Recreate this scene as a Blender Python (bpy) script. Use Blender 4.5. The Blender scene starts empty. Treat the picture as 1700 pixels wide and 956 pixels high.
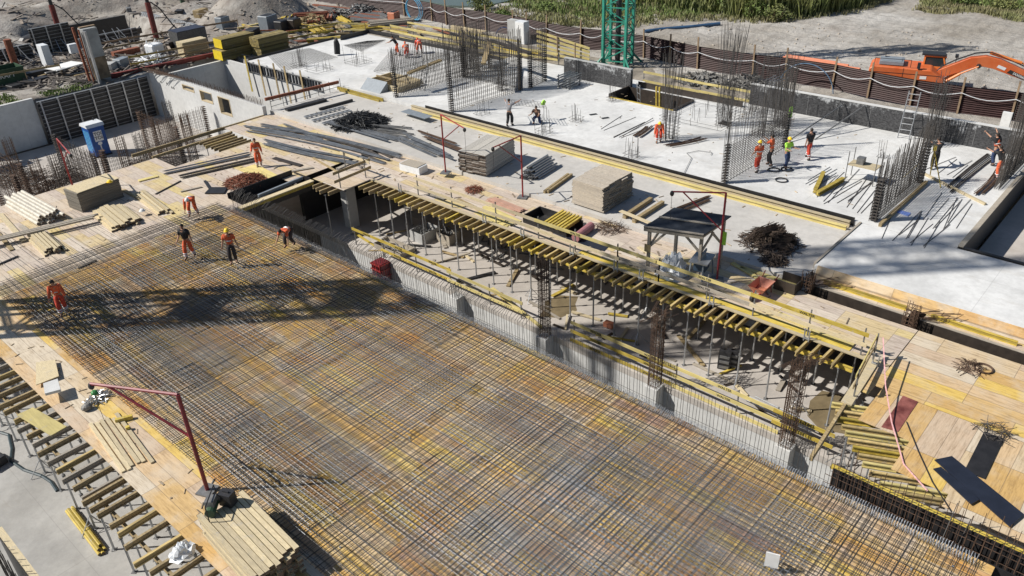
import bpy, bmesh, math, random
from mathutils import Vector, Matrix
random.seed(7)
R_ = math.radians
C = bpy.context.scene.collection
# ---------------------------------------------------------------- camera
F_PX = 1328.0; HC = 17.0
def _d(px, py): return Vector((px - 850.0, -(py - 478.0), -F_PX))
_X = _d(2250, -360).normalized(); _Y = _d(-832, -228).normalized()
_Y = (_Y - _X * _X.dot(_Y)).normalized(); _Z = _X.cross(_Y)
RW = Matrix((_X, _Y, _Z))
def at(px, py, z=0.0):
    "point of the horizontal plane z seen at photo pixel px,py"
    v = RW @ _d(px, py); t = (z - HC) / v.z
    return Vector((v.x * t, v.y * t, z))
def proj(w):
    q = RW.transposed() @ (Vector(w) - Vector((0, 0, HC)))
    return 850 + F_PX * q.x / -q.z, 478 - F_PX * q.y / -q.z
def htop(w, py):
    "height of the upright standing at w whose top is seen at row py"
    lo, hi = 0.0, 12.0
    for _ in range(40):
        m = (lo + hi) / 2
        if proj((w[0], w[1], w[2] + m))[1] > py: lo = m
        else: hi = m
    return lo
cam = bpy.data.objects.new('camera', bpy.data.cameras.new('camera')); C.objects.link(cam)
cam.matrix_world = Matrix.Translation((0, 0, HC)) @ RW.to_4x4()
cam.data.sensor_width = 36; cam.data.lens = 36 * F_PX / 1700.0
cam.data.clip_start = .5; cam.data.clip_end = 4000
sc = bpy.context.scene; sc.camera = cam
# ---------------------------------------------------------------- light
SUN_EL, SUN_AZ = 43.0, 135.0          # the sun stands towards -X +Y
w = bpy.data.worlds.new('World'); sc.world = w; w.use_nodes = True
nt = w.node_tree; bg = nt.nodes['Background']
sky = nt.nodes.new('ShaderNodeTexSky'); sky.sky_type = 'NISHITA'; sky.sun_disc = False
sky.sun_elevation = R_(SUN_EL); sky.sun_rotation = R_(90 - SUN_AZ)
sky.air_density = 1.0; sky.dust_density = .6
nt.links.new(sky.outputs[0], bg.inputs[0]); bg.inputs[1].default_value = .06
sd = Vector((math.cos(R_(SUN_AZ)) * math.cos(R_(SUN_EL)), math.sin(R_(SUN_AZ)) * math.cos(R_(SUN_EL)), math.sin(R_(SUN_EL))))
sl = bpy.data.lights.new('sun', 'SUN'); sl.energy = 4.9; sl.angle = R_(.5); sl.color = (1, .955, .88)
so = bpy.data.objects.new('sun', sl); C.objects.link(so); so.rotation_euler = sd.to_track_quat('Z', 'Y').to_euler()
so.location = (-20, 20, 60)
sc.view_settings.view_transform = 'Standard'; sc.view_settings.look = 'None'
sc.view_settings.exposure = 0.2; sc.view_settings.gamma = 1
# ---------------------------------------------------------------- materials
MATS = {}
def mat(name, col, rough=.8, var=.12, scale=2.0, metal=0.0, col2=None, bump=0.0, detail=6, stretch=None, dark=None, island=0.0):
    if name in MATS: return MATS[name]
    m = bpy.data.materials.new(name); m.use_nodes = True; MATS[name] = m
    N = m.node_tree.nodes; L = m.node_tree.links; b = N['Principled BSDF']
    b.inputs['Roughness'].default_value = rough; b.inputs['Metallic'].default_value = metal
    geo = N.new('ShaderNodeNewGeometry'); src = geo.outputs['Position']
    if stretch:
        mp = N.new('ShaderNodeMapping'); mp.inputs['Scale'].default_value = stretch
        L.new(src, mp.inputs[0]); src = mp.outputs[0]
    n = N.new('ShaderNodeTexNoise'); n.inputs['Scale'].default_value = scale; n.inputs['Detail'].default_value = detail
    n.inputs['Roughness'].default_value = .62
    L.new(src, n.inputs['Vector'])
    cr = N.new('ShaderNodeValToRGB'); e = cr.color_ramp.elements
    c2 = col2 or tuple(min(1, c * (1 + var)) for c in col)
    c1 = dark or tuple(c * (1 - var) for c in col)
    e[0].position = .32; e[0].color = (*c1, 1); e[1].position = .68; e[1].color = (*c2, 1)
    L.new(n.outputs['Fac'], cr.inputs[0]); out = cr.outputs[0]
    if island:
        sn = N.new('ShaderNodeTexNoise'); sn.inputs['Scale'].default_value = 3.3; sn.inputs['Detail'].default_value = 9; sn.inputs['Roughness'].default_value = .75; L.new(geo.outputs['Position'], sn.inputs['Vector'])
        sr = N.new('ShaderNodeValToRGB'); se = sr.color_ramp.elements; se[0].position = .56; se[0].color = (0, 0, 0, 1); se[1].position = .66; se[1].color = (.55, .55, .55, 1); L.new(sn.outputs['Fac'], sr.inputs[0])
        sx = N.new('ShaderNodeMix'); sx.data_type = 'RGBA'; L.new(sr.outputs[0], sx.inputs[0]); L.new(out, sx.inputs[6]); sx.inputs[7].default_value = (.40, .385, .355, 1); out = sx.outputs[2]
        oi = N.new('ShaderNodeObjectInfo'); ad = N.new('ShaderNodeMath'); ad.operation = 'ADD'; L.new(geo.outputs['Random Per Island'], ad.inputs[0]); L.new(oi.outputs['Random'], ad.inputs[1])
        fr = N.new('ShaderNodeMath'); fr.operation = 'FRACT'; L.new(ad.outputs[0], fr.inputs[0])
        r2 = N.new('ShaderNodeValToRGB'); e2 = r2.color_ramp.elements; e2[0].color = (1 - island, 1 - island, 1 - island * .9, 1); e2[1].color = (1 + island * .6, 1 + island * .55, 1 + island * .5, 1)
        L.new(fr.outputs[0], r2.inputs[0]); mx = N.new('ShaderNodeMix'); mx.data_type = 'RGBA'; mx.blend_type = 'MULTIPLY'; mx.inputs[0].default_value = 1; L.new(out, mx.inputs[6]); L.new(r2.outputs[0], mx.inputs[7]); out = mx.outputs[2]
    L.new(out, b.inputs['Base Color'])
    if bump:
        bn = N.new('ShaderNodeTexNoise'); bn.inputs['Scale'].default_value = scale * 4; bn.inputs['Detail'].default_value = 8
        L.new(src, bn.inputs['Vector'])
        bp = N.new('ShaderNodeBump'); bp.inputs['Strength'].default_value = bump; bp.inputs['Distance'].default_value = .05
        L.new(bn.outputs['Fac'], bp.inputs['Height']); L.new(bp.outputs[0], b.inputs['Normal'])
    return m
def math_(N, L, op, a, b=None, c=None):
    n = N.new('ShaderNodeMath'); n.operation = op
    for i, v in enumerate((a, b, c)):
        if v is None: continue
        if isinstance(v, (int, float)): n.inputs[i].default_value = v
        else: L.new(v, n.inputs[i])
    return n.outputs[0]
def mixc(N, L, fac, a, b, mode='MIX'):
    n = N.new('ShaderNodeMix'); n.data_type = 'RGBA'; n.blend_type = mode
    for k, v in ((0, fac), (6, a), (7, b)):
        if isinstance(v, (int, float)): n.inputs[k].default_value = v
        elif isinstance(v, tuple): n.inputs[k].default_value = (*v, 1)
        else: L.new(v, n.inputs[k])
    return n.outputs[2]
def noise(N, L, vec, scale, detail=5, rough=.6, stretch=None):
    if stretch:
        mp = N.new('ShaderNodeMapping'); mp.inputs['Scale'].default_value = stretch; L.new(vec, mp.inputs[0]); vec = mp.outputs[0]
    n = N.new('ShaderNodeTexNoise'); n.inputs['Scale'].default_value = scale; n.inputs['Detail'].default_value = detail
    n.inputs['Roughness'].default_value = rough; L.new(vec, n.inputs['Vector']); return n.outputs['Fac']
def ramp(N, L, fac, stops, interp='LINEAR'):
    cr = N.new('ShaderNodeValToRGB'); cr.color_ramp.interpolation = interp; e = cr.color_ramp.elements
    while len(e) < len(stops): e.new(.5)
    for i, (p, c) in enumerate(stops):
        e[i].position = p; e[i].color = (*c, 1) if len(c) == 3 else c
    L.new(fac, cr.inputs[0]); return cr.outputs[0]
PLY = [(0, (.62, .49, .33)), (.12, (.64, .38, .12)), (.24, (.66, .57, .45)), (.36, (.64, .36, .09)), (.47, (.58, .46, .31)),
       (.57, (.56, .28, .07)), (.66, (.68, .48, .13)), (.77, (.46, .32, .22)), (.87, (.64, .57, .47)), (.94, (.74, .56, .10)), (.985, (.34, .14, .11))]
PLY_PALE = [(0, (.56, .47, .37)), (.2, (.55, .45, .33)), (.36, (.60, .53, .45)), (.52, (.57, .46, .27)), (.62, (.54, .46, .39)), (.8, (.60, .49, .24)), (.88, (.50, .43, .37))]
PLY_MID = [(0, (.58, .46, .30)), (.16, (.58, .40, .18)), (.3, (.60, .52, .40)), (.45, (.55, .36, .14)), (.57, (.60, .44, .26)), (.7, (.66, .47, .13)), (.85, (.54, .42, .30))]
def ply_mat(name, pal, lx=.5, ly=2.0, swap=False, wear=.5, zone=0.0):
    "formwork sheets: every sheet its own tint, worn patches, thin dark seams"
    if name in MATS: return MATS[name]
    m = bpy.data.materials.new(name); m.use_nodes = True; MATS[name] = m
    N = m.node_tree.nodes; L = m.node_tree.links; b = N['Principled BSDF']; b.inputs['Roughness'].default_value = .7
    geo = N.new('ShaderNodeNewGeometry'); sp = N.new('ShaderNodeSeparateXYZ'); L.new(geo.outputs['Position'], sp.inputs[0])
    x, y = (sp.outputs[1], sp.outputs[0]) if swap else (sp.outputs[0], sp.outputs[1])
    u = math_(N, L, 'DIVIDE', x, lx); fu = math_(N, L, 'FLOOR', u)
    off = math_(N, L, 'MULTIPLY', math_(N, L, 'FLOOR', math_(N, L, 'DIVIDE', fu, 4.0)), .37)
    v = math_(N, L, 'ADD', math_(N, L, 'DIVIDE', y, ly), off); fv = math_(N, L, 'FLOOR', v)
    cb = N.new('ShaderNodeCombineXYZ'); L.new(fu, cb.inputs[0]); L.new(fv, cb.inputs[1])
    wn = N.new('ShaderNodeTexWhiteNoise'); wn.noise_dimensions = '2D'; L.new(cb.outputs[0], wn.inputs['Vector'])
    base = ramp(N, L, wn.outputs['Value'], pal, 'CONSTANT')
    st = (1, 9, 1) if swap else (9, 1, 1)
    g = noise(N, L, geo.outputs['Position'], 1.4, 8, .75, st)
    col = mixc(N, L, 1.0, base, ramp(N, L, g, [(.34, (.62, .56, .50)), (.5, (.98, .96, .94)), (.66, (1.15, 1.13, 1.12))]), 'MULTIPLY')
    pn = noise(N, L, geo.outputs['Position'], .9, 7, .65)
    col = mixc(N, L, math_(N, L, 'MULTIPLY', ramp(N, L, pn, [(.47, (0, 0, 0)), (.66, (1, 1, 1))]), wear), col, (.60, .53, .43))
    if zone:
        zn = noise(N, L, geo.outputs['Position'], .36, 4, .6, (1, .7, 1)); zc = ramp(N, L, zn, [(.30, (.50, .45, .40)), (.38, (.60, .31, .09)), (.44, (.60, .47, .30)), (.50, (.68, .44, .11)), (.55, (.54, .44, .34)), (.60, (.62, .40, .16)), (.66, (.58, .25, .06)), (.74, (.34, .21, .12))])
        col = mixc(N, L, zone, col, mixc(N, L, 1.0, zc, ramp(N, L, g, [(.3, (.70, .68, .66)), (.7, (1.15, 1.12, 1.1))]), 'MULTIPLY'))
    st2 = noise(N, L, geo.outputs['Position'], 2.3, 5, .6)
    col = mixc(N, L, math_(N, L, 'MULTIPLY', ramp(N, L, st2, [(.6, (0, 0, 0)), (.75, (1, 1, 1))]), .4), col, (.26, .17, .09))
    def seam(c, wd):
        f = math_(N, L, 'FRACT', c); return math_(N, L, 'GREATER_THAN', math_(N, L, 'ABSOLUTE', math_(N, L, 'SUBTRACT', f, .5)), .5 - wd)
    s = math_(N, L, 'MAXIMUM', seam(u, .018), seam(v, .005))
    col = mixc(N, L, math_(N, L, 'MULTIPLY', s, .55), col, (.14, .10, .07))
    L.new(col, b.inputs['Base Color']); return m
def slab_mat(name, base, stain=.25):
    if name in MATS: return MATS[name]
    m = bpy.data.materials.new(name); m.use_nodes = True; MATS[name] = m
    N = m.node_tree.nodes; L = m.node_tree.links; b = N['Principled BSDF']; b.inputs['Roughness'].default_value = .85
    g = N.new('ShaderNodeNewGeometry').outputs['Position']
    a = noise(N, L, g, .35, 7, .65); c = noise(N, L, g, 3.0, 8, .7); d = noise(N, L, g, .12, 3, .5)
    col = mixc(N, L, 1.0, ramp(N, L, a, [(.3, tuple(v * (1 - stain) for v in base)), (.62, base)]), ramp(N, L, c, [(.3, (.86, .86, .86)), (.6, (1.03, 1.03, 1.03))]), 'MULTIPLY')
    col = mixc(N, L, math_(N, L, 'MULTIPLY', ramp(N, L, d, [(.5, (0, 0, 0)), (.62, (1, 1, 1))]), stain * 1.3), col, tuple(v * f for v, f in zip(base, (.74, .72, .68))))
    e = noise(N, L, g, .9, 9, .78, (1, .35, 1)); col = mixc(N, L, math_(N, L, 'MULTIPLY', ramp(N, L, e, [(.56, (0, 0, 0)), (.64, (1, 1, 1))]), stain * 1.1), col, tuple(v * f for v, f in zip(base, (.62, .58, .52))))
    wv = N.new('ShaderNodeTexWave'); wv.inputs['Scale'].default_value = .9; wv.inputs['Distortion'].default_value = 14; wv.inputs['Detail'].default_value = 4; L.new(g, wv.inputs['Vector'])
    col = mixc(N, L, math_(N, L, 'MULTIPLY', ramp(N, L, wv.outputs['Fac'], [(.0, (1, 1, 1)), (.05, (0, 0, 0))]), stain * .55), col, tuple(v * .72 for v in base))
    sp = N.new('ShaderNodeSeparateXYZ'); L.new(g, sp.inputs[0])
    def joint(c, w): return math_(N, L, 'LESS_THAN', math_(N, L, 'ABSOLUTE', math_(N, L, 'SUBTRACT', math_(N, L, 'FRACT', math_(N, L, 'DIVIDE', c, w)), .5)), .0016)
    col = mixc(N, L, math_(N, L, 'MULTIPLY', math_(N, L, 'MAXIMUM', joint(sp.outputs[0], 7.3), joint(sp.outputs[1], 9.1)), .35), col, tuple(v * .5 for v in base))
    L.new(col, b.inputs['Base Color'])
    bp = N.new('ShaderNodeBump'); bp.inputs['Strength'].default_value = .25; bp.inputs['Distance'].default_value = .03
    L.new(c, bp.inputs['Height']); L.new(bp.outputs[0], b.inputs['Normal'])
    return m
M_SLAB = slab_mat('concrete_fresh', (.70, .70, .69), .27)
M_STRIP = slab_mat('concrete_grey', (.55, .53, .50), .22)
M_FLOOR = slab_mat('concrete_floor', (.53, .49, .45), .3)
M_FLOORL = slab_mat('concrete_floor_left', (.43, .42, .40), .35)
M_FLOORSHADE = slab_mat('concrete_floor_shade', (.13, .12, .11), .3)  # darker copy of the floor, under-deck shade put into its colour
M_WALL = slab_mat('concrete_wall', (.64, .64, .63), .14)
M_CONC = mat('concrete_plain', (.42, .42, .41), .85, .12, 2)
M_DECK = ply_mat('ply_worn', PLY, .5, 2.0, False, .25, .55)
M_DECKR = ply_mat('ply_right', PLY_MID, .62, 2.5, False, .45)
M_DECKN = ply_mat('ply_near', PLY_MID, .62, 2.5, True, .3)
M_DECKL = ply_mat('ply_left', PLY_MID, .52, 2.2, False, .5)
M_DECKP = ply_mat('ply_pale', PLY_PALE, .5, 2.0)
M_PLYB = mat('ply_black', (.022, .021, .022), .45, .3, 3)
M_PLYD = mat('ply_brown', (.045, .035, .028), .5, .3, 3)
M_FORMB = mat('form_board_dark', (.035, .035, .038), .6, .5, 1.6, col2=(.10, .10, .105))
M_REB = mat('rebar_grey', (.060, .056, .054), .65, .35, 4)
M_REBM = mat('rebar_mat_bars', (.048, .043, .040), .6, .45, .35)
M_JST = mat('joist_tan', (.46, .35, .15), .7, .25, 3, stretch=(.7, 3, 3), island=.42)
M_REBB = mat('rebar_blue', (.15, .165, .185), .5, .35, 1.5, metal=.15, island=.25)
M_REBR = mat('rebar_rust', (.085, .05, .032), .8, .45, 3)
M_REBD = mat('rebar_dark', (.068, .060, .054), .65, .45, 1.2)
M_STRAP = mat('edge_wire', (.42, .44, .47), .4, .3, 8, metal=.4)
M_YEL = mat('beam_yellow', (.50, .36, .045), .6, .28, 3, col2=(.62, .48, .10), stretch=(3, .6, 3), island=.38)
M_YELP = mat('beam_yellow_pale', (.60, .50, .20), .65, .18, 2.5, stretch=(3, .5, 3), island=.22)
M_BRN = mat('beam_weathered', (.33, .25, .13), .75, .35, 4, stretch=(4, .8, 4), island=.22)
M_PLANK = mat('plank_pale', (.56, .47, .30), .75, .2, 5, stretch=(8, 1, 8), island=.22)
M_PLANKG = mat('plank_grey', (.36, .32, .26), .85, .25, 5, stretch=(6, 1, 6), island=.22)
M_PLANKX = mat('plank_cross', (.54, .44, .28), .75, .2, 5, stretch=(1, 8, 8), island=.22)
M_ENDS = mat('plank_ends', (.13, .10, .08), .9, .5, 14)
M_STEEL = mat('steel_galv', (.42, .43, .44), .4, .15, 5, metal=.6)
M_STEELD = mat('steel_dull', (.20, .20, .20), .5, .25, 5, metal=.4)
M_RED = mat('paint_red', (.30, .03, .03), .5, .3, 3)
M_REDC = mat('casing_red', (.17, .035, .028), .7, .4, 1.5)
M_REDD = mat('paint_maroon', (.20, .02, .03), .5, .3, 3)
M_ORG = mat('hivis_orange', (.66, .12, .045), .85, .4, 7, bump=.5)
M_ORGR = mat('hivis_red', (.56, .065, .035), .85, .4, 7, bump=.5)
M_BLACK = mat('cloth_black', (.02, .02, .022), .8, .2, 8)
M_NAVY = mat('cloth_navy', (.03, .05, .12), .8, .2, 8)
M_GREYC = mat('cloth_grey', (.28, .28, .30), .8, .15, 8)
M_DKOV = mat('cloth_dark_overall', (.045, .035, .035), .8, .2, 8)
M_LIME = mat('hivis_lime', (.42, .80, .08), .7, .1, 8)
M_SKIN = mat('skin', (.42, .23, .15), .6, .08, 8)
M_HAIR = mat('hair_dark', (.02, .014, .01), .7, .2, 20)
M_HELM = mat('helmet_yellow', (.85, .58, .03), .35, .05, 5)
M_HELMW = mat('helmet_white', (.75, .75, .73), .35, .05, 5)
M_BOOT = mat('boot_leather', (.03, .025, .022), .7, .2, 8)
M_REFL = mat('reflective_tape', (.62, .63, .64), .4, .05, 8)
M_GREEN = mat('crane_green', (.03, .24, .17), .45, .2, 2)
M_EXO = mat('excavator_orange', (.66, .115, .022), .5, .15, 1.1, col2=(.62, .17, .06))
M_EXO2 = mat('excavator_orange_pale', (.74, .22, .05), .4, .1, 2)
M_DARK = mat('machine_dark', (.025, .025, .028), .5, .3, 5)
M_GLASS = mat('dark_glass', (.03, .04, .045), .1, .1, 5)
M_GREY = mat('paint_grey', (.22, .25, .28), .5, .12, 4)
M_WHITE = mat('paint_white', (.78, .78, .77), .5, .06, 4)
M_SAND = mat('sand', (.42, .37, .31), .95, .2, .8, bump=.6)
M_BLUE = mat('plastic_blue', (.012, .075, .29), .45, .12, 2)
M_BLUEL = mat('plastic_lightblue', (.12, .42, .66), .4, .1, 4)
M_WCASE = mat('plastic_white', (.72, .74, .76), .4, .08, 4)
M_CONT = mat('container_green', (.035, .075, .04), .6, .3, 2)
M_PINK = mat('roll_pink', (.36, .16, .17), .6, .15, 5)
M_PIPE = mat('pipe_salmon', (.62, .23, .13), .5, .12, 3)
M_RUST = mat('rusty_steel', (.22, .075, .04), .8, .4, 6)
M_ROOF = mat('roof_felt', (.028, .033, .042), .55, .4, 2.2)
M_TARP = mat('tarp_dark', (.09, .085, .08), .6, .5, 1.5, col2=(.28, .27, .25), bump=.8)
M_WPOST = mat('post_weathered', (.27, .19, .12), .85, .25, 5)
M_FENCE = mat('fence_maroon', (.042, .017, .016), .5, .3, 1.2)
M_SIDEP = mat('panel_edges', (.19, .17, .14), .85, .35, 1.0, stretch=(.4, .4, 40))
M_TEXT = mat('ink_black', (.02, .02, .02), .7, 0, 1)
M_STRAW = mat('wire_tangle', (.085, .06, .045), .8, .45, 6)
M_FOL = mat('leaf_green', (.17, .23, .06), .8, .4, 1.2, dark=(.10, .14, .035), island=.3)
M_FOLD = mat('leaf_reed', (.12, .18, .04), .8, .4, .5, col2=(.24, .25, .08), island=.35)
M_FOLB = mat('leaf_dry', (.34, .29, .16), .85, .3, .35, col2=(.24, .26, .10), island=.3)
# ---------------------------------------------------------------- mesh helpers
class MB:
    def __init__(s): s.v = []; s.f = []
    def add(s, vs, fs):
        o = len(s.v); s.v += [tuple(v) for v in vs]; s.f += [tuple(i + o for i in f) for f in fs]; return s
    def box(s, c, d, rz=0.0, m=None):
        cx, cy, cz = c; hx, hy, hz = d[0] / 2, d[1] / 2, d[2] / 2; co, si = math.cos(rz), math.sin(rz); vs = []
        for z in (-hz, hz):
            for x, y in ((-hx, -hy), (hx, -hy), (hx, hy), (-hx, hy)):
                vs.append((cx + x * co - y * si, cy + x * si + y * co, cz + z))
        return s.add(vs, [(3, 2, 1, 0), (4, 5, 6, 7), (0, 1, 5, 4), (1, 2, 6, 5), (2, 3, 7, 6), (3, 0, 4, 7)])
    def bx(s, x0, x1, y0, y1, z0, z1): return s.box(((x0 + x1) / 2, (y0 + y1) / 2, (z0 + z1) / 2), (abs(x1 - x0), abs(y1 - y0), abs(z1 - z0)))
    def beam(s, p, q, wd, h, up=(0, 0, 1)):
        p, q = Vector(p), Vector(q); d = (q - p).normalized(); u = Vector(up)
        if abs(d.dot(u)) > .98: u = Vector((1, 0, 0))
        a = d.cross(u).normalized(); b = a.cross(d).normalized(); vs = []
        for e in (p, q):
            for i, j in ((-1, -1), (1, -1), (1, 1), (-1, 1)): vs.append(e + a * (wd / 2 * i) + b * (h / 2 * j))
        return s.add(vs, [(0, 1, 2, 3), (7, 6, 5, 4), (0, 4, 5, 1), (1, 5, 6, 2), (2, 6, 7, 3), (3, 7, 4, 0)])
    def rod(s, p, q, r, n=4, r2=None, cap=True):
        p, q = Vector(p), Vector(q); r2 = r if r2 is None else r2; d = (q - p)
        if d.length < 1e-6: return s
        d.normalize(); u = Vector((0, 0, 1)) if abs(d.z) < .9 else Vector((1, 0, 0))
        a = d.cross(u).normalized(); b = a.cross(d); vs = []
        for e, rr in ((p, r), (q, r2)):
            for k in range(n):
                t = 2 * math.pi * (k + .5) / n; vs.append(e + a * (rr * math.cos(t)) + b * (rr * math.sin(t)))
        fs = [(k, (k + 1) % n, n + (k + 1) % n, n + k) for k in range(n)]
        if cap: fs += [tuple(range(n - 1, -1, -1)), tuple(range(n, 2 * n))]
        return s.add(vs, fs)
    def path(s, pts, r, n=5):
        for a, b in zip(pts[:-1], pts[1:]): s.rod(a, b, r, n)
        return s
    def ibeam(s, p, q, wd=.08, h=.2, fl=.04):
        p, q = Vector(p), Vector(q); up = Vector((0, 0, 1))
        s.beam(p + up * (h / 2 - fl / 2), q + up * (h / 2 - fl / 2), wd, fl); s.beam(p - up * (h / 2 - fl / 2), q - up * (h / 2 - fl / 2), wd, fl)
        return s.beam(p, q, wd * .38, h - 2 * fl - .002)
    def prism(s, pts, t, axis='z', base=0.0):
        "polygon pts (u,v) extruded along axis from base to base+t"
        n = len(pts); vs = []
        for e in (base, base + t):
            for u, v in pts: vs.append({'z': (u, v, e), 'y': (u, e, v), 'x': (e, u, v)}[axis])
        return s.add(vs, [tuple(range(n - 1, -1, -1)), tuple(range(n, 2 * n))] + [(i, (i + 1) % n, n + (i + 1) % n, n + i) for i in range(n)])
    def ell(s, c, r, nu=12, nv=8, v0=0.0, v1=1.0):
        vs, fs = [], []
        for j in range(nv + 1):
            t = math.pi * (v0 + (v1 - v0) * j / nv)
            for i in range(nu):
                a = 2 * math.pi * i / nu; vs.append((c[0] + r[0] * math.sin(t) * math.cos(a), c[1] + r[1] * math.sin(t) * math.sin(a), c[2] + r[2] * math.cos(t)))
        for j in range(nv):
            for i in range(nu): fs.append((j * nu + i, (j + 1) * nu + i, (j + 1) * nu + (i + 1) % nu, j * nu + (i + 1) % nu))
        return s.add(vs, fs)
    def build(s, name, m, parent=None, local=False, loc=None, smooth=False, bevel=0, extra=None):
        off = Vector((0, 0, 0))
        if parent is not None and not local: off = wloc(parent)
        if loc is not None: off = Vector(loc)
        nf = len(s.f)
        if extra: s.add(extra[0].v, extra[0].f)
        me = bpy.data.meshes.new(name); me.from_pydata([tuple(Vector(v) - off) for v in s.v], [], s.f)
        if extra:
            me.polygons.foreach_set('material_index', [0] * nf + [1] * (len(s.f) - nf))
        bm = bmesh.new(); bm.from_mesh(me); bmesh.ops.recalc_face_normals(bm, faces=bm.faces)
        bm.to_mesh(me); bm.free(); me.materials.append(m)
        if extra: me.materials.append(extra[1])
        if smooth:
            for p in me.polygons: p.use_smooth = True
        o = bpy.data.objects.new(name, me); C.objects.link(o)
        if parent is not None: o.parent = parent
        if loc is not None: o.location = loc
        if bevel:
            b = o.modifiers.new('bevel', 'BEVEL'); b.width = bevel; b.segments = 1; b.limit_method = 'ANGLE'
        return o
def wloc(o):
    v = o.location.copy()
    if o.parent: v += wloc(o.parent)
    return v
def tag(o, label, cat, group=None):
    o['label'] = label; o['category'] = cat
    if group: o['group'] = group
    return o
def struct(o, kind='structure'): o['kind'] = kind; return o
def thing(name, label, cat, loc=(0, 0, 0), rz=0.0, group=None):
    o = bpy.data.objects.new(name, None); C.objects.link(o); o.location = loc; o.rotation_euler = (0, 0, rz)
    o.empty_display_size = .2
    return tag(o, label, cat, group)
def solo(name, label, cat, mb, m, group=None, smooth=False, loc=None, bevel=0):
    if loc is None:
        xs = [v[0] for v in mb.v]; ys = [v[1] for v in mb.v]; zs = [v[2] for v in mb.v]
        loc = ((min(xs) + max(xs)) / 2, (min(ys) + max(ys)) / 2, min(zs))
    return tag(mb.build(name, m, None, loc=loc, smooth=smooth, bevel=bevel), label, cat, group)
def dup(root, loc, rz=0.0, label=None, group=None):
    r = root.copy(); C.objects.link(r); r.location = loc; r.rotation_euler = (0, 0, rz)
    if label: r['label'] = label
    if group: r['group'] = group
    for ch in list(root.children):
        c = ch.copy(); C.objects.link(c); c.parent = r
        for g in list(ch.children):
            d = g.copy(); C.objects.link(d); d.parent = c
    return r
ONES = 'first second third fourth fifth sixth seventh eighth ninth tenth eleventh twelfth thirteenth fourteenth fifteenth sixteenth seventeenth eighteenth nineteenth'.split()
def nth(i):
    if i < 19: return ONES[i]
    t, u = divmod(i + 1, 10); tens = {2: 'twent', 3: 'thirt', 4: 'fort', 5: 'fift', 6: 'sixt', 7: 'sevent'}[t]
    return tens + 'ieth' if u == 0 else tens + 'y-' + ONES[u - 1]
def lettering(parent, text, size, loc, ax, ay, m, name='lettering', depth=.004):
    "raised text: ax, ay are its reading and up directions; loc relative to the parent"
    cu = bpy.data.curves.new(name, 'FONT'); cu.body = text; cu.size = size; cu.extrude = depth; cu.align_x = 'CENTER'; cu.align_y = 'CENTER'; cu.offset = size * .012
    t = bpy.data.objects.new(name, cu); C.objects.link(t); bpy.context.view_layer.update()
    me = bpy.data.meshes.new_from_object(t.evaluated_get(bpy.context.evaluated_depsgraph_get()))
    bpy.data.objects.remove(t); bpy.data.curves.remove(cu)
    ax, ay = Vector(ax).normalized(), Vector(ay).normalized(); az = ax.cross(ay)
    M = Matrix((ax, ay, az)).transposed().to_4x4(); M.translation = Vector(loc); me.transform(M)
    me.materials.clear(); me.materials.append(m); me.name = name
    o = bpy.data.objects.new(name, me); C.objects.link(o); o.parent = parent; return o
def jit(a): return random.uniform(-a, a)
def bundle_mb(p, q, wd, h, n, r=.012, curve=0.0, segs=3, spread=.15):
    "bars lying in a few loose sheaves from p to q"
    mb = MB(); p, q = Vector(p), Vector(q); d = (q - p); L = d.length; d.normalize(); a = Vector((-d.y, d.x, 0)); ns = max(1, int(wd / .22)); per = max(2, int(n * .75 / ns))
    for s_ in range(ns):
        c0 = wd * ((s_ + .5) / ns - .5) + jit(.06); c1 = c0 + jit(.16) * wd; sh = jit(spread) * 1.5; zz = r + random.random() * h * .7; cv = curve * random.uniform(.7, 1.2)
        for i in range(per):
            o = jit(.085); z = zz + abs(jit(.05)); sx = sh + jit(.12); b = jit(.03); pts = []
            for k in range(segs + 1):
                t = k / segs; pts.append(p + d * (L * t + sx) + a * (c0 + (c1 - c0) * t + o + b * t + cv * math.sin(math.pi * t)) + Vector((0, 0, z)))
            mb.path(pts, r, 4)
    return mb
def crumple(c, rx, ry, rz_, seed, n=14):
    rnd = random.Random(seed); mb = MB(); rings = n // 2; vs = [(c[0], c[1], c[2] + rz_)]
    for j in range(1, rings + 1):
        t = math.pi * .5 * j / rings
        for i in range(n): a = 6.2832 * i / n; k = 1 + rnd.uniform(-.28, .22); vs.append((c[0] + rx * k * math.sin(t) * math.cos(a), c[1] + ry * k * math.sin(t) * math.sin(a), c[2] + max(0, rz_ * math.cos(t) * rnd.uniform(.5, 1.25))))
    fs = [(0, 1 + i, 1 + (i + 1) % n) for i in range(n)] + [(1 + (j - 1) * n + i, 1 + j * n + i, 1 + j * n + (i + 1) % n, 1 + (j - 1) * n + (i + 1) % n) for j in range(1, rings) for i in range(n)]
    return mb.add(vs, fs)
def tangle_mb(c, rad, h, n, r=.012, ln=.8, seed=1):
    rnd = random.Random(seed); mb = MB()
    for i in range(n):
        a = rnd.uniform(0, 6.28); rr = rad * math.sqrt(rnd.random()); x = c[0] + rr * math.cos(a); y = c[1] + rr * math.sin(a)
        z = c[2] + r + rnd.random() * h * max(.06, 1 - (rr / rad) ** 1.5); t = rnd.uniform(0, 6.28); e = rnd.uniform(-.35, .45); l = ln * rnd.uniform(.5, 1)
        dv = Vector((math.cos(t) * math.cos(e), math.sin(t) * math.cos(e), math.sin(e))) * l * .5; p = Vector((x, y, z))
        a1 = p - dv; b1 = p + dv; a1.z = max(a1.z, c[2] + r); b1.z = max(b1.z, c[2] + r); mid = p + Vector((rnd.uniform(-.1, .1), rnd.uniform(-.1, .1), rnd.uniform(0, .1))) * ln
        mb.path([a1, mid, b1], r, 3)
    return mb
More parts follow.
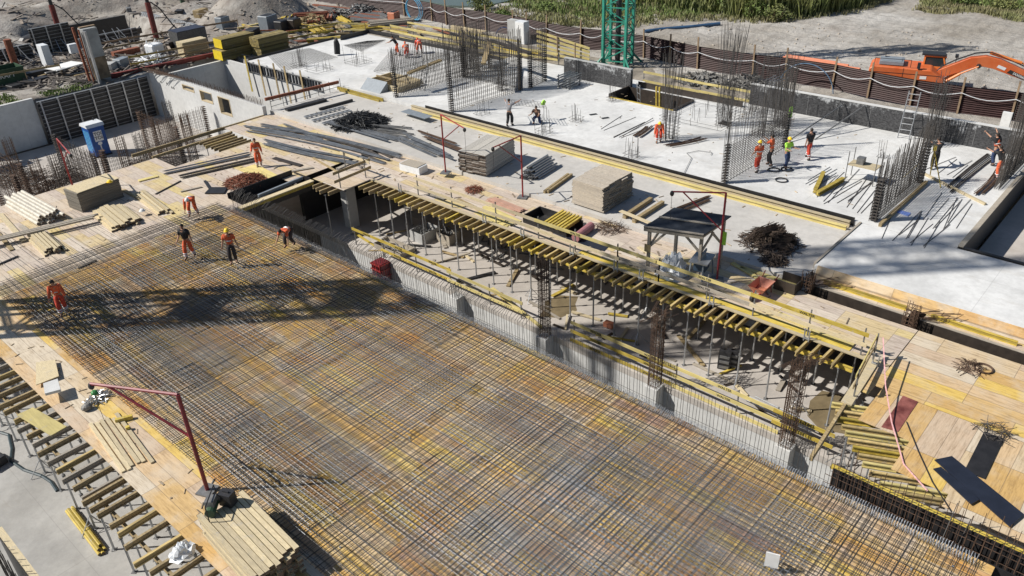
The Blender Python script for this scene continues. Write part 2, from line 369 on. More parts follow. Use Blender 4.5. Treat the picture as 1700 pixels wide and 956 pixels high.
# ---------------------------------------------------------------- ground, water
def gz(x, y):
    # the excavation, the second basin, sand mounds and banks
    z = 0.0
    def inside(x0, x1, y0, y1, s):   # 1 inside, falls to 0 over s metres
        dx = max(x0 - x, x - x1, 0); dy = max(y0 - y, y - y1, 0); return max(0.0, 1 - max(dx, dy) / s)
    z = min(z, -6.4 * inside(-60, 49.5, -60, 61.8, 1.2)); z = min(z, -6.4 * inside(-60, 34.9, -60, 65.9, 1.0))
    z = min(z, -2.6 * inside(29.5, 38.5, 81.5, 92.0, 1.6))
    for cx, cy, rx, ry, h in ((47, 79, 6.5, 5.0, 3.2), (52, 86, 7, 5, 2.5), (44, 87, 4, 3, 1.2), (27.5, 97, 6, 5, 1.5), (24, 88, 3, 3, .9), (38, 100, 14, 4, 1.6), (60, 97, 20, 5, 2.5), (14, 90, 6, 8, 1.5)):
        q = ((x - cx) / rx) ** 2 + ((y - cy) / ry) ** 2
        if q < 1: z += h * (1 - q) ** 1.2
    if z > -.5:
        z += .10 * math.sin(x * 1.7 + y * .6) * math.sin(y * 1.3 - x * .4) + .05 * math.sin(3.1 * x + 1) * math.sin(2.7 * y)
        if x > 56: z += .12 * math.sin(x * .35 + 1) * math.sin(y * .28) + .05
    return z
xs = [-1500, -700, -300, -120, -61, -60] + [i * 2.0 for i in range(-25, 10)] + [20 + i * .8 for i in range(0, 108)] + [108, 115, 125, 140, 160, 200, 300, 500, 900, 1600]
ys = [-1500, -700, -300, -120, -61, -60] + [i * 2.0 for i in range(-25, 10)] + [20 + i * .8 for i in range(0, 112)] + [112, 120, 130, 150, 180, 240, 400, 700, 1100, 1700]
vs = [(x, y, gz(x, y)) for y in ys for x in xs]; nx = len(xs)
g = MB(); g.add(vs, [(j * nx + i, j * nx + i + 1, (j + 1) * nx + i + 1, (j + 1) * nx + i) for j in range(len(ys) - 1) for i in range(nx - 1)])
mg = bpy.data.materials.new('site_sand'); mg.use_nodes = True; N = mg.node_tree.nodes; L = mg.node_tree.links; b = N['Principled BSDF']; b.inputs['Roughness'].default_value = .95
G = N.new('ShaderNodeNewGeometry').outputs['Position']
c = ramp(N, L, noise(N, L, G, .09, 6, .6), [(.35, (.29, .26, .22)), (.5, (.39, .365, .33)), (.64, (.48, .46, .43))])
c = mixc(N, L, 1.0, c, ramp(N, L, noise(N, L, G, .5, 8, .7, (.5, 2.2, 1)), [(.32, (.68, .67, .66)), (.5, (1, 1, 1)), (.7, (1.12, 1.12, 1.12))]), 'MULTIPLY')
c = mixc(N, L, math_(N, L, 'MULTIPLY', ramp(N, L, noise(N, L, G, .16, 4, .55), [(.56, (0, 0, 0)), (.68, (1, 1, 1))]), .55), c, (.23, .19, .15))
spx = N.new('ShaderNodeSeparateXYZ'); L.new(G, spx.inputs[0])
dk = math_(N, L, 'MULTIPLY', math_(N, L, 'LESS_THAN', spx.outputs[0], 53.5), math_(N, L, 'GREATER_THAN', spx.outputs[1], 62.0))
dn = ramp(N, L, noise(N, L, G, .28, 7, .65), [(.42, (0, 0, 0)), (.58, (1, 1, 1))])
c = mixc(N, L, math_(N, L, 'MULTIPLY', math_(N, L, 'MULTIPLY', dk, dn), .7), c, (.17, .14, .12))
wv = N.new('ShaderNodeTexWave'); wv.inputs['Scale'].default_value = .22; wv.inputs['Distortion'].default_value = 9; wv.inputs['Detail'].default_value = 5; wv.inputs['Detail Scale'].default_value = .6; L.new(G, wv.inputs['Vector'])
c = mixc(N, L, math_(N, L, 'MULTIPLY', ramp(N, L, wv.outputs['Fac'], [(.0, (1, 1, 1)), (.09, (0, 0, 0))]), .45), c, (.20, .185, .165))
L.new(c, b.inputs['Base Color'])
bp = N.new('ShaderNodeBump'); bp.inputs['Strength'].default_value = .9; bp.inputs['Distance'].default_value = .25
L.new(noise(N, L, G, 1.1, 9, .7), bp.inputs['Height']); L.new(bp.outputs[0], b.inputs['Normal'])
struct(g.build('ground', mg, smooth=True))
pw = [at(620, -12, .1), at(880, -12, .1), at(845, 4, .1), at(800, 14, .1), at(745, 12, .1), at(700, 4, .1)]
mwt = mat('pond_water', (.10, .13, .115), .25, .1, .3)
struct(MB().add([(p.x, p.y, .30) for p in pw] + [(p.x, p.y, .05) for p in pw], [(0, 1, 2, 3, 4, 5)] + [(i, (i + 1) % 6, 6 + (i + 1) % 6, 6 + i) for i in range(6)]).build('pond_water', mwt))
# ---------------------------------------------------------------- slabs and decks
def slab(name, x0, x1, y0, y1, zt, t, m): return struct(MB().bx(x0, x1, y0, y1, zt - t, zt).build(name, m, loc=((x0 + x1) / 2, (y0 + y1) / 2, zt - t)))
slab('floor_slab_pit', 23.1, 28.7, -3, 48.8, -3.1, .3, M_FLOOR)
slab('floor_slab_shade', 28.7, 36.0, -3, 48.8, -3.1, .3, M_FLOORSHADE)  # same floor continued, its dark colour stands in for shade under the deck
slab('floor_slab_left', -16, 9.5, -3, 44.9, -3.1, .3, M_FLOORL)
slab('floor_slab_rear', -16, 28.2, 45.0, 65.5, -3.1, .3, M_FLOOR)
slab('floor_slab_shaft', 28.5, 34.8, 49.3, 65.3, -6.0, .3, M_FLOORL)
slab('concrete_slab_strip', 28.8, 35.0, 10.6, 49.1, .2, .42, M_STRIP)
slab('concrete_slab_right', 29.9, 35.0, -6, 10.55, .45, .4, M_SLAB)
up = MB()     # upper slab round its openings
def upper(x0, x1, y0, y1): up.bx(x0, x1, y0, y1, .05, .45)
upper(35.04, 48, 6.5, 26.0); upper(35.04, 43.9, 26.0, 31.2); upper(46.3, 48, 26.0, 31.2)
upper(35.04, 46.3, 31.2, 44.0); upper(35.04, 36.2, 44.0, 47.6); upper(38.6, 46.9, 44.0, 47.6); upper(35.04, 46.9, 47.6, 61.6); upper(46.3, 48.4, 31.2, 44.0)
struct(up.build('concrete_slab_upper', M_SLAB, loc=(41, 30, .05)))
slab('floor_slab_court', 35.3, 60, -6, 6.2, -.9, .3, M_FLOOR)
slab('floor_under_opening', 36, 47, 6.5, 62, -3.1, .3, M_FLOOR)
# formwork decks (top at z = 0)
def deck(name, rects, m, label):
    mb = MB()
    for x0, x1, y0, y1 in rects: mb.bx(x0, x1, y0, y1, -.022, 0)
    return solo(name, label, 'formwork deck', mb, m)
deck('formwork_deck', [(5.25, 7.0, .6, 36.7)], M_DECKL, 'pale yellowish plywood strip along the left side of the rebar mat')
deck('formwork_deck', [(7.02, 18.35, .6, 36.7)], M_DECK, 'yellow and tan plywood formwork deck under the big rebar mat')
deck('formwork_deck', [(5.25, 10.5, 36.7, 47.2), (10.5, 18.9, 36.7, 47.4), (18.9, 22.3, 38.2, 45.0), (22.3, 28.79, 37.4, 45.0), (25.1, 28.79, 45.0, 48.9), (18.9, 19.5, 45.0, 47.4)], M_DECKP, 'pale plywood deck behind the rebar mat, strewn with planks and bars')
deck('formwork_deck', [(25.3, 28.79, 10.2, 36.75), (25.3, 28.3, 5.78, 10.2), (23.4, 25.28, 33.95, 36.75)], M_DECKP, 'plywood deck beside the pit carrying the guard rail and the saw shelter')
deck('formwork_deck', [(24.0, 28.3, -4, 5.75), (23.4, 25.3, 5.75, 6.18)], M_DECKR, 'orange and pale plywood deck between the pit corner and the dark beam trough')
deck('formwork_deck', [(21.9, 23.96, -4, 5.5), (20.3, 21.9, -4, 3.9), (19.7, 20.3, -4, 2.3)], M_DECKN, 'orange plywood deck with a dark red sheet, near the stepped pit corner')
deck('formwork_deck', [(29.0, 29.85, 6.4, 10.3), (29.0, 29.85, -4, 5.9)], M_DECKP, 'narrow plywood strip between the beam trough and the slab edge')
# the beam trough in front of the right slab
for i, (y0, y1, lab) in enumerate(((6.5, 10.1, 'dark plywood beam trough nearer the saw shelter'), (-4, 5.95, 'long dark plywood beam trough running out of the right edge'))):
    t = thing('beam_trough', lab, 'beam formwork', (28.65, (y0 + y1) / 2, -.75))
    MB().bx(28.3, 28.33, y0, y1, -.75, -.024).build('side_panel', M_PLYD, t)
    MB().bx(28.96, 28.99, y0, y1, -.75, .03).build('side_panel', M_PLYD, t)
    MB().bx(28.332, 28.958, y0, y1, -.78, -.752).build('bottom_panel', M_PLYD, t)
    MB().bx(28.99, 29.12, y0, y1, .0, .045).build('edge_board', M_PLANKG, t)
mb = MB(); mb.add([(29.62, -4, .03), (29.62, 10.4, .03), (29.88, 10.4, .52), (29.88, -4, .52), (29.65, -4, .0), (29.65, 10.4, .0), (29.9, 10.4, .5), (29.9, -4, .5)], [(0, 1, 2, 3), (7, 6, 5, 4), (0, 4, 5, 1), (1, 5, 6, 2), (2, 6, 7, 3), (3, 7, 4, 0)])
solo('edge_form', 'tilted orange plywood form along the near edge of the smooth right slab', 'edge formwork', mb, ply_mat('ply_edge', [(0, (.56, .38, .17)), (.3, (.58, .44, .27)), (.6, (.52, .33, .14)), (.8, (.56, .46, .34))], .9, 2.4, False, .6))
for i, (y0, y1, x, lab) in enumerate(((6.6, 9.9, 29.42, 'yellow beam along the slab edge above the first trough'), (2.75, 5.7, 29.4, 'orange-yellow beam by the rusty column bars at the long trough'), (-3, 2.5, 29.45, 'yellow beam at the right edge beside the long trough'))):
    solo('timber_beam', lab, 'beam', MB().ibeam((x, y0, .1), (x + .03, y1, .1)), M_YEL)
for y, lab in ((10.25, 'rusty column starter bars at the near end of the trough by the slab corner'), (6.2, 'rusty column starter bars between the two dark troughs')):
    mb = MB()
    for k in range(16):
        a = k * 6.28 / 16; x = 28.65 + .25 * max(-1, min(1, 1.4 * math.cos(a))); yy = y + .2 * max(-1, min(1, 1.4 * math.sin(a)))
        mb.rod((x, yy, -.75), (x + jit(.05), yy + jit(.05), .75 + jit(.15)), .013)
    for k in range(7): mb.box((28.65, y, -.3 + .16 * k), (.52, .02, .02)).box((28.4, y, -.3 + .16 * k), (.02, .42, .02)).box((28.9, y, -.3 + .16 * k), (.02, .42, .02))
    for k in range(14): z = .1 + .3 * random.random(); mb.rod((28.7, y, z), (29.6 + jit(.2), y - .5 - 1.1 * random.random(), z + jit(.1)), .011)
    solo('column_rebar', lab, 'rebar', mb, M_REBR)
# lower storey wall / slab edge beneath the mat
solo('concrete_wall', 'pale concrete wall below the pit floor edge, behind the starter bars', 'wall', MB().bx(23.12, 23.42, -3, 36.6, -6.4, -3.4), M_WALL)
for y, lab in ((25.05, 'first concrete column stub left of centre at the pit floor edge'), (19.4, 'concrete column under the rebar cage left of the railing'), (13.6, 'concrete column under the middle tall rebar cage'), (7.95, 'concrete column under the rightmost tall rebar cage')):
    solo('concrete_column', lab, 'column', MB().bx(22.55, 23.1, y - .28, y + .28, -6.3, -3.08), M_WALL)
t = thing('column_form', 'dark red steel column formwork at the pit floor edge', 'column formwork', (22.8, 30.7, -5))
MB().bx(22.45, 23.08, 30.35, 31.05, -5, -3.0).build('form_shell', M_REDD, t)
mb = MB()
for z in (-4.6, -4.2, -3.8, -3.4, -3.08):
    mb.bx(22.38, 23.09, 30.28, 30.34, z - .04, z + .04).bx(22.37, 22.44, 30.28, 31.1, z - .04, z + .04)
for y in (30.4, 30.55, 30.7, 30.85, 31.0): mb.bx(22.40, 22.443, y - .02, y + .02, -5, -3)
mb.build('clamp_ribs', M_RED, t)
def cage(name, c, sx, sy, z0, z1, n, m, label, hoop=.2, r=.013, flare=0, group=None):
    mb = MB(); pts = []
    for k in range(n):
        a = (k + .5) / n * 4; s, f = int(a), a - int(a)
        x, y = [(-.5 + f, -.5), (.5, -.5 + f), (.5 - f, .5), (-.5, .5 - f)][s]; pts.append((c[0] + x * sx, c[1] + y * sy))
    for x, y in pts: mb.rod((x, y, z0), (x + jit(.04), y + jit(.04), z1 + jit(.12)), r)
    z = z0 + .1
    while z < z1 - flare:
        dz = jit(.01)
        for a, b in (((-1, -1), (1, -1)), ((1, -1), (1, 1)), ((1, 1), (-1, 1)), ((-1, 1), (-1, -1))):
            mb.rod((c[0] + a[0] * sx / 2, c[1] + a[1] * sy / 2, z + dz), (c[0] + b[0] * sx / 2, c[1] + b[1] * sy / 2, z + dz), r * .7)
        z += hoop
    return solo(name, label, 'rebar cage', mb, m, group)
cage('column_rebar', (22.85, 19.4), .42, .42, -3.08, .75, 16, M_REBR, 'tall brown column rebar cage at the left end of the pit railing')
cage('column_rebar', (22.85, 13.6), .42, .42, -3.08, .45, 16, M_REBR, 'brown column rebar cage with loose stirrups on top, middle of the pit')
cage('column_rebar', (22.85, 7.95), .45, .42, -3.08, .7, 18, M_REBR, 'brown column rebar cage nearest the pit corner with crossed bars on top')
mb = MB()
for k in range(9): mb.rod((22.3 + jit(.2), 13.6 + jit(.5), .1 + .05 * k), (23.5 + jit(.2), 13.6 + jit(.6), .15 + .05 * k), .011)
solo('rebar_stirrup', 'loose bars lying crosswise through the top of the middle rebar cage', 'rebar', mb, M_REBR)
mb = MB()
for k in range(10): mb.rod((22.3, 8.2 - .07 * k + .3, .5 + .01 * k), (23.7 + jit(.1), 7.6 - .07 * k + .3, .52), .011)
solo('rebar_stirrup', 'row of loose bars across the top of the rebar cage nearest the pit corner', 'rebar', mb, M_REBR)
for y, n in ((25.05, 12), (30.7, 10)):
    mb = MB()
    for k in range(n): mb.rod((22.6 + .4 * (k % 4) / 3, y - .2 + .4 * (k // 4) / 2, -3.1), (22.6 + .4 * (k % 4) / 3, y - .2 + .4 * (k // 4) / 2, -2.45 + jit(.05)), .011)
    solo('column_starter_bars', 'short starter bars rising from the ' + ('bare concrete column stub' if y < 28 else 'dark red column form'), 'rebar', mb, M_REB)
# ---------------------------------------------------------------- big rebar mat
rm = thing('rebar_mat', 'huge double layer of tied steel bars covering the plywood deck in the foreground', 'rebar mat', (12.5, 19, 0))
b1 = MB(); b2 = MB(); rnd = random.Random(3)
def ymin(x): return .9
def barY(mb, x, y0, y1, z, r=.0085): mb.rod((x, y0, z), (x + rnd.uniform(-.035, .035), y1, z + rnd.uniform(-.004, .004)), r, 3)
def barX(mb, x0, x1, y, z, r=.0085): mb.rod((x0, y, z), (x1, y + rnd.uniform(-.035, .035), z + rnd.uniform(-.004, .004)), r, 3)
x = 7.05
while x < 18.1:      # every other bottom bar runs straight under a top bar
    ye = 38.1 + rnd.uniform(-.2, .2) if x > 14 else 37.6 + rnd.random() * 1.2
    if x < 15.5 and rnd.random() < .6: ye = 41 + rnd.random() * 3.2
    barY(b1, x + rnd.uniform(-.02, .02), .9, ye, .035); x += .225
x = 7.1
while x < 18.1:
    y0 = .9; nseg = rnd.choice((1, 2, 3)); cuts = sorted(rnd.uniform(6, 34) for _ in range(nseg - 1)); pts = [y0] + cuts + [37.4 + rnd.random() * .8]
    for k in range(nseg): barY(b2, x + rnd.uniform(-.035, .035) + .02 * (k % 2), pts[k] - (.6 if k else 0), pts[k + 1] + .3, .155 + .01 * rnd.random(), .009)
    x += .15
y = 1.0
while y < 38:
    barX(b1, 6.95, 18.15, y, .058); y += .225
y = 1.05
while y < 37.9:
    if rnd.random() < .5: xm = rnd.uniform(9, 16); barX(b2, 7.0 + rnd.uniform(-.1, .1), xm + .5, y + rnd.uniform(-.035, .035), .183, .009); barX(b2, xm - .5, 18.15, y + .02 + rnd.uniform(-.035, .035), .186, .009)
    else: barX(b2, 7.0 + rnd.uniform(-.15, .1), 18.15, y + rnd.uniform(-.035, .035), .183, .009)
    y += .15 + rnd.uniform(-.015, .015)
b1.build('lower_layer', M_REBM, rm); b2.build('upper_layer', M_REBM, rm)
sp_ = MB()
for k in range(420):
    x, y = rnd.uniform(7.2, 18), rnd.uniform(1.2, 37.5); sp_.box((x, y, .015), (.05, .05, .03), rnd.uniform(0, 1))
sp_.build('bar_spacers', M_STRAP, rm)['kind'] = 'stuff'
b3 = MB()      # denser extra reinforcement over the supports
for px, py, w_, h_ in ((620, 620, 2.0, 3.4), (150, 520, 1.6, 3), (1130, 850, 2.2, 3.4), (330, 560, 1.8, 2.6), (430, 470, 2.0, 2.5), (480, 760, 1.6, 3.0), (880, 730, 1.6, 2.6), (300, 430, 2.4, 1.6), (820, 880, 1.8, 3.2), (700, 520, 1.2, 1.8), (280, 620, .9, 5), (980, 900, 2.0, 3.0)):
    c_ = at(px, py, .2); x0, x1 = max(7.1, c_.x - w_), min(18.1, c_.x + w_)
    y0, y1 = max(1, c_.y - h_), min(37.8, c_.y + h_); x = x0
    while x < x1: barY(b3, x + .075 + rnd.uniform(-.02, .02), y0 + rnd.uniform(-.3, .3), y1 + rnd.uniform(-.3, .3), .205, .010); x += .15
    y = y0
    while y < y1: barX(b3, x0 + rnd.uniform(-.2, .2), x1 + rnd.uniform(-.2, .2) if x1 < 18 else 18.15, y + .075, .228, .009); y += .15
b3.build('extra_bars', M_REBB, rm)
es = thing('edge_reinforcement', 'row of upright hooked starter bars and stirrups along the right edge of the rebar mat', 'rebar', (18.3, 19, 0))
mb = MB(); st = MB(); y = 5.0
while y < 36.6:
    hk = y > 16.5; zt = 1.0 + rnd.uniform(-.05, .05) if hk else 1.4 + rnd.uniform(-.12, .12); xx = 18.28 + rnd.uniform(-.02, .02)
    mb.rod((xx, y, .02), (xx + rnd.uniform(-.02, .02), y + rnd.uniform(-.04, .04), zt), .008, 4)
    if hk: mb.rod((xx, y, zt), (xx + .42, y + rnd.uniform(-.12, .12), zt + .16), .009, 4)
    y += .125 + rnd.uniform(-.03, .03)
mb.rod((18.29, 5, .3), (18.29, 36.6, .3), .006, 4)
y = 1.0
while y < 36.6:
    a = rnd.uniform(-.04, .04); st.path([(17.95, y + a, .2), (18.2, y, .3 + a), (18.33, y + .03, .18), (18.2, y, .03)], .007, 3)
    st.rod((17.85, y + .03, .24), (18.2, y + .09, .27 + a), .007, 3)
    y += .07
mb.build('starter_bars', M_REB, es); st.build('edge_stirrups', M_STRAP, es)
# near right: deep black form beside the mat edge with bars
t = thing('wall_form', 'deep black plywood wall formwork along the mat edge, lower right', 'wall formwork', (18.7, 1, -.9))
MB().bx(18.40, 18.43, -4, 5.2, -.9, -.03).build('side_panel', M_PLYB, t); MB().bx(19.22, 19.25, -4, 5.2, -.9, .02).build('side_panel', M_PLYB, t)
MB().bx(18.43, 19.22, -4, 5.2, -.93, -.9).build('bottom_panel', M_PLYB, t); MB().bx(19.25, 19.4, -4, 5.3, -.06, .03).build('edge_batten', M_YEL, t)
mb = MB(); y = -3.8
while y < 5.2:
    for x in (18.55, 19.1):
        if rnd.random() < .9: mb.rod((x, y, -.85), (x + rnd.uniform(-.05, .05), y + rnd.uniform(-.04, .04), .75 + rnd.uniform(-.25, .45)), .011)
    y += .21
for z in (.0, .3): mb.rod((18.55, -3.8, z), (18.55, 5.2, z), .01); mb.rod((19.1, -3.8, z), (19.1, 5.2, z), .01)
solo('wall_rebar', 'two rows of upright bars standing in the black formwork at the lower right', 'rebar', mb, M_REBR)
# black upstand of the corner trough left of the pit (px 375-520)
t = thing('beam_trough', 'black plywood beam trough between the rear deck and the pit corner', 'beam formwork', (21, 37.4, -.6))
MB().bx(18.9, 23.0, 38.14, 38.18, -.6, .30).build('side_panel', M_PLYB, t); MB().bx(18.5, 23.2, 36.72, 36.76, -.6, -.0).build('side_panel', M_PLYB, t)
MB().bx(18.5, 23.2, 36.77, 38.13, -.64, -.6).build('bottom_panel', M_PLYB, t); MB().bx(23.2, 23.24, 36.77, 38.3, -.6, .1).build('end_panel', M_PLYB, t)
MB().bx(18.6, 23.2, 36.35, 36.7, -.02, .03).build('top_board', M_PLANK, t); MB().bx(18.6, 23.3, 36.62, 36.70, -.3, -.03).build('edge_beam', M_YEL, t)
mb = MB()
for k in range(14): mb.rod((18.7 + jit(.1), 37.0 + k * .08, -.55), (19.4 + jit(.3), 37.0 + k * .08, .3 + jit(.1)), .01)
for k in range(8): mb.rod((18.7, 36.9 + k * .14, -.2), (22.4 + jit(.5), 36.9 + k * .14, -.15), .012)
solo('beam_rebar', 'dark bars lying inside the black trough by the pit corner', 'rebar', mb, M_REBD)
solo('aluminium_beam', 'grey metal beam lying along the black trough by the pit corner', 'beam', MB().ibeam((20.0, 36.95, .08), (23.0, 37.15, .08), .12, .16), M_GREY)
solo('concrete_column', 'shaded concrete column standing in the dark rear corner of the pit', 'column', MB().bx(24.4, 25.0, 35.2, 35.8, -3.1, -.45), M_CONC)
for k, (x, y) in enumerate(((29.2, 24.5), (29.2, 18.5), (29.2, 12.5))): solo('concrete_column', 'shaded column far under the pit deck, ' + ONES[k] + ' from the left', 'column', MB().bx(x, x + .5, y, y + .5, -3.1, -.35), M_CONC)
# lower walls behind the pit deck, coloured black to paint in deep shade
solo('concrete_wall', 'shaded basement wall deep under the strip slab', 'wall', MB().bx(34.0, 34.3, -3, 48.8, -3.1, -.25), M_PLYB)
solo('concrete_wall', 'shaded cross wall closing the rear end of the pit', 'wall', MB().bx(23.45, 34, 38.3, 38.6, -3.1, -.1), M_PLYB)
# ---------------------------------------------------------------- walls of the rear left pit
t = thing('concrete_wall', 'white concrete wall with three window openings beside the rear pit', 'wall', (28.2, 57, -3.1))
wl = MB(); X0, X1 = 28.2, 28.48; ZT = .62
wins = [(58.3, 60.1, -.02, .40), (55.75, 57.5, -.45, .38), (53.3, 54.95, -.95, .36)]
ycur = 65.4
for (a, b_, z0, z1) in wins:
    wl.bx(X0, X1, b_, ycur, -3.1, ZT); wl.bx(X0, X1, a, b_, -3.1, z0); wl.bx(X0, X1, a, b_, z1, ZT); ycur = a
wl.bx(X0, X1, 49.0, ycur, -3.1, ZT); wl.build('wall', M_WALL, t)
for (a, b_, z0, z1) in wins:
    f = MB(); X = X0 + .01; f.bx(X - .03, X1 - .02, b_ - .07, b_ - .01, z0 + .005, z1 - .005).bx(X - .03, X1 - .02, a + .01, a + .07, z0 + .005, z1 - .005).bx(X - .03, X1 - .02, a + .075, b_ - .075, z0 + .005, z0 + .06).bx(X - .03, X1 - .02, a + .075, b_ - .075, z1 - .06, z1 - .005)
    f.build('window_frame', M_PLANKX, t)
hb = MB()
for y, z in ((63.6, -.05), (62.6, .0), (61.9, -.2), (61.6, -.22)): hb.rod((28.19, y, z), (28.25, y, z), .09, 10)
hb.build('anchor_hole', M_BLACK, t)
mb = MB(); y = 49.2
while y < 65.2: mb.rod((28.27, y, ZT - .1), (28.27 + jit(.05), y + jit(.04), ZT + .4 + jit(.1)), .011); mb.rod((28.41, y, ZT - .1), (28.41 + jit(.05), y + jit(.04), ZT + .4 + jit(.1)), .011); y += .17
solo('wall_starter_bars', 'fringe of rusty starter bars along the top of the wall with window openings', 'rebar', mb, M_REBR)
mb = MB()
for k in range(30): y = 60 + k * .19; mb.rod((27.6 + jit(.3), y + 1.8, ZT + .35), (28.5, y - 1.5, ZT + .12), .014)
solo('rebar_bundle', 'brown bars draped over the rear end of the wall with windows', 'rebar', mb, M_REBR)
solo('concrete_wall', 'dark shaded end wall of the narrow shaft behind the windows', 'wall', MB().bx(28.5, 35.0, 65.35, 65.6, -3.1, .0), M_WALL)
solo('concrete_wall', 'sunlit wall under the upper slab facing the shaft', 'wall', MB().bx(34.85, 35.03, 49.2, 65.34, -6.0, .1), M_WALL)
# post formwork on that wall
t = thing('slab_edge_form', 'ladder-like edge form of short uprights along the upper slab above the shaft', 'edge formwork', (34.7, 56, -.4))
MB().bx(34.72, 34.76, 51.2, 61.6, .38, .46).build('rail_top', M_STEELD, t); MB().bx(34.72, 34.76, 51.2, 61.6, -.32, -.24).build('rail_bottom', M_STEELD, t)
MB().bx(34.78, 34.83, 51.2, 61.6, -.3, .44).build('face_panel', M_WALL, t)
mb = MB(); y = 51.4
while y < 61.5: mb.bx(34.7, 34.77, y, y + .16, -.24, .38); y += .33 + .12 * random.random()
mb.build('uprights', M_BLACK, t)
for k, (y, m, lab) in enumerate(((61.3, M_YEL, 'yellow timber leaning upright at the far corner of the shaft'), (59.3, M_BRN, 'weathered timber upright beside the yellow one on the shaft wall'), (57.2, M_BRN, 'middle one of the five timber uprights on the shaft wall'), (55.7, M_BRN, 'fourth timber upright counted from the yellow one'), (53.6, M_BRN, 'timber upright closest to the strip slab on the shaft wall'))):
    solo('timber_beam', lab, 'beam', MB().ibeam((34.5, y - .3, -1.9), (34.62, y, .95), .2, .1), m)
# rear formwork walls, facing the pit
def wallform(label, x0, x1, y, z0, z1, m=M_FORMB):
    t = thing('wall_formwork', label, 'wall formwork', ((x0 + x1) / 2, y, z0))
    MB().bx(x0, x1, y, y + .08, z0, z1).build('form_face', M_PLYB, t)
    r = MB(); z = z0 + .15
    while z < z1: r.bx(x0, x1, y - .06, y - .002, z - .03, z + .03); z += .3
    r.build('rib', M_STEELD, t)
    s = MB(); x = x0 + .2
    while x < x1: s.bx(x - .05, x + .05, y - .16, y - .062, z0, z1 + .05); x += 1.25
    s.build('soldier_post', M_STEEL, t)
    MB().bx(x0, x1, y - .02, y + .12, z1 + .001, z1 + .05).build('top_rail', M_STEEL, t); return t
wallform('tall dark framed wall formwork at the back of the rear pit', 19.5, 28.05, 65.6, -3.1, .15)
wallform('dark framed formwork at the far left edge below the timber truss', 8, 14.6, 64.2, -3.1, -.5)
solo('concrete_wall', 'blue-grey shaded concrete wall left of the tall dark formwork', 'wall', MB().bx(14.7, 19.4, 65.9, 66.2, -3.1, .45), M_WALL)
# black boundary walls at the far side of the upper slab
mk = mat('bitumen_wall', (.03, .03, .032), .6, .5, .8); N = mk.node_tree.nodes; L = mk.node_tree.links; b = N['Principled BSDF']; G = N.new('ShaderNodeNewGeometry').outputs['Position']
s3 = N.new('ShaderNodeSeparateXYZ'); L.new(G, s3.inputs[0]); hz_ = math_(N, L, 'MULTIPLY', math_(N, L, 'SUBTRACT', s3.outputs[2], .5), .16)
n1 = math_(N, L, 'ADD', noise(N, L, G, 1.7, 9, .78), hz_); col = mixc(N, L, ramp(N, L, n1, [(.70, (0, 0, 0)), (.80, (1, 1, 1))]), ramp(N, L, noise(N, L, G, 7, 6, .8, (1, 1, 2.5)), [(.4, (.014, .014, .016)), (.6, (.085, .085, .088))]), (.42, .43, .44)); L.new(col, b.inputs['Base Color'])
for (x, y0, y1, z1, lab) in ((47.9, 7.2, 22.9, 1.75, 'long black coated wall at the far right edge of the slab, whitish along its top'), (46.2, 31.0, 36.9, 1.8, 'black coated wall behind the prop frames, left of the lift opening')):
    t = thing('boundary_wall', lab, 'wall', (x, (y0 + y1) / 2, .45))
    MB().bx(x, x + .25, y0, y1, .45, z1).build('wall', mk, t); MB().bx(x - .02, x + .28, y0, y1, z1 + .001, z1 + .04).build('coping', M_CONC if x < 47 else M_WALL, t)
    mb = MB(); y = y0 + .4
    while y < y1: mb.bx(x - .012, x - .002, y, y + .03, .5, z1 - .03); y += 1.9
    mb.build('panel_joint', M_STEELD, t)
solo('edge_form', 'low dark board along the far slab edge behind the starter bars', 'edge formwork', MB().bx(47.0, 47.06, 22.9, 30.9, .45, .85), M_PLYD)
solo('edge_form', 'low black board along the slab edge behind the workers in orange', 'edge formwork', MB().bx(46.95, 47.0, 44.1, 56.5, .45, .7), M_PLYB)
solo('edge_form', 'black edge board along the rear side of the upper slab', 'edge formwork', MB().bx(35.1, 44.0, 61.65, 61.72, .1, .62).bx(44.0, 47.2, 60.7, 60.77, .45, .8).bx(47.2, 47.27, 56.5, 60.77, .45, .8), M_PLYB)
# ground fill between the upper slab and the fence
mb = MB(); ny = 60
for j in range(ny + 1):
    y = -6 + j * 68 / ny; xa = 48.16 if y < 30 else (46.5 if y < 44 else 47.3)
    za = .05 if y < 23 else .12
    for i, (x, z) in enumerate(((xa, -.5), (xa + .05, za), (xa + 1.2, za + .05), (xa + 2.2, .1), (50.9, .12), (52.0, .1), (53.2, .05))):
        x = min(max(x, xa), 53.3) if i < 4 else x
        bank = 0 if i in (0, 6) else .12 * math.sin(y * 1.9 + i) * math.sin(y * .7 + 2 * i)
        mb.v.append((x, y, z + bank - .02))
for j in range(ny):
    for i in range(6): a = j * 7 + i; mb.f.append((a, a + 1, a + 8, a + 7))
struct(mb.build('ground_backfill', mat('backfill_soil', (.25, .22, .18), .95, .35, .9, bump=1.0)))
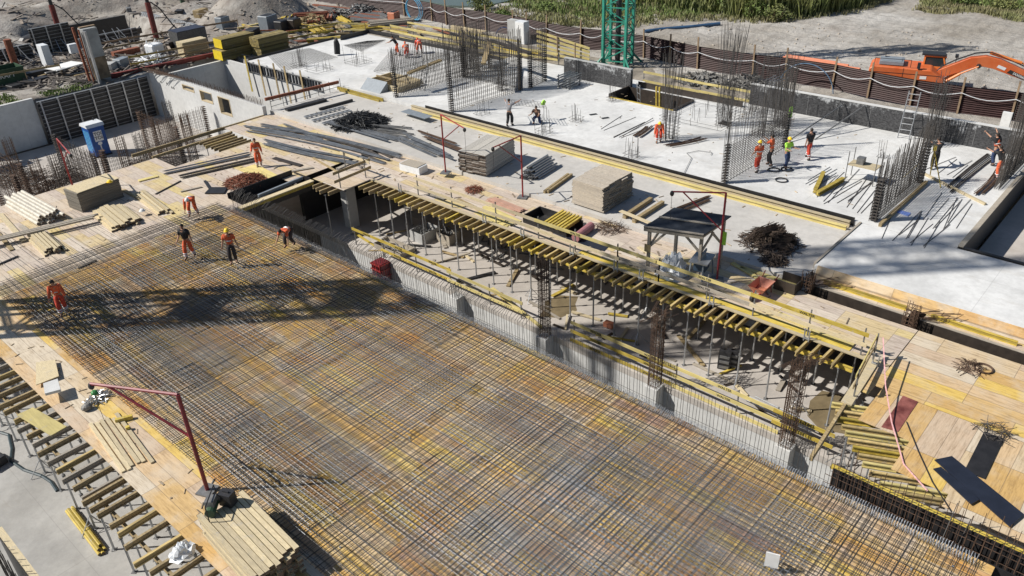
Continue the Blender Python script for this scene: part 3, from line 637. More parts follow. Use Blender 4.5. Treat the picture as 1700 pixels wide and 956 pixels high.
# court edge at the right
solo('edge_form', 'black sided upstand form along the right slab above the sunken court', 'edge formwork', MB().bx(35.1, 47.8, 6.3, 6.45, -.9, .5), M_PLYB)
solo('timber_beam', 'grey board capping the black upstand form at the right edge', 'board', MB().bx(35.1, 47.8, 6.28, 6.5, .502, .56), M_PLANKG)
solo('edge_form', 'black sided form along the slab edge at the far right, ladder-like top', 'edge formwork', MB().bx(35.05, 35.2, -6, 6.27, -.9, .52), M_PLYB)
solo('timber_kicker', 'dark kicker board under the dense rebar wall at the slab corner', 'board', MB().bx(35.1, 41.3, 9.72, 9.86, .45, .62), M_BRN)
solo('timber_kicker', 'dark board between the strip slab and the smooth right slab', 'board', MB().bx(30.1, 35.0, 10.56, 10.66, .2, .5), M_PLANKG)
solo('timber_kicker', 'pale board across the slab between the two bar shadows at the right', 'board', MB().beam((42.5, 10.4, .5), (40.3, 6.8, .5), .12, .12), M_PLANK)
# black edge band + timber on strip/upper slab joint
solo('slab_edge_form', 'long black plywood edge band of the upper slab', 'edge formwork', MB().bx(34.99, 35.03, 10.9, 39.9, .2, .62), M_PLYB)
solo('timber_beam', 'long yellow timber lying along the black edge band, front row', 'beam', MB().ibeam((34.4, 11.0, .30), (34.4, 39.5, .30), .16, .2), M_YELP)
solo('timber_beam', 'second long pale timber against the black edge band', 'beam', MB().ibeam((34.75, 11.0, .36), (34.75, 41.0, .36), .2, .3), M_PLANK)
solo('timber_beam', 'yellow timber form left of the black edge band', 'beam', MB().beam((34.75, 44.0, .3), (34.75, 49.2, .3), .1, .25).beam((34.55, 44.2, .26), (34.55, 48.7, .26), .08, .16), M_YEL)
solo('steel_plate', 'bluish flat sheet lying on the slab joint before the black edge band', 'sheet', MB().beam(at(672, 183, .5), at(712, 195, .5), .7, .02), M_GREY)
# ---------------------------------------------------------------- joists, props, railings
ym = [M_JST, M_JST, M_BRN, M_JST, M_YEL, M_JST]
def joist_row(x0, x1, ys, zc, lab, grp, mats=ym, vary=.12):
    base = {}
    for i, y in enumerate(ys):
        m = mats[random.randrange(len(mats))]
        if m.name not in base:
            base[m.name] = tag(MB().ibeam((0, 0, 0), (x1 - x0, 0, 0), .085, .2).build('timber_joist', m), lab % nth(i), 'timber beam', grp); o = base[m.name]
        else:
            o = base[m.name].copy(); C.objects.link(o)
        o.location = (x0 + random.uniform(-vary, vary), y, zc); o.rotation_euler = (0, 0, jit(.035)); o['label'] = lab % nth(i)
ys = []; y = 33.75
while y > 7.0: ys.append(y); y -= .47 + jit(.05)
joist_row(24.3, 26.2, ys, -.125, '%s yellow timber joist end from the left in the row over the pit', 'timber joists over the pit')
joist_row(22.7, 24.4, [35.95, 35.5, 35.05, 34.5], -.125, '%s joist end under the small deck at the rear pit corner', 'joists at the rear pit corner', [M_BRN, M_YEL])
joist_row(4.0, 6.2, [34.3, 33.7, 33.1, 32.5, 31.8, 31.1, 30.5, 29.9, 29.3, 28.6, 28.1, 27.3, 26.7, 26.1, 25.5, 24.9, 24.2, 23.6, 23.0, 22.4, 21.75, 21.55, 21.1, 20.7, 20.0, 19.5, 18.9, 18.1, 17.5, 16.9, 16.2, 15.5], -.125, '%s timber joist from the top in the row below the left deck edge', 'timber joists along the left deck edge', [M_BRN, M_BRN, M_BRN, M_PLANKG, M_JST])
joist_row(22.6, 24.9, [47.8, 47.35, 46.9, 46.45, 46.0, 45.55, 45.1], -.125, '%s joist in the open bay behind the orange-clad worker', 'joists in the rear open bay', [M_BRN, M_JST])
joist_row(14.2, 16.0, [46.2, 45.8, 45.35], .12, '%s short timber lying over the small hole in the rear deck', 'short timbers on the rear deck', [M_BRN, M_PLANK])
# stepped joist ends at the near pit corner
for k, (x, y, m) in enumerate(((22.6, 5.75, M_YELP), (22.3, 5.5, M_JST), (22.0, 5.3, M_YEL), (21.7, 5.05, M_JST), (21.5, 4.85, M_YELP), (21.2, 4.65, M_JST), (20.95, 4.4, M_YEL), (20.7, 4.15, M_JST), (20.45, 3.9, M_YELP), (20.2, 3.6, M_JST), (19.95, 3.2, M_YELP), (19.8, 2.8, M_JST))):
    solo('timber_joist', nth(k) + ' stepped joist end from the top by the right pit corner', 'timber beam', MB().ibeam((x - .35, y + .75, -.125), (x + .55, y - 1.2, -.125), .09, .2), m, 'stepped joists at the right pit corner')
solo('timber_beam', 'weathered beam running down from the red sheet to the stepped joists', 'beam', MB().beam((24.6, 6.3, -.1), (19.3, 5.9, -.05), .1, .2), M_BRN)
solo('edge_board', 'pale board closing the pit deck corner below the railing', 'board', MB().beam((25.35, 6.3, .03), (22.4, 6.1, .03), .35, .05), M_PLANK)
solo('edge_board', 'thin pale board along the inner edge of the joist row over the pit', 'board', MB().bx(25.2, 25.36, 6.4, 33.9, .004, .05), M_PLANK)
solo('edge_board', 'orange plank strip laid behind the joist ends over the pit', 'board', MB().bx(25.4, 25.75, 7.2, 19.5, .004, .03), M_YEL)
for x, m, lab in ((24.85, M_YEL, 'long yellow primary beam under the joists over the pit, front line'), (26.9, M_YEL, 'second primary beam deeper under the pit deck')): solo('primary_beam', lab, 'beam', MB().ibeam((x, 6.8, -.34), (x, 34, -.34)), m)
for x, lab in ((4.45, 'outer primary beam under the left deck joists'), (5.6, 'inner primary beam under the left deck joists')): solo('primary_beam', lab, 'beam', MB().ibeam((x, 14, -.34), (x, 35, -.34)), M_BRN)
H = 2.66
def make_prop(h, tripod, label, grp, m=M_STEEL):
    t = thing('steel_prop', label, 'steel prop', (0, 0, 0), 0, grp)
    MB().box((0, 0, .008), (.16, .16, .016)).build('base_plate', M_STEELD, t, True)
    MB().rod((0, 0, .016), (0, 0, h * .58), .036, 8).build('outer_tube', m, t, True)
    MB().rod((0, 0, h * .58), (0, 0, h - .01), .027, 8).build('inner_tube', m, t, True)
    MB().rod((0, 0, h * .56), (0, 0, h * .60), .055, 8).rod((-.13, 0, h * .575), (.13, 0, h * .575), .011, 4).build('collar', M_STEELD, t, True)
    MB().box((0, 0, h - .005), (.17, .12, .012)).build('head_plate', M_STEELD, t, True)
    if tripod:
        for k in range(3):
            a = k * 2.09 + .4; MB().rod((.03 * math.cos(a), .03 * math.sin(a), .62), (.5 * math.cos(a), .5 * math.sin(a), .02), .016, 4).rod((.03 * math.cos(a), .03 * math.sin(a), .3), (.28 * math.cos(a), .28 * math.sin(a), .28), .011, 4).build('tripod_leg', m, t, True)
    return t
pr = make_prop(H, False, 'x', 'steel props under the decks'); pt = make_prop(H, True, 'x', 'steel props under the decks'); us = [0, 0]
def put_prop(x, y, z, tri, label, grp):
    src = pt if tri else pr
    if not us[tri]: us[tri] = 1; src.location = (x, y, z); src.rotation_euler = (0, 0, jit(1.5)); src['label'] = label; src['group'] = grp
    else: dup(src, (x, y, z), jit(1.5), label, grp)
y = 33.2; k = 0
while y > 7.2:
    put_prop(24.85 + jit(.05), y, -3.1, k in (2, 9, 14, 18, 20), nth(k) + ' steel prop from the left in the front line along the pit', 'front line of steel props in the pit'); y -= 1.22 + jit(.08); k += 1
y = 32.8; k = 0
while y > 6.9:
    put_prop(26.9 + jit(.05), y, -3.1, k in (5, 12), nth(k) + ' steel prop from the left in the shaded second line under the pit deck', 'second line of steel props in the pit'); y -= 1.35 + jit(.1); k += 1
for k, y in enumerate((33.6, 32.2, 30.8, 29.4, 28.0, 26.6, 25.2, 23.8, 22.4, 21.0, 19.6, 18.2, 16.8, 15.4)): put_prop(4.45, y, -3.1, k % 3 == 1, nth(k) + ' prop from the top in the outer line under the left joists', 'outer props under the left joists')
for k, y in enumerate((33.0, 31.4, 29.8, 28.2, 26.6, 25.0, 23.4, 21.8, 20.2, 18.6, 17.0)): put_prop(5.6, y, -3.1, False, nth(k) + ' prop from the top in the inner line under the left joists', 'inner props under the left joists')
for k, (x, y, tri) in enumerate(((23.0, 35.2, 0), (24.0, 34.7, 0), (23.6, 5.9, 1), (22.4, 5.5, 0), (23.0, 6.0, 1), (21.2, 4.7, 0), (20.4, 3.9, 0), (19.9, 3.2, 0), (24.5, 6.4, 0), (22.9, 47.5, 0), (22.9, 46.0, 0), (23.3, 45.3, 1))):
    put_prop(x, y, -3.1, tri, ('prop at the rear pit corner, ', 'prop under the near right pit corner, ', 'prop below the rear open bay, ')[0 if k < 2 else (1 if k < 9 else 2)] + ONES[k if k < 2 else (k - 2 if k < 9 else k - 9)] + ' counted from the left', 'props at the corners')
def rail(label, pts, z, boards, side=1, text=(), matb=None, group=None, pm=M_STEELD, over=.15, h=1.15, thick=.035):
    "guard rail: posts at pts, boards at the heights given"
    t = thing('guard_rail', label, 'guard rail', (pts[0][0], pts[0][1], z), 0, group)
    for p in pts:
        MB().beam((p[0], p[1], z), (p[0], p[1], z + h), .045, .045, (1, 0, 0)).box((p[0] + .03, p[1], z + h * .45), (.1, .05, .06)).build('rail_post', pm, t)
    for bi, (hz, i0, i1, m) in enumerate(boards):
        a, b_ = Vector((*pts[i0][:2], z + hz)), Vector((*pts[i1][:2], z + hz)); d = (b_ - a).normalized(); nrm = Vector((d.y, -d.x, 0)) * side * (.045 + .009 * bi)
        a = a - d * over + nrm; b2_ = b_ + d * over + nrm; a.z += jit(.02); b2_.z += jit(.02)
        bd = MB().beam(a, b2_, thick, .155).build('rail_board', m, t)
        if bi in text:
            n = max(1, int((b2_ - a).length / 2.4))
            for q in range(n):
                c_ = a + (b2_ - a) * ((q + .5) / n) - wloc(t) + Vector((d.y, -d.x, 0)) * side * (thick / 2 + .003)
                lettering(bd, 'WALTER', .15, c_, d, (0, 0, 1), M_TEXT)
    return t
pp = [at(px, py, 1.15) for px, py in ((690, 291), (748, 310), (820, 336), (890, 361), (952, 382), (1025, 405), (1100, 425), (1179, 454), (1259, 479), (1349, 513), (1441, 542))]
pp = [(25.42, p.y) for p in pp]
rail('guard rail with pale and yellow boards on the pit deck, left half', pp[:6], 0, [(.95, 0, 2, M_PLANK), (.5, 0, 2, M_PLANK), (.95, 2, 3, M_PLANK), (.5, 2, 3, M_PLANK), (.95, 3, 5, M_YELP), (.5, 3, 5, M_PLANK)], text=(4,))
rail('guard rail with lettered yellow boards on the pit deck, right half', pp[6:], 0, [(.95, 0, 2, M_YELP), (.5, 0, 2, M_PLANKG), (.95, 2, 4, M_YEL), (.5, 2, 4, M_PLANK)], text=(0, 1, 2))
rail('guard rail with two brown boards across the rear pit corner', [(25.3, 36.2), (25.3, 34.4), (23.5, 34.35)][::-1], 0, [(.95, 0, 1, M_BRN), (.5, 0, 1, M_BRN), (.95, 1, 2, M_PLANK)], over=.4)
rail('short guard rail of brown boards at the right pit corner', [(25.35, 6.35), (22.9, 6.05)], 0, [(.95, 0, 1, M_YELP), (.5, 0, 1, M_BRN)])
rail('short guard rail continuing between the two halves on the pit deck', [pp[5], pp[6]], 0, [(.95, 0, 1, M_YELP), (.5, 0, 1, M_PLANKG)], over=-.1, h=1.1)
rail('lower guard rail of lettered yellow boards at the pit floor edge, left run', [(23.3, y) for y in (33.4, 31.0, 28.4, 25.9, 23.2, 21.2)], -3.1, [(1.0, 0, 3, M_YEL), (.45, 1, 3, M_YEL), (.9, 3, 5, M_YELP), (.4, 3, 5, M_YELP)], text=(0, 1))
rail('lower guard rail of lettered yellow boards at the pit floor edge, right run', [(23.3, y) for y in (18.1, 15.6, 12.9, 10.2, 8.6, 6.6)], -3.1, [(1.0, 0, 2, M_YELP), (.55, 0, 2, M_YEL), (1.0, 2, 4, M_YELP), (.55, 2, 4, M_YELP), (.12, 0, 2, M_YEL), (1.0, 4, 5, M_YEL), (.5, 4, 5, M_YEL), (.1, 2, 4, M_YELP)], text=(0, 1, 2, 3, 4, 5))
solo('timber_beam', 'yellow plank slanting from the left railing to the tall rebar cage', 'beam', MB().beam((23.9, 23.6, -2.6), (23.2, 19.9, -3.02), .16, .05), M_YELP)
for k, (p, q, lab) in enumerate((((1310, 625), (1440, 770), 'long handrail tubes stacked at the pit floor right end'),)): pass
mb = MB()
for k in range(6): mb.rod((23.7 + k * .07, 10.0 + jit(.2), -2.6 + .06 * (k % 2)), (23.5 + k * .07, 7.4 + jit(.2), -2.6 + .06 * (k % 2)), .03, 6)
solo('steel_tube_bundle', 'bundle of shiny steel tubes at the pit railing near the right corner', 'tubes', mb, M_STEEL)
# posts and clamps on joists (short upright formwork clamps)
for k, (px, py) in enumerate(((657, 318), (815, 360), (882, 380), (945, 420), (1020, 445), (1048, 520 - 50), (1175, 505), (1335, 560), (1440, 612))):
    p = at(px, py, .1); mb = MB().beam((25.1, p.y, -.02), (25.1, p.y, .5), .04, .05).beam((25.1, p.y - .18, -.02), (25.1, p.y - .18, .45), .04, .05).box((25.1, p.y - .09, .1), (.08, .25, .05))
    solo('rail_clamp', nth(k) + ' steel railing clamp from the left on the joists over the pit', 'clamp', mb, M_STEEL, 'railing clamps on the joists')
# ---------------------------------------------------------------- swing-arm hoists
def hoist(bx_, z, top, tip, label, m=M_RED, elbow=None, r=.045):
    b0 = at(*bx_, z); h = htop(b0, top[1]); t = thing('swing_arm_hoist', label, 'hoist', b0)
    T = b0 + Vector((0, 0, h)); E = at(*tip, z + h - .1)
    MB().rod(b0, T, r, 8).build('mast', m, t)
    MB().rod(T, E, r * .8, 6).build('arm', m, t)
    MB().rod(b0 + Vector((0, 0, h * .58)), T + (E - T) * .8, r * .65, 6).build('brace', M_REDD, t)
    MB().box(b0 + Vector((0, 0, .03)), (.5, .5, .06), .4).rod(b0, b0 + Vector((.4, .3, .02)), .02).build('base_plate', M_STEELD, t)
    MB().ell(E + Vector((0, 0, -.08)), (.09, .09, .12), 8, 6).rod(E, E - Vector((0, 0, min(1.3, h - .3))), .008, 4).build('pulley', M_DARK, t)
    return t
hoist((345, 815), 0, (285, 655), (150, 637), 'large maroon swing-arm hoist standing at the lower left beside the plank stack', M_REDD, r=.06)
hoist((740, 287), .2, (740, 190), (771, 213), 'red swing-arm hoist on the grey slab left of the banded plank stack')
hoist((868, 328), 0, (868, 225), (818, 245), 'red swing-arm hoist between the plank stack and the prop bundle')
hoist((122, 312), 0, (95, 230), (117, 256), 'maroon and purple swing-arm hoist at the rear deck edge by the rebar')
hoist((1190, 465), 0, (1215, 320), (1116, 318), 'dark red swing-arm hoist behind the saw shelter', M_REDD)
# ---------------------------------------------------------------- stacks of planks, panels, bundles
def plankstack(p, q, n, h, wd, label, m, me_, cat='plank stack', layers=8, ends='q', rag=.06):
    "stack along the line p..q (p,q = the two lower corners of its long face), wd deep"
    p, q = Vector(p), Vector(q); d = (q - p); L = d.length; d.normalize(); a = Vector((-d.y, d.x, 0)) * (1 if wd > 0 else -1); W = abs(wd)
    t = thing('plank_stack', label, cat, (p + q) / 2)
    top = MB(); e = MB(); lh = h / layers
    for j in range(layers):
        for i in range(n):
            o = a * (W * (i + .5) / n); s0, s1 = jit(rag), jit(rag); z = Vector((0, 0, lh * (j + .5)))
            A = p + o + d * s0 + z; B = q + o + d * s1 + z; tz = jit(.012) if j == layers - 1 else 0; top.beam(A + Vector((0, 0, tz)), B + Vector((0, 0, tz + jit(.01))), W / n - random.uniform(.008, .03), lh - .006)
            for E_, sg in ((A, -1), (B, 1)): e.beam(E_ + d * (sg * .001), E_ + d * (sg * .006), W / n - .012, lh - .012)
    top.build('planks', m, t, extra=(e, me_))
    return t, a
def corners(a, b, c, z): return at(*a, z), at(*b, z), at(*c, z)
A, B, D = corners((766, 281), (808, 292), (855, 262), .28)
t, a = plankstack(B, D, 4, 1.15, (A - B).length, 'banded stack of pale grey planks right of the red hoist on the grey slab', mat('plank_silver', (.42, .40, .36), .85, .2, 4, stretch=(3, 3, 14), island=.18), M_ENDS, layers=16)
st_ = MB()
for f in (.3, .7): P0 = B + (D - B) * f; st_.bx(29.0, 29.03, P0.y - .02, P0.y + .02, .28, 1.45)
A, B, D = corners((950, 337), (1000, 353), (1050, 325), .28)
plankstack(A, B, 5, 1.28, (D - B).length, 'big block of light tan planks in the middle of the grey slab', mat('plank_tan', (.48, .42, .34), .8, .2, 3, stretch=(3, 3, 18), island=.12), M_SIDEP, layers=18, rag=.07)
A, B, D = corners((330, 860), (417, 958), (488, 899), .95)
A.z = B.z = .1
plankstack(A, B, 9, .85, math.hypot(D.x - B.x, D.y - B.y), 'heavy stack of long boards with dark butt ends at the bottom left', M_PLANK, M_ENDS, layers=8, rag=.16)
A, B, D = corners((138, 353), (206, 327), (196, 300), 0)
plankstack(A, B, 1, 1.05, 1.35, 'tall stack of dark edged formwork panels on the rear left deck', M_SIDEP, M_SIDEP, 'panel stack', layers=26, rag=.02)
solo('plywood_panel', 'pale top sheet on the dark edged panel stack', 'panel', MB().beam(A + Vector((0, .68, 1.08)), B + Vector((0, .68, 1.08)), 1.3, .02), M_PLANK)
def fan(label, p, q, n, wd, m, z=0, h=.05, rag=.25, w1=.12, layers=1, name='plank_pile', ang=0):
    p, q = Vector(p), Vector(q); d = (q - p).normalized(); a = Vector((-d.y, d.x, 0)); mb = MB()
    ee = MB()
    for l in range(layers):
        for i in range(max(1, n - l)):
            o = a * (wd * ((i + .5 + l * .5) / n - .5)); Q = q + o * (1 + ang) + d * jit(rag) + Vector((0, 0, z + h * (l + .5))) + a * jit(.03); mb.beam(p + o + d * jit(rag) + Vector((0, 0, z + h * (l + .5))), Q, min(w1, wd / n * .93), h - .005)
            if layers > 1: ee.beam(Q + d * .002, Q + d * .012, min(w1, wd / n * .85), h - .02)
    loc = (p + q) / 2
    return tag(mb.build(name, m, None, loc=loc, extra=(ee, M_ENDS) if layers > 1 else None), label, 'planks')
fan('row of six long planks lying on the left deck by the joists', at(175, 700), at(228, 775), 6, 1.0, M_PLANK, h=.06)
fan('short yellow beam and boards beside the six long planks', at(190, 703), at(215, 697), 1, .15, M_YEL, h=.16)
fan('second short yellow beam right of the six long planks', at(200, 718), at(228, 710), 1, .15, M_YEL, h=.16)
fan('long pale plank lying across the left deck at the edge of the mat', at(-30, 408, .2), at(158, 363, .2), 3, .5, M_PLANKG, h=.09, z=.1)
fan('pale timbers with dark ends stacked beside the panel stack', at(180, 350), at(212, 376), 7, 1.7, M_PLANK, h=.1, layers=3, w1=.2)
fan('narrow pile of timbers lying by the white helmet', at(232, 322), at(275, 356), 4, .8, M_PLANK, h=.1, layers=2)
fan('stubby stack of timbers at the upper left of the mat', at(62, 392), at(92, 420), 6, 1.0, M_PLANK, h=.1, layers=3)
def roundbundle(label, p, q, n, wd, m, r=.06, layers=3, me_=M_ENDS, name='timber_bundle'):
    p, q = Vector(p), Vector(q); d = (q - p).normalized(); a = Vector((-d.y, d.x, 0)); t = thing(name, label, 'bundle', (p + q) / 2); mb, e = MB(), MB()
    for l in range(layers):
        for i in range(n - l):
            o = a * (wd * ((i + .5 + l * .5) / n - .5)) + Vector((0, 0, r * (1 + 1.8 * l))); A_ = p + o + d * jit(.25); B_ = q + o + d * jit(.25); mb.rod(A_, B_, r, 7); e.rod(B_ + d * .002, B_ + d * .008, r * .8, 7); e.rod(A_ - d * .002, A_ - d * .008, r * .8, 7)
    mb.build('bars', m, t, extra=(e, me_)); return t
roundbundle('strapped bundle of white-grey timbers at the far left of the deck', at(30, 335), at(88, 368), 7, 1.5, mat('plank_white', (.60, .56, .48), .8, .2, 4), .09, 3)
roundbundle('bundle of galvanised props with dark ends right of the red hoist', at(878, 297, .22), at(912, 276, .22), 7, 1.0, M_STEEL, .06, 7, M_DARK, 'prop_bundle')
roundbundle('bundle of yellow-brown round timbers at the left pit side lying on the floor', at(120, 852, -3.1), at(168, 915, -3.1), 3, .3, M_YEL, .06, 2, M_ENDS)
fan('two weathered timbers lying in front of the tan plank block', at(905, 322, .2), at(943, 294, .2), 2, .3, M_BRN, h=.16)
fan('left one of two parallel beams lying left of the shelter', at(1036, 363, .2), at(1080, 333, .2), 1, .2, M_BRN, h=.2, w1=.2, name='timber_beam', rag=0)
fan('right one of two parallel beams lying left of the shelter', at(1052, 370, .2), at(1100, 339, .2), 1, .2, M_BRN, h=.2, w1=.2, name='timber_beam', rag=0)
fan('fresh pale board laid across the two parallel beams', at(1030, 352, .45), at(1078, 372, .45), 1, .25, M_PLANK, h=.04, z=.05, w1=.25, rag=0)
fan('yellow plywood sheets stacked by the tangle of wire', at(800, 348), at(850, 372), 4, 1.1, M_YELP, h=.03, layers=4, w1=.5)
fan('reddish plywood sheets beside the yellow ones on the pit deck', at(815, 333), at(862, 352), 3, .9, mat('ply_pinkish', (.45, .27, .20), .8, .2, 2), h=.03, layers=4, w1=.5)
# small timber tray with yellow beams and pink roll
t = thing('timber_tray', 'open dark tray holding short yellow beams on the pit deck', 'tray', at(870, 372)); P0 = at(862, 365); P1 = at(905, 375)
MB().bx(26.3, 27.6, 20.9, 23.6, .0, .03).bx(26.3, 26.35, 20.9, 23.6, .03, .4).bx(27.55, 27.6, 20.9, 23.6, .03, .4).bx(26.36, 27.54, 23.55, 23.6, .03, .4).build('tray', M_PLYB, t)
for k in range(7): solo('short_beam', nth(k) + ' short yellow beam counted from the pink roll in the dark tray', 'beam', MB().ibeam((26.2 + jit(.05), 21.0 + k * .19, .42), (27.8 + jit(.05), 21.15 + k * .19, .42), .1, .16), M_YEL, 'short yellow beams in the tray')
solo('membrane_roll', 'dusty pink roll lying beside the yellow beams', 'roll', MB().rod((26.2, 20.3, .2), (27.7, 20.5, .2), .2, 14), M_PINK)
solo('wire_pile', 'rusty brown heap of tie wire on the deck behind the black trough', 'wire heap', tangle_mb(at(408, 303), 1.15, .5, 620, .016, .55, 4), M_RUST)
solo('wire_pile', 'small tangle of rusty wire on the pit deck by the yellow sheets', 'wire heap', tangle_mb(at(787, 316), .45, .3, 120, .012, .5, 5), M_RUST)
solo('wire_pile', 'loose bent wires right of the pink roll', 'wire heap', tangle_mb(at(940, 373), .5, .2, 60, .011, .6, 6), M_REBR)
solo('wire_pile', 'scattered bent bars on the deck left of the shelter', 'wire heap', tangle_mb(at(1015, 378), .7, .2, 80, .011, .9, 8), M_REBR)
hp = at(1276, 405, .2); mb = tangle_mb(hp, 1.25, .35, 260, .02, .9, 9)
for k in range(34):     # clumped sheaves of bent offcuts leaning on each other
    a = jit(3.14); rr = random.uniform(.1, 1.0); c_ = Vector((hp.x + rr * math.cos(a) * .6, hp.y + rr * math.sin(a) * 1.0, .2)); t1 = jit(3.14); el = random.uniform(.0, .75); dv = Vector((math.cos(t1) * math.cos(el), math.sin(t1) * math.cos(el), math.sin(el))); hz = random.uniform(.05, .7) * (1.1 - rr * .8)
    for q in range(30):
        o = Vector((jit(.16), jit(.16), jit(.08))); L_ = random.uniform(.35, .6); p_ = c_ + o + Vector((0, 0, hz + .1)); e_ = p_ + (dv + Vector((jit(.1), jit(.1), jit(.06) - .25))) * L_; s_ = p_ - dv * .45; s_.z = max(.22, s_.z); e_.z = max(.22, min(e_.z, 1.3)); mb.path([s_, p_, e_], .018, 3)
solo('scrap_pile', 'tall dark brown heap of bar offcuts right of the shelter', 'scrap heap', mb, M_STRAW)
solo('wire_pile', 'smaller brown tangle in front of the tall offcut heap', 'scrap heap', tangle_mb(at(1285, 434, .2), .5, .4, 220, .02, .5, 10), M_STRAW)
solo('wire_pile', 'coil and bent bars on the orange deck at the right', 'wire heap', tangle_mb(at(1612, 612), .45, .15, 50, .011, .6, 12), M_REBR)
for (px, py, z, lab) in ((1632, 613, 0, 'rusty wire coil on the orange deck at the right'), (1285, 283, .45, 'black cable ring by the boots of the man in green'), (1306, 282, .45, 'second black ring in front of the man in green'), (1297, 300, .45, 'black ring lying alone on the slab below the four workers')):
    p = at(px, py, z); mb = MB(); n = 18
    for l in range(2): mb.path([p + Vector(((.28 + .02 * l) * math.cos(k * 6.2832 / n), (.28 + .02 * l) * math.sin(k * 6.2832 / n), .03 + .03 * l)) for k in range(n + 1)], .02, 5)
    solo('cable_ring', lab, 'ring', mb, M_REBR if py > 600 else M_DARK)
# bundles of reinforcing bars
def rb(label, a, b_, z, wd, h, n, m, r=.013, curve=0, spread=.3, name='rebar_bundle'):
    if n < 20:      # a few separate bars, splayed
        p, q = at(*a, z), at(*b_, z); d = (q - p).normalized(); s_ = Vector((-d.y, d.x, 0)); mb = MB()
        for i in range(max(3, int(n * .8))):
            o = s_ * (jit(1.0)); o2 = o * random.uniform(.5, 1.3) + s_ * jit(.3); mb.rod(p + o + d * jit(.5) + Vector((0, 0, r)), q + o2 + d * jit(.7) + Vector((0, 0, r + .02 * random.random())), r * .8, 4)
        return solo(name, label, 'rebar bundle', mb, m)
    return solo(name, label, 'rebar bundle', bundle_mb(at(*a, z), at(*b_, z), wd, h, n, r, curve, 4, spread), m)
rb('long grey bar bundle sweeping from the rear deck to the pit corner', (428, 215), (655, 268), 0, 1.5, .18, 130, M_REBB, .014, .4, 1.0)
rb('grey bar bundle next to the orange worker behind the deck', (470, 212), (525, 232), .0, .8, .2, 60, M_REBB, .013)
rb('shorter grey bars beside the long sweeping bundle', (440, 238), (600, 272), 0, .7, .12, 60, M_REBB, .014, -.2)
rb('dark tipped bar bundle ending above the wooden railing', (548, 232), (650, 265), 0, .6, .3, 80, M_REBD, .013, .3)
rb('thin grey bars lying across the rear deck toward the hole', (282, 286), (420, 256), .02, .5, .08, 40, M_REBB, .013)
rb('dark bars lying in front of the worker on the rear deck', (312, 292), (440, 262), .02, .5, .12, 50, M_REBD, .013)
rb('grey bar bundle at the strip slab edge', (550, 205), (655, 235), .2, .7, .22, 70, M_REBB, .015)
rb('grey bar bundle under the first red hoist', (672, 232), (738, 262), .2, 1.1, .25, 90, M_REBB, .015, 0, .5)
rb('dark bar bundle just behind the first red hoist', (700, 226), (760, 248), .2, .7, .3, 70, M_REBR, .015, 0, .4)
rb('grey bars beside the black coils on the strip slab', (620, 215), (680, 222), .2, 1.6, .3, 90, M_STEELD, .016, 0, .5)
rb('dark brown bars lying flat behind the saw shelter', (1130, 350), (1180, 330), .2, .5, .12, 40, M_REBR, .016)
solo('bar_coils', 'black heap of bent bars and coils on the rear strip slab', 'rebar heap', tangle_mb(at(598, 205, .2), 1.7, .75, 900, .022, .9, 14), mat('black_bars', (.02, .022, .025), .55, .3, 5))
for k, (a, b_, n, m, lab) in enumerate((((1012, 222), (1062, 198), 10, M_REBD, 'parallel dark bars lying left of the crouching man with the helmet'), ((1058, 228), (1078, 212), 30, M_REBR, 'short brown bars at the feet of the stooping man'), ((1108, 244), (1165, 232), 30, M_REBR, 'dark bars lying right of the stooping man'),
    ((1362, 312), (1402, 288), 10, M_REBB, 'thin bars beside the two yellow beams'), ((1385, 335), (1430, 290), 9, M_REBD, 'thin dark bars between the yellow beams and the rebar wall'),
    ((1400, 345), (1440, 310), 5, M_REBD, 'few loose bars by the near rebar wall foot'), ((1500, 400), (1535, 360), 12, M_REBD, 'dark bars lying in the striped shadow of the rebar wall'), ((1560, 375), (1588, 335), 10, M_REBD, 'splayed dark bars on the slab corner at the right'),
    ((1575, 318), (1640, 262), 26, M_REBD, 'thick black bar bundle beside the yellow tripod'), ((1622, 325), (1655, 285), 26, M_REBR, 'rusty bar bundle at the feet of the man in orange trousers'), ((1552, 290), (1592, 264), 6, M_REBD, 'single dark bars in front of the tripod'))):
    rb(lab, a, b_, .45, .35 if n < 20 else .6, .06 if n < 20 else .14, n, m, .017, jit(.15), .25)
for k, (px, py, px2, py2, lab) in enumerate(((1353, 317, 1367, 287, 'yellow beam standing off left in the pair on the slab'), (1357, 321, 1400, 297, 'yellow beam pointing right in the pair on the slab'))): solo('timber_beam', lab, 'beam', MB().ibeam(at(px, py, .6), at(px2, py2, .6), .2, .2), M_YEL)
# sheets and boards left on decks
def sheet(label, pts, z, m, th=.03, name='plywood_panel'):
    ps = [at(*p, z) for p in pts]; n = len(ps); mb = MB(); mb.add([(p.x, p.y, z) for p in ps] + [(p.x, p.y, z + th) for p in ps], [tuple(range(n)), tuple(range(n, 2 * n))] + [(i, (i + 1) % n, n + (i + 1) % n, n + i) for i in range(n)])
    return solo(name, label, 'panel', mb, m)
sheet('yellow plywood sheet lying over the left joists', [(28, 690), (55, 677), (111, 709), (85, 724)], .03, M_YELP)
sheet('pale upper sheet of the offcut pile on the left deck', [(60, 602), (92, 598), (98, 625), (60, 640)], .12, M_PLANK)
sheet('grey upper sheet of the offcut pile on the left deck', [(73, 640), (97, 632), (102, 650), (76, 657)], .35, M_WALL, .1)
sheet('large black faced panel lying diagonally on the orange deck', [(1551, 764), (1580, 758), (1700, 855), (1676, 875)], .05, mat('panel_navy', (.018, .022, .035), .4, .2, 3), .03)
sheet('narrow black faced panel in front of the larger black one', [(1549, 779), (1562, 776), (1626, 830), (1612, 838)], .05, MATS['panel_navy'], .03)
sheet('yellow boards on the rear deck before the orange worker', [(398, 282), (425, 273), (467, 295), (438, 302)], .02, M_YELP, .05)
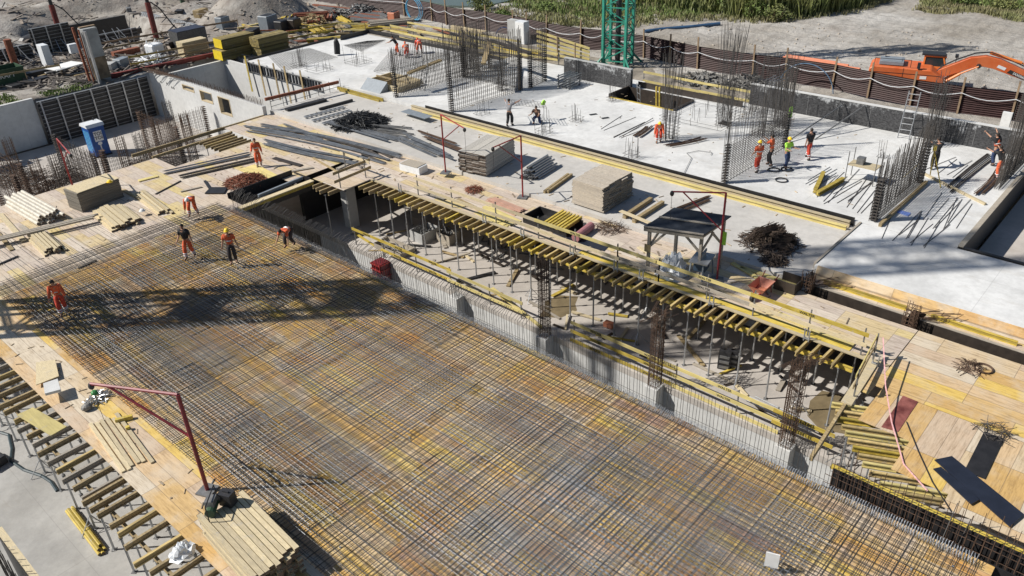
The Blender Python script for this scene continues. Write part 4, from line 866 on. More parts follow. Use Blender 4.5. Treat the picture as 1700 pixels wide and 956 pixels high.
sheet('dark sheet with a white rim on the rear deck near the rust heap', [(340, 322), (350, 312), (378, 312), (372, 322)], .02, M_PLYB, .06)
sheet('black cutout sheet on the pit deck left of the lettered board', [(918, 387), (928, 380), (938, 388), (950, 386), (1012, 408), (1003, 417), (960, 405)], .01, MATS['panel_navy'], .012)
sheet('blue plastic scrap on the slab in the striped shadow', [(1487, 352), (1494, 349), (1512, 354), (1508, 359)], .46, mat('film_blue', (.2, .3, .7), .5, .1, 3), .02)
sheet('light plywood sheet leaning flat near the lift opening', [(1192, 205), (1200, 200), (1215, 204), (1208, 209)], .46, M_PLYD, .02)
for k, (x, y) in enumerate(((at(985, 190, .45).x, at(985, 190, .45).y), (at(1005, 196, .45).x, at(1005, 196, .45).y))): solo('floor_cover', ('left', 'right')[k] + ' of two small dark covers on the upper slab', 'cover', MB().box((x, y, .46), (.5, .25, .02), -.5), M_DARK)

for k, (px, py, qx, qy, w_, m_) in enumerate(((0, 355, 40, 400, .25, M_PLANK), (-5, 385, 20, 415, .2, M_BRN), (35, 375, 60, 395, .25, M_PLANKG), (205, 315, 240, 335, .2, M_BRN), (258, 322, 300, 300, .06, M_REBD), (300, 318, 335, 310, .12, M_PLANKG), (340, 300, 352, 318, .15, M_DARK), (455, 262, 500, 275, .3, M_PLYD), (480, 285, 520, 278, .2, M_PLANKG), (520, 262, 560, 285, .12, M_BRN), (600, 300 - 45, 640, 270, .1, M_REBD), (560, 300 - 20, 600, 262, .25, M_PLANKG), (690, 310, 740, 330, .3, M_PLANKG), (760, 330, 800, 350, .2, M_BRN), (1060, 410, 1100, 432, .2, M_PLANK), (1000, 425, 1060, 440, .35, M_PLANKG), (1290, 520, 1350, 545, .3, M_YELP), (1350, 545, 1420, 570, .4, M_YELP), (230, 300, 262, 292, .3, M_YELP), (130, 445, 160, 432, .1, M_REBD), (-5, 440, 30, 425, .1, M_DARK))):
    p, q = at(px, py, .04), at(qx, qy, .04); solo('loose_board', nth(k) + ' loose board or bar counted roughly from the left across the rear and pit decks', 'board', MB().beam(p, q, w_, .05), m_, 'loose boards on the decks')

for k in range(34):
    y = 33 - k * .78; x = random.uniform(23.6, 26.6); a = jit(.6) + (1.57 if k % 3 else 0); L_ = random.uniform(.5, 2.4)
    solo('loose_board', nth(k) + ' board or beam from the left among the props on the pit floor', 'board', MB().beam((x, y, -3.05), (x + L_ * math.cos(a), y + L_ * math.sin(a), -3.05 + .1 * random.random()), random.uniform(.08, .2), .06), random.choice([M_BRN, M_PLANKG, M_YEL, M_PLYD, M_DARK, M_PLANK]), 'boards among the props on the pit floor')
# ---------------------------------------------------------------- rebar walls and clusters
def rwall(label, p, q, z0, z1, sv=.18, sh=.15, zh=None, m=M_REBD, thick=.22, r=.011, z1b=None, dense_ends=True, name='rebar_wall', zsp=None):
    p, q = Vector((p[0], p[1], 0)), Vector((q[0], q[1], 0)); d = (q - p); L = d.length; d.normalize(); a = Vector((-d.y, d.x, 0)) * (thick / 2)
    t = thing(name, label, 'rebar wall', ((p + q) / 2).to_3d() + Vector((0, 0, z0)))
    v = MB(); h = MB(); zh = zh or z1
    for s in (-1, 1):
        x = 0
        while x <= L + .01:
            zt = z1 + (z1b - z1) * x / L if z1b else z1
            pt = p + d * x + a * s; v.rod((pt.x, pt.y, z0), (pt.x + jit(.05), pt.y + jit(.05), zt + jit(.12)), r); x += sv
        z = z0 + .1
        while z < zh: A = p + a * s; B = q + a * s; h.rod((A.x, A.y, z), (B.x, B.y, z + jit(.015)), r * .9); z += sh
    if dense_ends:
        for e in (p + d * .15, q - d * .15):
            for k in range(5): o = d * jit(.18) + a * jit(1); v.rod((e.x + o.x, e.y + o.y, z0), (e.x + o.x + jit(.05), e.y + o.y + jit(.05), (z1b or z1) + jit(.2)), r * 1.1)
            z = z0 + .1
            while z < zh: h.beam((e - a * 1.1 + Vector((0, 0, z))), (e + a * 1.1 + Vector((0, 0, z))), .3, .015); z += .15
    v.build('vertical_bars', m, t); h.build('horizontal_bars', m, t); return t
rwall('rebar wall at the left of the upper slab behind the plank form', (35.3, 43.4), (43.6, 43.2), .45, 3.8, zh=2.6, z1b=3.6, m=M_REBD, r=.013, sv=.15, sh=.3)
rwall('rebar wall in the middle of the upper slab left of the man with raised arms', (35.3, 37.8), (41.8, 37.2), .45, 4.0, zh=3.2, z1b=4.8, m=M_REBD, r=.013, sh=.3)
rwall('rebar wall turning the far corner of the middle rebar enclosure', (41.9, 37.3), (41.8, 43.0), .45, 4.0, zh=2.8, m=M_REBD, r=.013, sh=.3)
rwall('dense rebar wall with closely spaced horizontal bars beside the four workers', (35.3, 17.8), (42.0, 17.6), .45, 3.3, zh=2.5, sv=.3, sh=.1, z1b=5.2)
rwall('thick dark rebar wall at the slab corner over the kicker board', (35.4, 10.25), (41.4, 10.1), .45, 3.1, sv=.11, sh=.14, zh=2.6, m=M_REBD, thick=.3, z1b=3.6)
rwall('very tall rebar wall at the far right edge', (42.5, 6.9), (48.0, 6.8), .45, 5.0, sv=.11, sh=.3, zh=2.4, m=M_REBD, thick=.2, dense_ends=False)
for k, (px, py, rr, lab) in enumerate(((70, 320, 1.2, 'brown tangle of bars behind the rear deck edge at the left'), (110, 300, .9, 'rusty bar tangle left of the toilet'), (240, 285, 1.3, 'brown tangle of bars right in front of the toilet'), (30, 300, 1.2, 'bar tangle at the far left of the rear pit'))): p_ = at(px, py, -3.1); solo('bar_tangle', lab, 'rebar heap', tangle_mb(p_, rr, 1.6, 130, .016, 1.7, 90 + k), (M_REBR, M_REBD)[k % 2])
for k, (x, y) in enumerate(((13.8, 50.5), (15.6, 53.0), (19.4, 52.0), (21.2, 53.5), (24.2, 52.5), (25.6, 57.8), (14.5, 57.0))): cage('column_rebar', (x, y), .5, .5, -3.1, (.9, .2, .4, -.2, .5, .1, .6)[k], 16, M_REBD if k % 2 else M_REBR, nth(k) + ' square rebar cage counted from the left end of the rear pit', group='square rebar cages in the rear pit')
rwall('rebar wall behind the blue toilet beneath the white wall', (23.5, 56.5), (27.8, 56.4), -3.1, -.6, m=M_REBR, sh=.2)
rwall('rebar grid standing right behind the rear deck edge, left part', (12.0, 49.0), (17.2, 48.8), -3.1, 1.0, m=M_REBR, sh=.25, thick=.3, sv=.2)
rwall('rebar grid behind the rear deck edge in front of the toilet', (17.4, 50.5), (22.6, 50.3), -3.1, -.2, m=M_REBD, sh=.25, sv=.2)
rwall('rebar grid running away from the deck at the left edge', (12.8, 49.5), (12.6, 55.5), -3.1, 1.2, m=M_REBR, sh=.3, sv=.2)
rwall('rebar grid running back to the tall formwork left of the toilet', (17.2, 50.8), (17.2, 57.0), -3.1, .2, m=M_REBD, sh=.3, sv=.2)
rwall('rebar grid running back right of the toilet', (22.8, 50.8), (22.8, 56.4), -3.1, .4, m=M_REBR, sh=.25, sv=.2)
solo('timber_beam', 'long brown beam bridging the rear open bay', 'beam', MB().beam((18.8, 49.1, -.05), (28.2, 49.0, -.05), .12, .2), M_BRN)
solo('timber_beam', 'second brown beam across the rear open bay', 'beam', MB().beam((19.5, 47.9, -.1), (25.1, 48.0, -.1), .1, .16), M_BRN)
mb = MB()
for k in range(22): mb.rod((18.9 + jit(.5), 48.6 - k * .12 + jit(.05), -.9 + jit(.1)), (22.3 + jit(.5), 48.4 - k * .12, -.8 + jit(.1)), .014)
solo('rebar_bundle', 'brown bars hanging in the rear open bay before the toilet', 'rebar bundle', mb, M_REBD)
for (p, q, lab) in (((39.5, 38.6, 2.6), (44.4, 42.6, 2.6), 'brown platform plank high in the middle rebar enclosure, rear part'), ((36.6, 43.2, 1.9), (39.6, 43.0, 2.2), 'brown plank hung on the left rebar wall'), ((44.4, 42.6, 2.7), (43.2, 37.6, 2.7), 'dark platform plank at the right side of the middle enclosure')): solo('platform_plank', lab, 'plank', MB().beam(p, q, .35, .12), M_BRN if 'brown' in lab else M_PLYD)
rwall('rebar wall closing the right side of the middle enclosure', (42.4, 37.0), (44.6, 37.3), .45, 4.4, zh=3.0, m=M_REBD, r=.013, sh=.25)
rwall('rebar wall across the back of the middle enclosure', (41.6, 43.1), (44.8, 42.9), .45, 4.2, zh=2.6, m=M_REBD, r=.013, sh=.3)
def tall(label, p, n, w_, z1, z0=.45, lean=.12, m=M_REB, r=.010, w2=None):
    mb = MB(); w2 = w2 or w_
    for k in range(n):
        x, y = p[0] + jit(.5) * w_, p[1] + jit(.5) * w2; mb.rod((x, y, z0), (x + jit(lean) * 2.4, y + jit(lean) * 2.4, z1 + jit(.6)), r)
    z = z0 + .1
    while z < z0 + (z1 - z0) * .35: mb.path([(p[0] - w_ / 2, p[1] - w2 / 2, z), (p[0] + w_ / 2, p[1] - w2 / 2, z), (p[0] + w_ / 2, p[1] + w2 / 2, z), (p[0] - w_ / 2, p[1] + w2 / 2, z), (p[0] - w_ / 2, p[1] - w2 / 2, z)], .009, 4); z += .2
    return solo('column_rebar', label, 'rebar cage', mb, m)
tall('tall sheaf of column bars right of the stooping man', at(1110, 232, .45), 34, .9, 5.2)
tall('tall leaning sheaf of column bars left of the dense rebar wall', at(1203, 208, .45), 46, .9, 6.0, lean=.25)
tall('tall sheaf of bars behind the dense rebar wall', at(1240, 190, .45), 30, 2.6, 3.6, w2=.4)
tall('tall sheaf of bars by the hanging green vest behind the workers', at(1300, 210, .45), 50, .9, 4.4)
tall('tall bars at the back of the dense rebar wall', at(1270, 225, .45), 36, 1.2, 4.8)
tall('dark square rebar core left of the crew in orange', (45.2, 47.4), 34, 1.6, 3.4)
tall('second dark rebar core near the yellow edge beams', (44.2, 44.4), 50, 1.3, 3.2)
tall('dark bars cluster at the corner of the middle enclosure', at(833, 150, .45), 30, .6, 3.0)
tall('tall dark sheaf beside the ladder at the black wall', at(1545, 240, .45), 60, .8, 4.0)
for (px, py, n, w_, h, lab) in ((800, 190, 10, .8, .8, 'short column starters inside the middle rebar enclosure'), (553, 1, 0, 0, 0, ''), (903, 222, 14, .8, 1.0, 'short starter bars at the crouching man in jeans'), (957, 202, 12, .7, .9, 'short starter bars right of the light green vest'), (1048, 262, 12, .7, .9, 'short starter bars near the edge band, middle'), (1015, 168, 8, .5, 1.3, 'upright bars at the near corner of the lift opening'), (595, 105, 16, 1.6, 1.2, 'short bars by the hanging dark jacket'), (497, 112, 18, 1.0, 1.3, 'short bars near the ladder-like edge form'), (530, 118, 14, 1.6, .9, 'thin starters beside the small rear opening'), (670, 118, 20, 3.2, .6, 'row of thin starter bars left of the crew in orange'), (1175, 195, 26, 4.0, .9, 'starter bars around the triangular shadow by the lift opening'), (1465, 262, 8, .5, .6, 'few short bars before the ladder')):
    if n: tall(lab, at(px, py, .45), n, w_, .45 + h, lean=.03, m=M_REB)
# slab meshes lying flat
for (pts, lab) in (([(445, 92), (515, 80), (560, 95), (470, 118)], 'flat bar mesh lying at the rear of the upper slab'), ([(570, 75), (610, 68), (640, 66), (600, 85)], 'small flat bar mesh near the rear slab corner'), ([(620, 118), (720, 118), (745, 88), (650, 82)], 'flat bar mesh under the crew in orange')):
    ps = [at(*p, .5) for p in pts]; mb = MB(); n = 22
    for k in range(n + 1):
        f = k / n; mb.rod(ps[0].lerp(ps[1], f), ps[3].lerp(ps[2], f), .009, 3); mb.rod(ps[0].lerp(ps[3], f) + Vector((0, 0, .02)), ps[1].lerp(ps[2], f) + Vector((0, 0, .02)), .009, 3)
    solo('mesh_mat', lab, 'rebar mat', mb, M_REB)
# openings and small structures on the upper slab
t = thing('lift_opening', 'timber lined opening in the upper slab with a ladder in it', 'opening', (45.1, 28.6, -3))
MB().bx(43.9, 46.3, 31.1, 31.2, -2, .7).bx(43.9, 46.3, 26.0, 26.1, -2, .6).bx(46.2, 46.3, 26.1, 31.1, -2, .62).build('side_form', M_PLYD, t); MB().bx(43.9, 44.0, 26.1, 31.1, .3, .5).build('edge_timber', M_YEL, t)
def ladder(label, a, b_, w_, m, n=9, r=.03):
    a, b_ = Vector(a), Vector(b_); d = (b_ - a).normalized(); s = Vector((-d.y, d.x, 0)); s = s.normalized() * w_ / 2 if s.length > .01 else Vector((0, w_ / 2, 0)); t = thing('ladder', label, 'ladder', a)
    MB().rod(a + s, b_ + s, r, 6).rod(a - s, b_ - s, r, 6).build('stile', m, t); mb = MB()
    for k in range(n): p = a.lerp(b_, (k + .5) / n); mb.rod(p - s, p + s, r * .7, 5)
    mb.build('rung', m, t)
ladder('aluminium ladder rising from the lift opening', (45.2, 29.3, -2.5), (44.9, 29.5, 1.4), .5, M_STEEL)
ladder('aluminium ladder against the black wall by the tall bars', (47.1, 12.9, .45), (47.8, 13.0, 3.0), .6, M_STEEL, 8)
ladder('small ladder behind the left rebar wall', (37.6, 43.0, .45), (38.2, 43.0, 2.6), .5, M_STEELD, 8)
solo('timber_beam', 'yellow posts standing in the lift opening', 'beam', MB().beam((45.6, 28.3, -2), (45.4, 28.4, 1.3), .1, .1).beam((45.6, 28.05, -2), (45.4, 28.15, 1.3), .1, .1), M_YEL)
t = thing('opening_form', 'timber boxed rear opening in the upper slab with a dark frame', 'opening form', (37.4, 45.8, -1))
MB().bx(36.2, 36.3, 44, 47.6, -1, .85).bx(38.5, 38.6, 44, 47.6, -1, .85).bx(36.3, 38.5, 47.5, 47.6, -1, .85).bx(36.3, 38.5, 44, 44.1, -1, .85).build('frame', M_PLANK, t); MB().bx(36.1, 38.7, 45.7, 45.8, .86, .95).bx(37.2, 37.3, 44, 47.6, .86, .95).build('cross_beam', M_BRN, t)
solo('tarp_ramp', 'grey sheet metal hood next to the rear opening', 'sheet', MB().prism([(35.3, .45), (36.1, .45), (36.1, 1.1)], 2.2, 'y', 45), M_GREY)
solo('timber_beam', 'brown beam across the slab corner above the thin frame', 'beam', MB().beam(at(440, 165, 1.0), at(562, 136, 1.0), .15, .2), M_RUST)
mb = MB(); 
for z in (.45, .8): mb.beam((28.9, 49.0, z), (34.8, 49.0, z), .03, .03)
for k in range(7): mb.beam((28.9 + k, 49.0, .2), (28.9 + k, 49.0, 1.0), .03, .03)
solo('steel_railing', 'thin steel frame railing between the strip slab and the shaft', 'railing', mb, M_STEELD)
for k, (a, b_, lab) in enumerate((((475, 182), (540, 165), 'left dark trough beam on the rear strip slab'), ((530, 181), (585, 166), 'right dark channel lying on the rear strip slab'))): solo('steel_channel', lab, 'beam', MB().beam(at(*a, .3), at(*b_, .3), .45 if k == 0 else .15, .15), M_DARK)
for k, (a, b_, lab) in enumerate((((507, 194), (572, 177), 'left perforated metal rail on the strip slab'), ((520, 200), (582, 183), 'middle perforated metal rail on the strip slab'), ((537, 205), (590, 189), 'right perforated metal rail on the strip slab'))):
    p, q = at(*a, .3), at(*b_, .3); d = (q - p).normalized(); s = Vector((-d.y, d.x, 0)) * .14; mb = MB().beam(p + s, q + s, .06, .08).beam(p - s, q - s, .06, .08); L_ = (q - p).length; k2 = 0
    while k2 < L_: mb.beam(p + d * k2 + s, p + d * k2 - s, .12, .06); k2 += .35
    solo('waler_rail', lab, 'rail', mb, M_STEEL, 'metal rails on the strip slab')
# bundle frames
def framebundle(c, label, sx=1.6, sy=.9, h=.9, z=.45):
    t = thing('frame_bundle', label, 'frame stack', (c.x, c.y, z)); mb = MB()
    for k in range(5):
        zz = z + .1 + k * h / 5
        for j in range(4): mb.rod((c.x - sx / 2, c.y - sy / 2 + j * sy / 3, zz), (c.x + sx / 2, c.y - sy / 2 + j * sy / 3, zz), .045, 6)
    mb.build('tubes', M_STEEL, t); mb = MB()
    for i in (-1, 1):
        for j in (-1, 1): mb.beam((c.x + i * sx * .35, c.y + j * (sy / 2 + .06), z), (c.x + i * sx * .35, c.y + j * (sy / 2 + .06), z + h), .06, .06)
        mb.beam((c.x + i * sx * .35, c.y - sy / 2 - .06, z + .04), (c.x + i * sx * .35, c.y + sy / 2 + .06, z + .04), .06, .06)
    mb.build('cradle', M_STEELD, t)
framebundle(at(945, 143, .45), 'caged bundle of galvanised props before the black wall')
framebundle(Vector((52.6, 23.3, 0)), 'caged bundle of galvanised tubes at the foot of the fence', z=.1)
solo('rubble_bag', 'pale flattened sack on the slab near the yellow edge beams', 'sack', MB().ell((45.7, 43.0, .6), (.9, .35, .22), 14, 6), M_WHITE)
# raking shores by the black wall
for k, (a, za, b_, zb, lab) in enumerate(((at(1300, 240, .45), .5, (47.85, 16.8, 1.6), 0, 'left raking steel shore behind the workers'), (at(1352, 232, .45), .5, (47.85, 15.6, 1.7), 0, 'right raking steel shore behind the workers'))): solo('raking_shore', lab, 'shore', MB().rod(a, b_, .04, 6), M_STEELD)
# ---------------------------------------------------------------- saw shelter
rc = [at(1069, 378, 2.05), at(1119, 346, 2.4), at(1214, 360, 2.4), at(1168, 392, 2.05)]     # roof: near left, far left, far right, near right
c = [at(1066, 454), at(1154, 447), at(1197, 442), rc[1].lerp(rc[2], .12)]; c[3] = Vector((c[3].x - .2, c[3].y, 0))
c[1] = Vector((rc[3].x + .15, rc[3].y + .15, 0)); c[0] = Vector((rc[0].x + .15, rc[0].y - .2, 0)); c[2] = Vector((rc[2].x - .2, rc[2].y + .2, 0))
t = thing('saw_shelter', 'open timber shelter with a black felt roof between the beams and the offcut heap', 'shelter', (rc[0] + rc[2]) / 2 - Vector((0, 0, 2.2)))
for i, p in enumerate(c):
    hh = 1.95 if i in (0, 1) else 2.25; MB().beam(p, p + Vector((0, 0, hh)), .12, .12, (1, 0, 0)).build('post', M_PLANKG, t)
Zv = lambda z: Vector((0, 0, z))
MB().beam(c[0] + Zv(1.93), c[1] + Zv(1.93), .08, .14).beam(c[3] + Zv(2.26), c[2] + Zv(2.26), .08, .14).beam(c[0] + Zv(1.9), c[3] + Zv(2.2), .06, .12).beam(c[1] + Zv(1.9), c[2] + Zv(2.2), .06, .12).build('roof_frame', M_PLANKG, t)
rf = MB()
for f0, f1 in ((0, .48), (.52, 1)):
    q = [rc[0].lerp(rc[1], f0), rc[3].lerp(rc[2], f0), rc[3].lerp(rc[2], f1), rc[0].lerp(rc[1], f1)]; rf.add(q + [v + Zv(.05) for v in q], [(0, 1, 2, 3), (4, 5, 6, 7), (0, 1, 5, 4), (1, 2, 6, 5), (2, 3, 7, 6), (3, 0, 4, 7)])
rf.build('roof', M_ROOF, t)
bt = MB()
for f in (0, .5): bt.beam(rc[0].lerp(rc[1], f) + Zv(.07), rc[3].lerp(rc[2], f) + Zv(.07), .11, .04)
bt.beam(rc[0] + Zv(-.07), rc[3] + Zv(-.07), .04, .14); bt.build('roof_batten', M_PLANKG, t)
for i, j in ((0, 1), (1, 0), (2, 3), (1, 2), (0, 3), (2, 1)):
    p = c[i]; d = (c[j] - c[i]).normalized(); MB().beam(p + Zv(1.15), p + d * .7 + Zv(1.92), .06, .09).build('brace', M_PLANKG, t)
MB().beam(c[0] + Vector((-.1, 0, .95)), c[0] + Vector((-.1, 0, 1.3)), .3, .03).build('notice_board', M_BRN, t)
MB().box((c[2].x - .1, c[2].y - .1, 1.5), (.05, .25, .6)).build('green_rag', M_LIME, t)
t = thing('circular_saw_bench', 'dusty blue-grey circular saw bench under the black roof', 'saw bench', (27.0, 14.2, 0))
MB().box((27, 14.2, .82), (1.1, .8, .05), .2).build('table_top', M_STEEL, t); MB().box((27, 14.2, .55), (.6, .5, .45), .2).build('motor_housing', mat('saw_blue', (.04, .07, .11), .5, .3, 4), t)
for i in (-1, 1):
    for j in (-1, 1): MB().beam((27 + i * .45, 14.2 + j * .32, 0), (27 + i * .38, 14.2 + j * .28, .8), .05, .05).build('leg', M_GREY, t)
mb = MB(); mb.rod((27, 14.13, .9), (27, 14.15, .9), .22, 20); mb.build('saw_blade', M_STEEL, t); MB().box((27.05, 14.14, 1.12), (.5, .06, .12), .2).build('blade_guard', M_GREY, t)
solo('plastic_sheeting', 'crumpled grey plastic sheets left of the saw bench', 'sheeting', crumple((26.4, 15.2, 0), .8, .6, .9, 20, 18), M_WCASE)
t = thing('wheelbarrow', 'salmon red barrow with a bent handle near the lettered railing', 'wheelbarrow', at(1262, 490)); p = at(1262, 488)
MB().add([(p.x - .5, p.y - .35, .5), (p.x + .5, p.y - .35, .5), (p.x + .5, p.y + .35, .5), (p.x - .5, p.y + .35, .5), (p.x - .3, p.y - .2, .2), (p.x + .25, p.y - .2, .2), (p.x + .25, p.y + .2, .2), (p.x - .3, p.y + .2, .2)], [(4, 5, 6, 7), (0, 1, 5, 4), (1, 2, 6, 5), (2, 3, 7, 6), (3, 0, 4, 7)]).build('tray', M_PIPE, t)
MB().rod((p.x - .7, p.y - .05, .17), (p.x - .7, p.y + .05, .17), .17, 14).build('wheel', M_DARK, t)
for s in (-1, 1): MB().path([(p.x - .7, p.y + s * .06, .17), (p.x + .3, p.y + s * .25, .25), (p.x + .9, p.y + s * .3, .6)], .022, 6).build('handle', M_RED, t); MB().rod((p.x + .35, p.y + s * .25, .28), (p.x + .4, p.y + s * .28, .0), .02, 5).build('leg', M_RED, t)
t = thing('formwork_box', 'dark brown open box beside the red barrow', 'box', at(1310, 480)); p = at(1308, 478)
MB().box((p.x, p.y, .02), (.8, .9, .03)).box((p.x - .4, p.y, .25), (.03, .9, .45)).box((p.x + .4, p.y, .25), (.03, .9, .45)).box((p.x, p.y - .45, .25), (.76, .03, .45)).build('box', M_PLYD, t)
for (p, q, lab) in ((at(1215, 438), at(1270, 470), 'long yellow-grey plank right of the shelter on the deck'), (at(1230, 445), at(1330, 478), 'second long plank running along the deck toward the slab corner')): solo('plank', lab, 'plank', MB().beam(p + Vector((0, 0, .05)), q + Vector((0, 0, .05)), .2, .06), M_YELP)
# pit floor clutter
def crate(label, px, py, z, sx, sy, sz, m=M_PLANKG):
    p = at(px, py, z); t = thing('site_crate', label, 'crate', p); MB().box((p.x, p.y, z + .06), (sx, sy, .04)).box((p.x - sx / 2, p.y, z + sz / 2), (.03, sy, sz)).box((p.x + sx / 2, p.y, z + sz / 2), (.03, sy, sz)).box((p.x, p.y - sy / 2, z + sz / 2), (sx - .06, .03, sz)).box((p.x, p.y + sy / 2, z + sz / 2), (sx - .06, .03, sz)).build('box', m, t)
    mb = MB()
    for k in range(12): mb.rod((p.x + jit(.4) * sx, p.y + jit(.45) * sy, z + .15), (p.x + jit(.4) * sx, p.y + jit(.45) * sy, z + sz + .15 * random.random()), .03, 5)
    mb.build('contents', M_STEELD, t)
crate('grey crate full of fittings in the shade of the pit, left', 706, 395, -3.1, 1.3, 1.0, .6, M_CONC)
crate('second crate of fittings beside the pit props', 745, 400, -3.1, .8, 1.0, .6)
crate('flat pallet box near the yellow railing, left part of the pit', 655, 415, -3.1, 1.0, 2.2, .3)
for k, (px, py, lab) in enumerate(((1201, 612, 'left dark perforated block standing on the pit floor'), (1214, 610, 'right dark perforated block standing on the pit floor'))):
    p = at(px, py, -3.1); t = thing('scaffold_panel', lab, 'block', p); MB().box((p.x, p.y, -2.65), (.2, .5, .85), .3).build('panel', M_DARK, t); mb = MB()
    for z in (-2.95, -2.7, -2.45): mb.box((p.x - .1, p.y - .04, z), (.04, .4, .12), .3)
    mb.build('openings', M_STEELD, t)
solo('metal_can', 'orange-red canister lying by the pit railing', 'canister', MB().beam(at(1004, 536, -2.95), at(1018, 541, -2.95), .3, .22), M_PIPE)
wm = mat('puddle', (.19, .15, .09), .35, .2, 2)
for (pts, lab) in (([(905, 500), (930, 490), (960, 492), (955, 505), (958, 515), (930, 528), (895, 525), (905, 512)], 'puddle_a'), ([(1345, 665), (1365, 648), (1395, 655), (1425, 680), (1440, 700), (1410, 722), (1360, 712), (1340, 690)], 'puddle_b')):
    ps = [at(*p, -3.096) for p in pts]; mb = MB().add([tuple(p) for p in ps], [tuple(range(len(ps)))]); o = mb.build('puddle', wm); o['kind'] = 'structure'
for k in range(16):
    px, py = (640 + k * 40, 392 + k * 16); p = at(px + jit(10), py + 25 + jit(12), -3.08); q = p + Vector((jit(.8), jit(.9), 0))
    solo('loose_board', nth(k) + ' loose board from the left on the pit floor', 'board', MB().beam(p, q, .14, .03), random.choice([M_PLANKG, M_BRN, M_PLYD]), 'loose boards on the pit floor')
mb = MB()
for k in range(60): p = at(790 + k * 9 + jit(15), 372 + k * 2.6 + 25 + jit(6), -3.05); a = jit(3.1); mb.beam(p, p + Vector((math.cos(a), math.sin(a), 0)) * .7, .06, .06)
struct(mb.build('formwork_debris', M_STEELD, loc=(28, 20, -3.1)), 'stuff')
# portable toilet
p = at(160, 262, -3.1); t = thing('portable_toilet', 'blue portable toilet with a white roof in the rear pit', 'portable toilet', p, 0)
X, Y, Zz = p.x + .55, p.y + .5, -3.1
MB().bx(X - .55, X + .55, Y - .58, Y + .58, Zz + .1, Zz + 2.2).build('cabin', M_BLUE, t); MB().bx(X - .6, X + .6, Y - .62, Y + .62, Zz, Zz + .1).build('skid', M_DARK, t)
MB().prism([(Y - .64, Zz + 2.205), (Y + .64, Zz + 2.205), (Y + .5, Zz + 2.42), (Y - .5, Zz + 2.42)], 1.26, 'x', X - .63).build('roof', M_WCASE, t, smooth=False)
dr = MB().bx(X - .42, X + .42, Y - .60, Y - .582, Zz + .15, Zz + 2.05).build('door', M_BLUE, t)
MB().bx(X - .30, X + .30, Y - .612, Y - .602, Zz + 1.15, Zz + 1.9).build('sign_plate', M_WCASE, dr)
lettering(dr, 'TOI', .34, Vector((X, Y - .617, Zz + 1.68)) - p, (1, 0, 0), (0, 0, 1), M_TEXT); lettering(dr, 'TOI', .34, Vector((X, Y - .617, Zz + 1.38)) - p, (1, 0, 0), (0, 0, 1), M_TEXT)
MB().ell((X - .02, Y - .60, Zz + .98), (.16, .012, .13), 12, 8).bx(X - .06, X + .02, Y - .612, Y - .602, Zz + .45, Zz + .85).build('figure_mark', M_WCASE, dr)
mb = MB()
for k in range(4): mb.bx(X - .562, X - .552, Y - .42 + k * .24, Y - .32 + k * .24, Zz + .4, Zz + 1.9)
mb.build('side_vent', M_BLUEL, t); MB().rod((X + .35, Y + .4, Zz + 2.4), (X + .35, Y + .4, Zz + 2.6), .05, 8).build('vent_pipe', M_DARK, t)
# misc small things
p = at(305, 918); solo('plastic_bag', 'crumpled white plastic bag on the joist ends, lower left', 'bag', crumple((p.x, p.y, .0), .36, .3, .3, 5, 16), M_WCASE)
p = at(146, 680); solo('sand_sack', 'small tan sack on the left deck under the hoist arm', 'sack', MB().ell((p.x, p.y, .12), (.2, .16, .13), 10, 6), M_TARP)
p = at(162, 662); t = thing('spacer_pile', 'heap of grey bar spacers with a green cap near the hoist arm tip', 'spacers', p); tangle_mb(p, .45, .2, 70, .018, .35, 30).build('spacers', M_STEEL, t); MB().ell((p.x, p.y + .1, .22), (.12, .12, .1), 10, 6).build('green_cap', mat('cap_green', (.04, .25, .06), .5, .1, 3), t)
p = at(380, 836, .95); p.z = 0; t = thing('tool_case', 'black upright tool case on the boards at the hoist foot', 'case', p); MB().box((p.x, p.y, 1.17), (.28, .4, .42), .4).build('case', M_DARK, t); MB().box((p.x, p.y, 1.41), (.04, .2, .05), .4).build('handle', M_DARK, t)
p = at(355, 848, .95); p.z = .3; t = thing('small_compressor', 'dark green compressor with a hose beside the black case', 'compressor', p); MB().rod((p.x - .2, p.y - .2, 1.12), (p.x + .2, p.y + .2, 1.12), .14, 12).build('tank', M_CONT, t); MB().box((p.x, p.y, 1.32), (.3, .25, .2), .7).build('motor', M_STEELD, t); MB().path([(p.x - .3, p.y - .3, .97), (p.x - .3, p.y - .3, 1.5), (p.x + .3, p.y + .3, 1.5), (p.x + .3, p.y + .3, .97)], .018, 5).build('frame', M_DARK, t)
for (px, py, z, m, lab) in ((182, 302, 1.1, M_HELM, 'yellow helmet left on the panel stack'), (236, 350, .25, M_HELMW, 'white helmet lying on the narrow timber pile')):
    p = at(px, py, z); t = thing('safety_helmet', lab, 'helmet', p); MB().ell(p, (.13, .15, .13), 12, 6, 0, .5).build('shell', m, t); MB().rod(p, p + Vector((0, 0, .015)), .17, 14).build('brim', m, t)
pts = [at(*q, -3.08) for q in ((-20, 712), (15, 722), (20, 745), (18, 765), (40, 780), (70, 790), (85, 800), (95, 815))]
solo('water_hose', 'dark hose snaking over the lower left floor', 'hose', MB().path(pts, .06, 7), mat('hose_dark', (.03, .05, .06), .4, .1, 3))
t = thing('hoist_rope', 'red and white barrier tape hanging over the orange deck', 'tape', at(1485, 640)); pts = [(1466, 560, 1.1), (1470, 640, .5), (1480, 700, .1), (1500, 770, .05), (1540, 815, .05)]; ps = [at(a, b_, z) for a, b_, z in pts]
MB().path(ps, .022, 4).build('tape', mat('tape_pink', (.75, .42, .42), .5, .3, 12), t)
pts = [at(*q, .02) for q in ((1505, 700), (1525, 750), (1548, 800), (1580, 850))]; solo('cable', 'thin dark cable beside the barrier tape', 'cable', MB().path(pts, .018, 4), M_DARK)
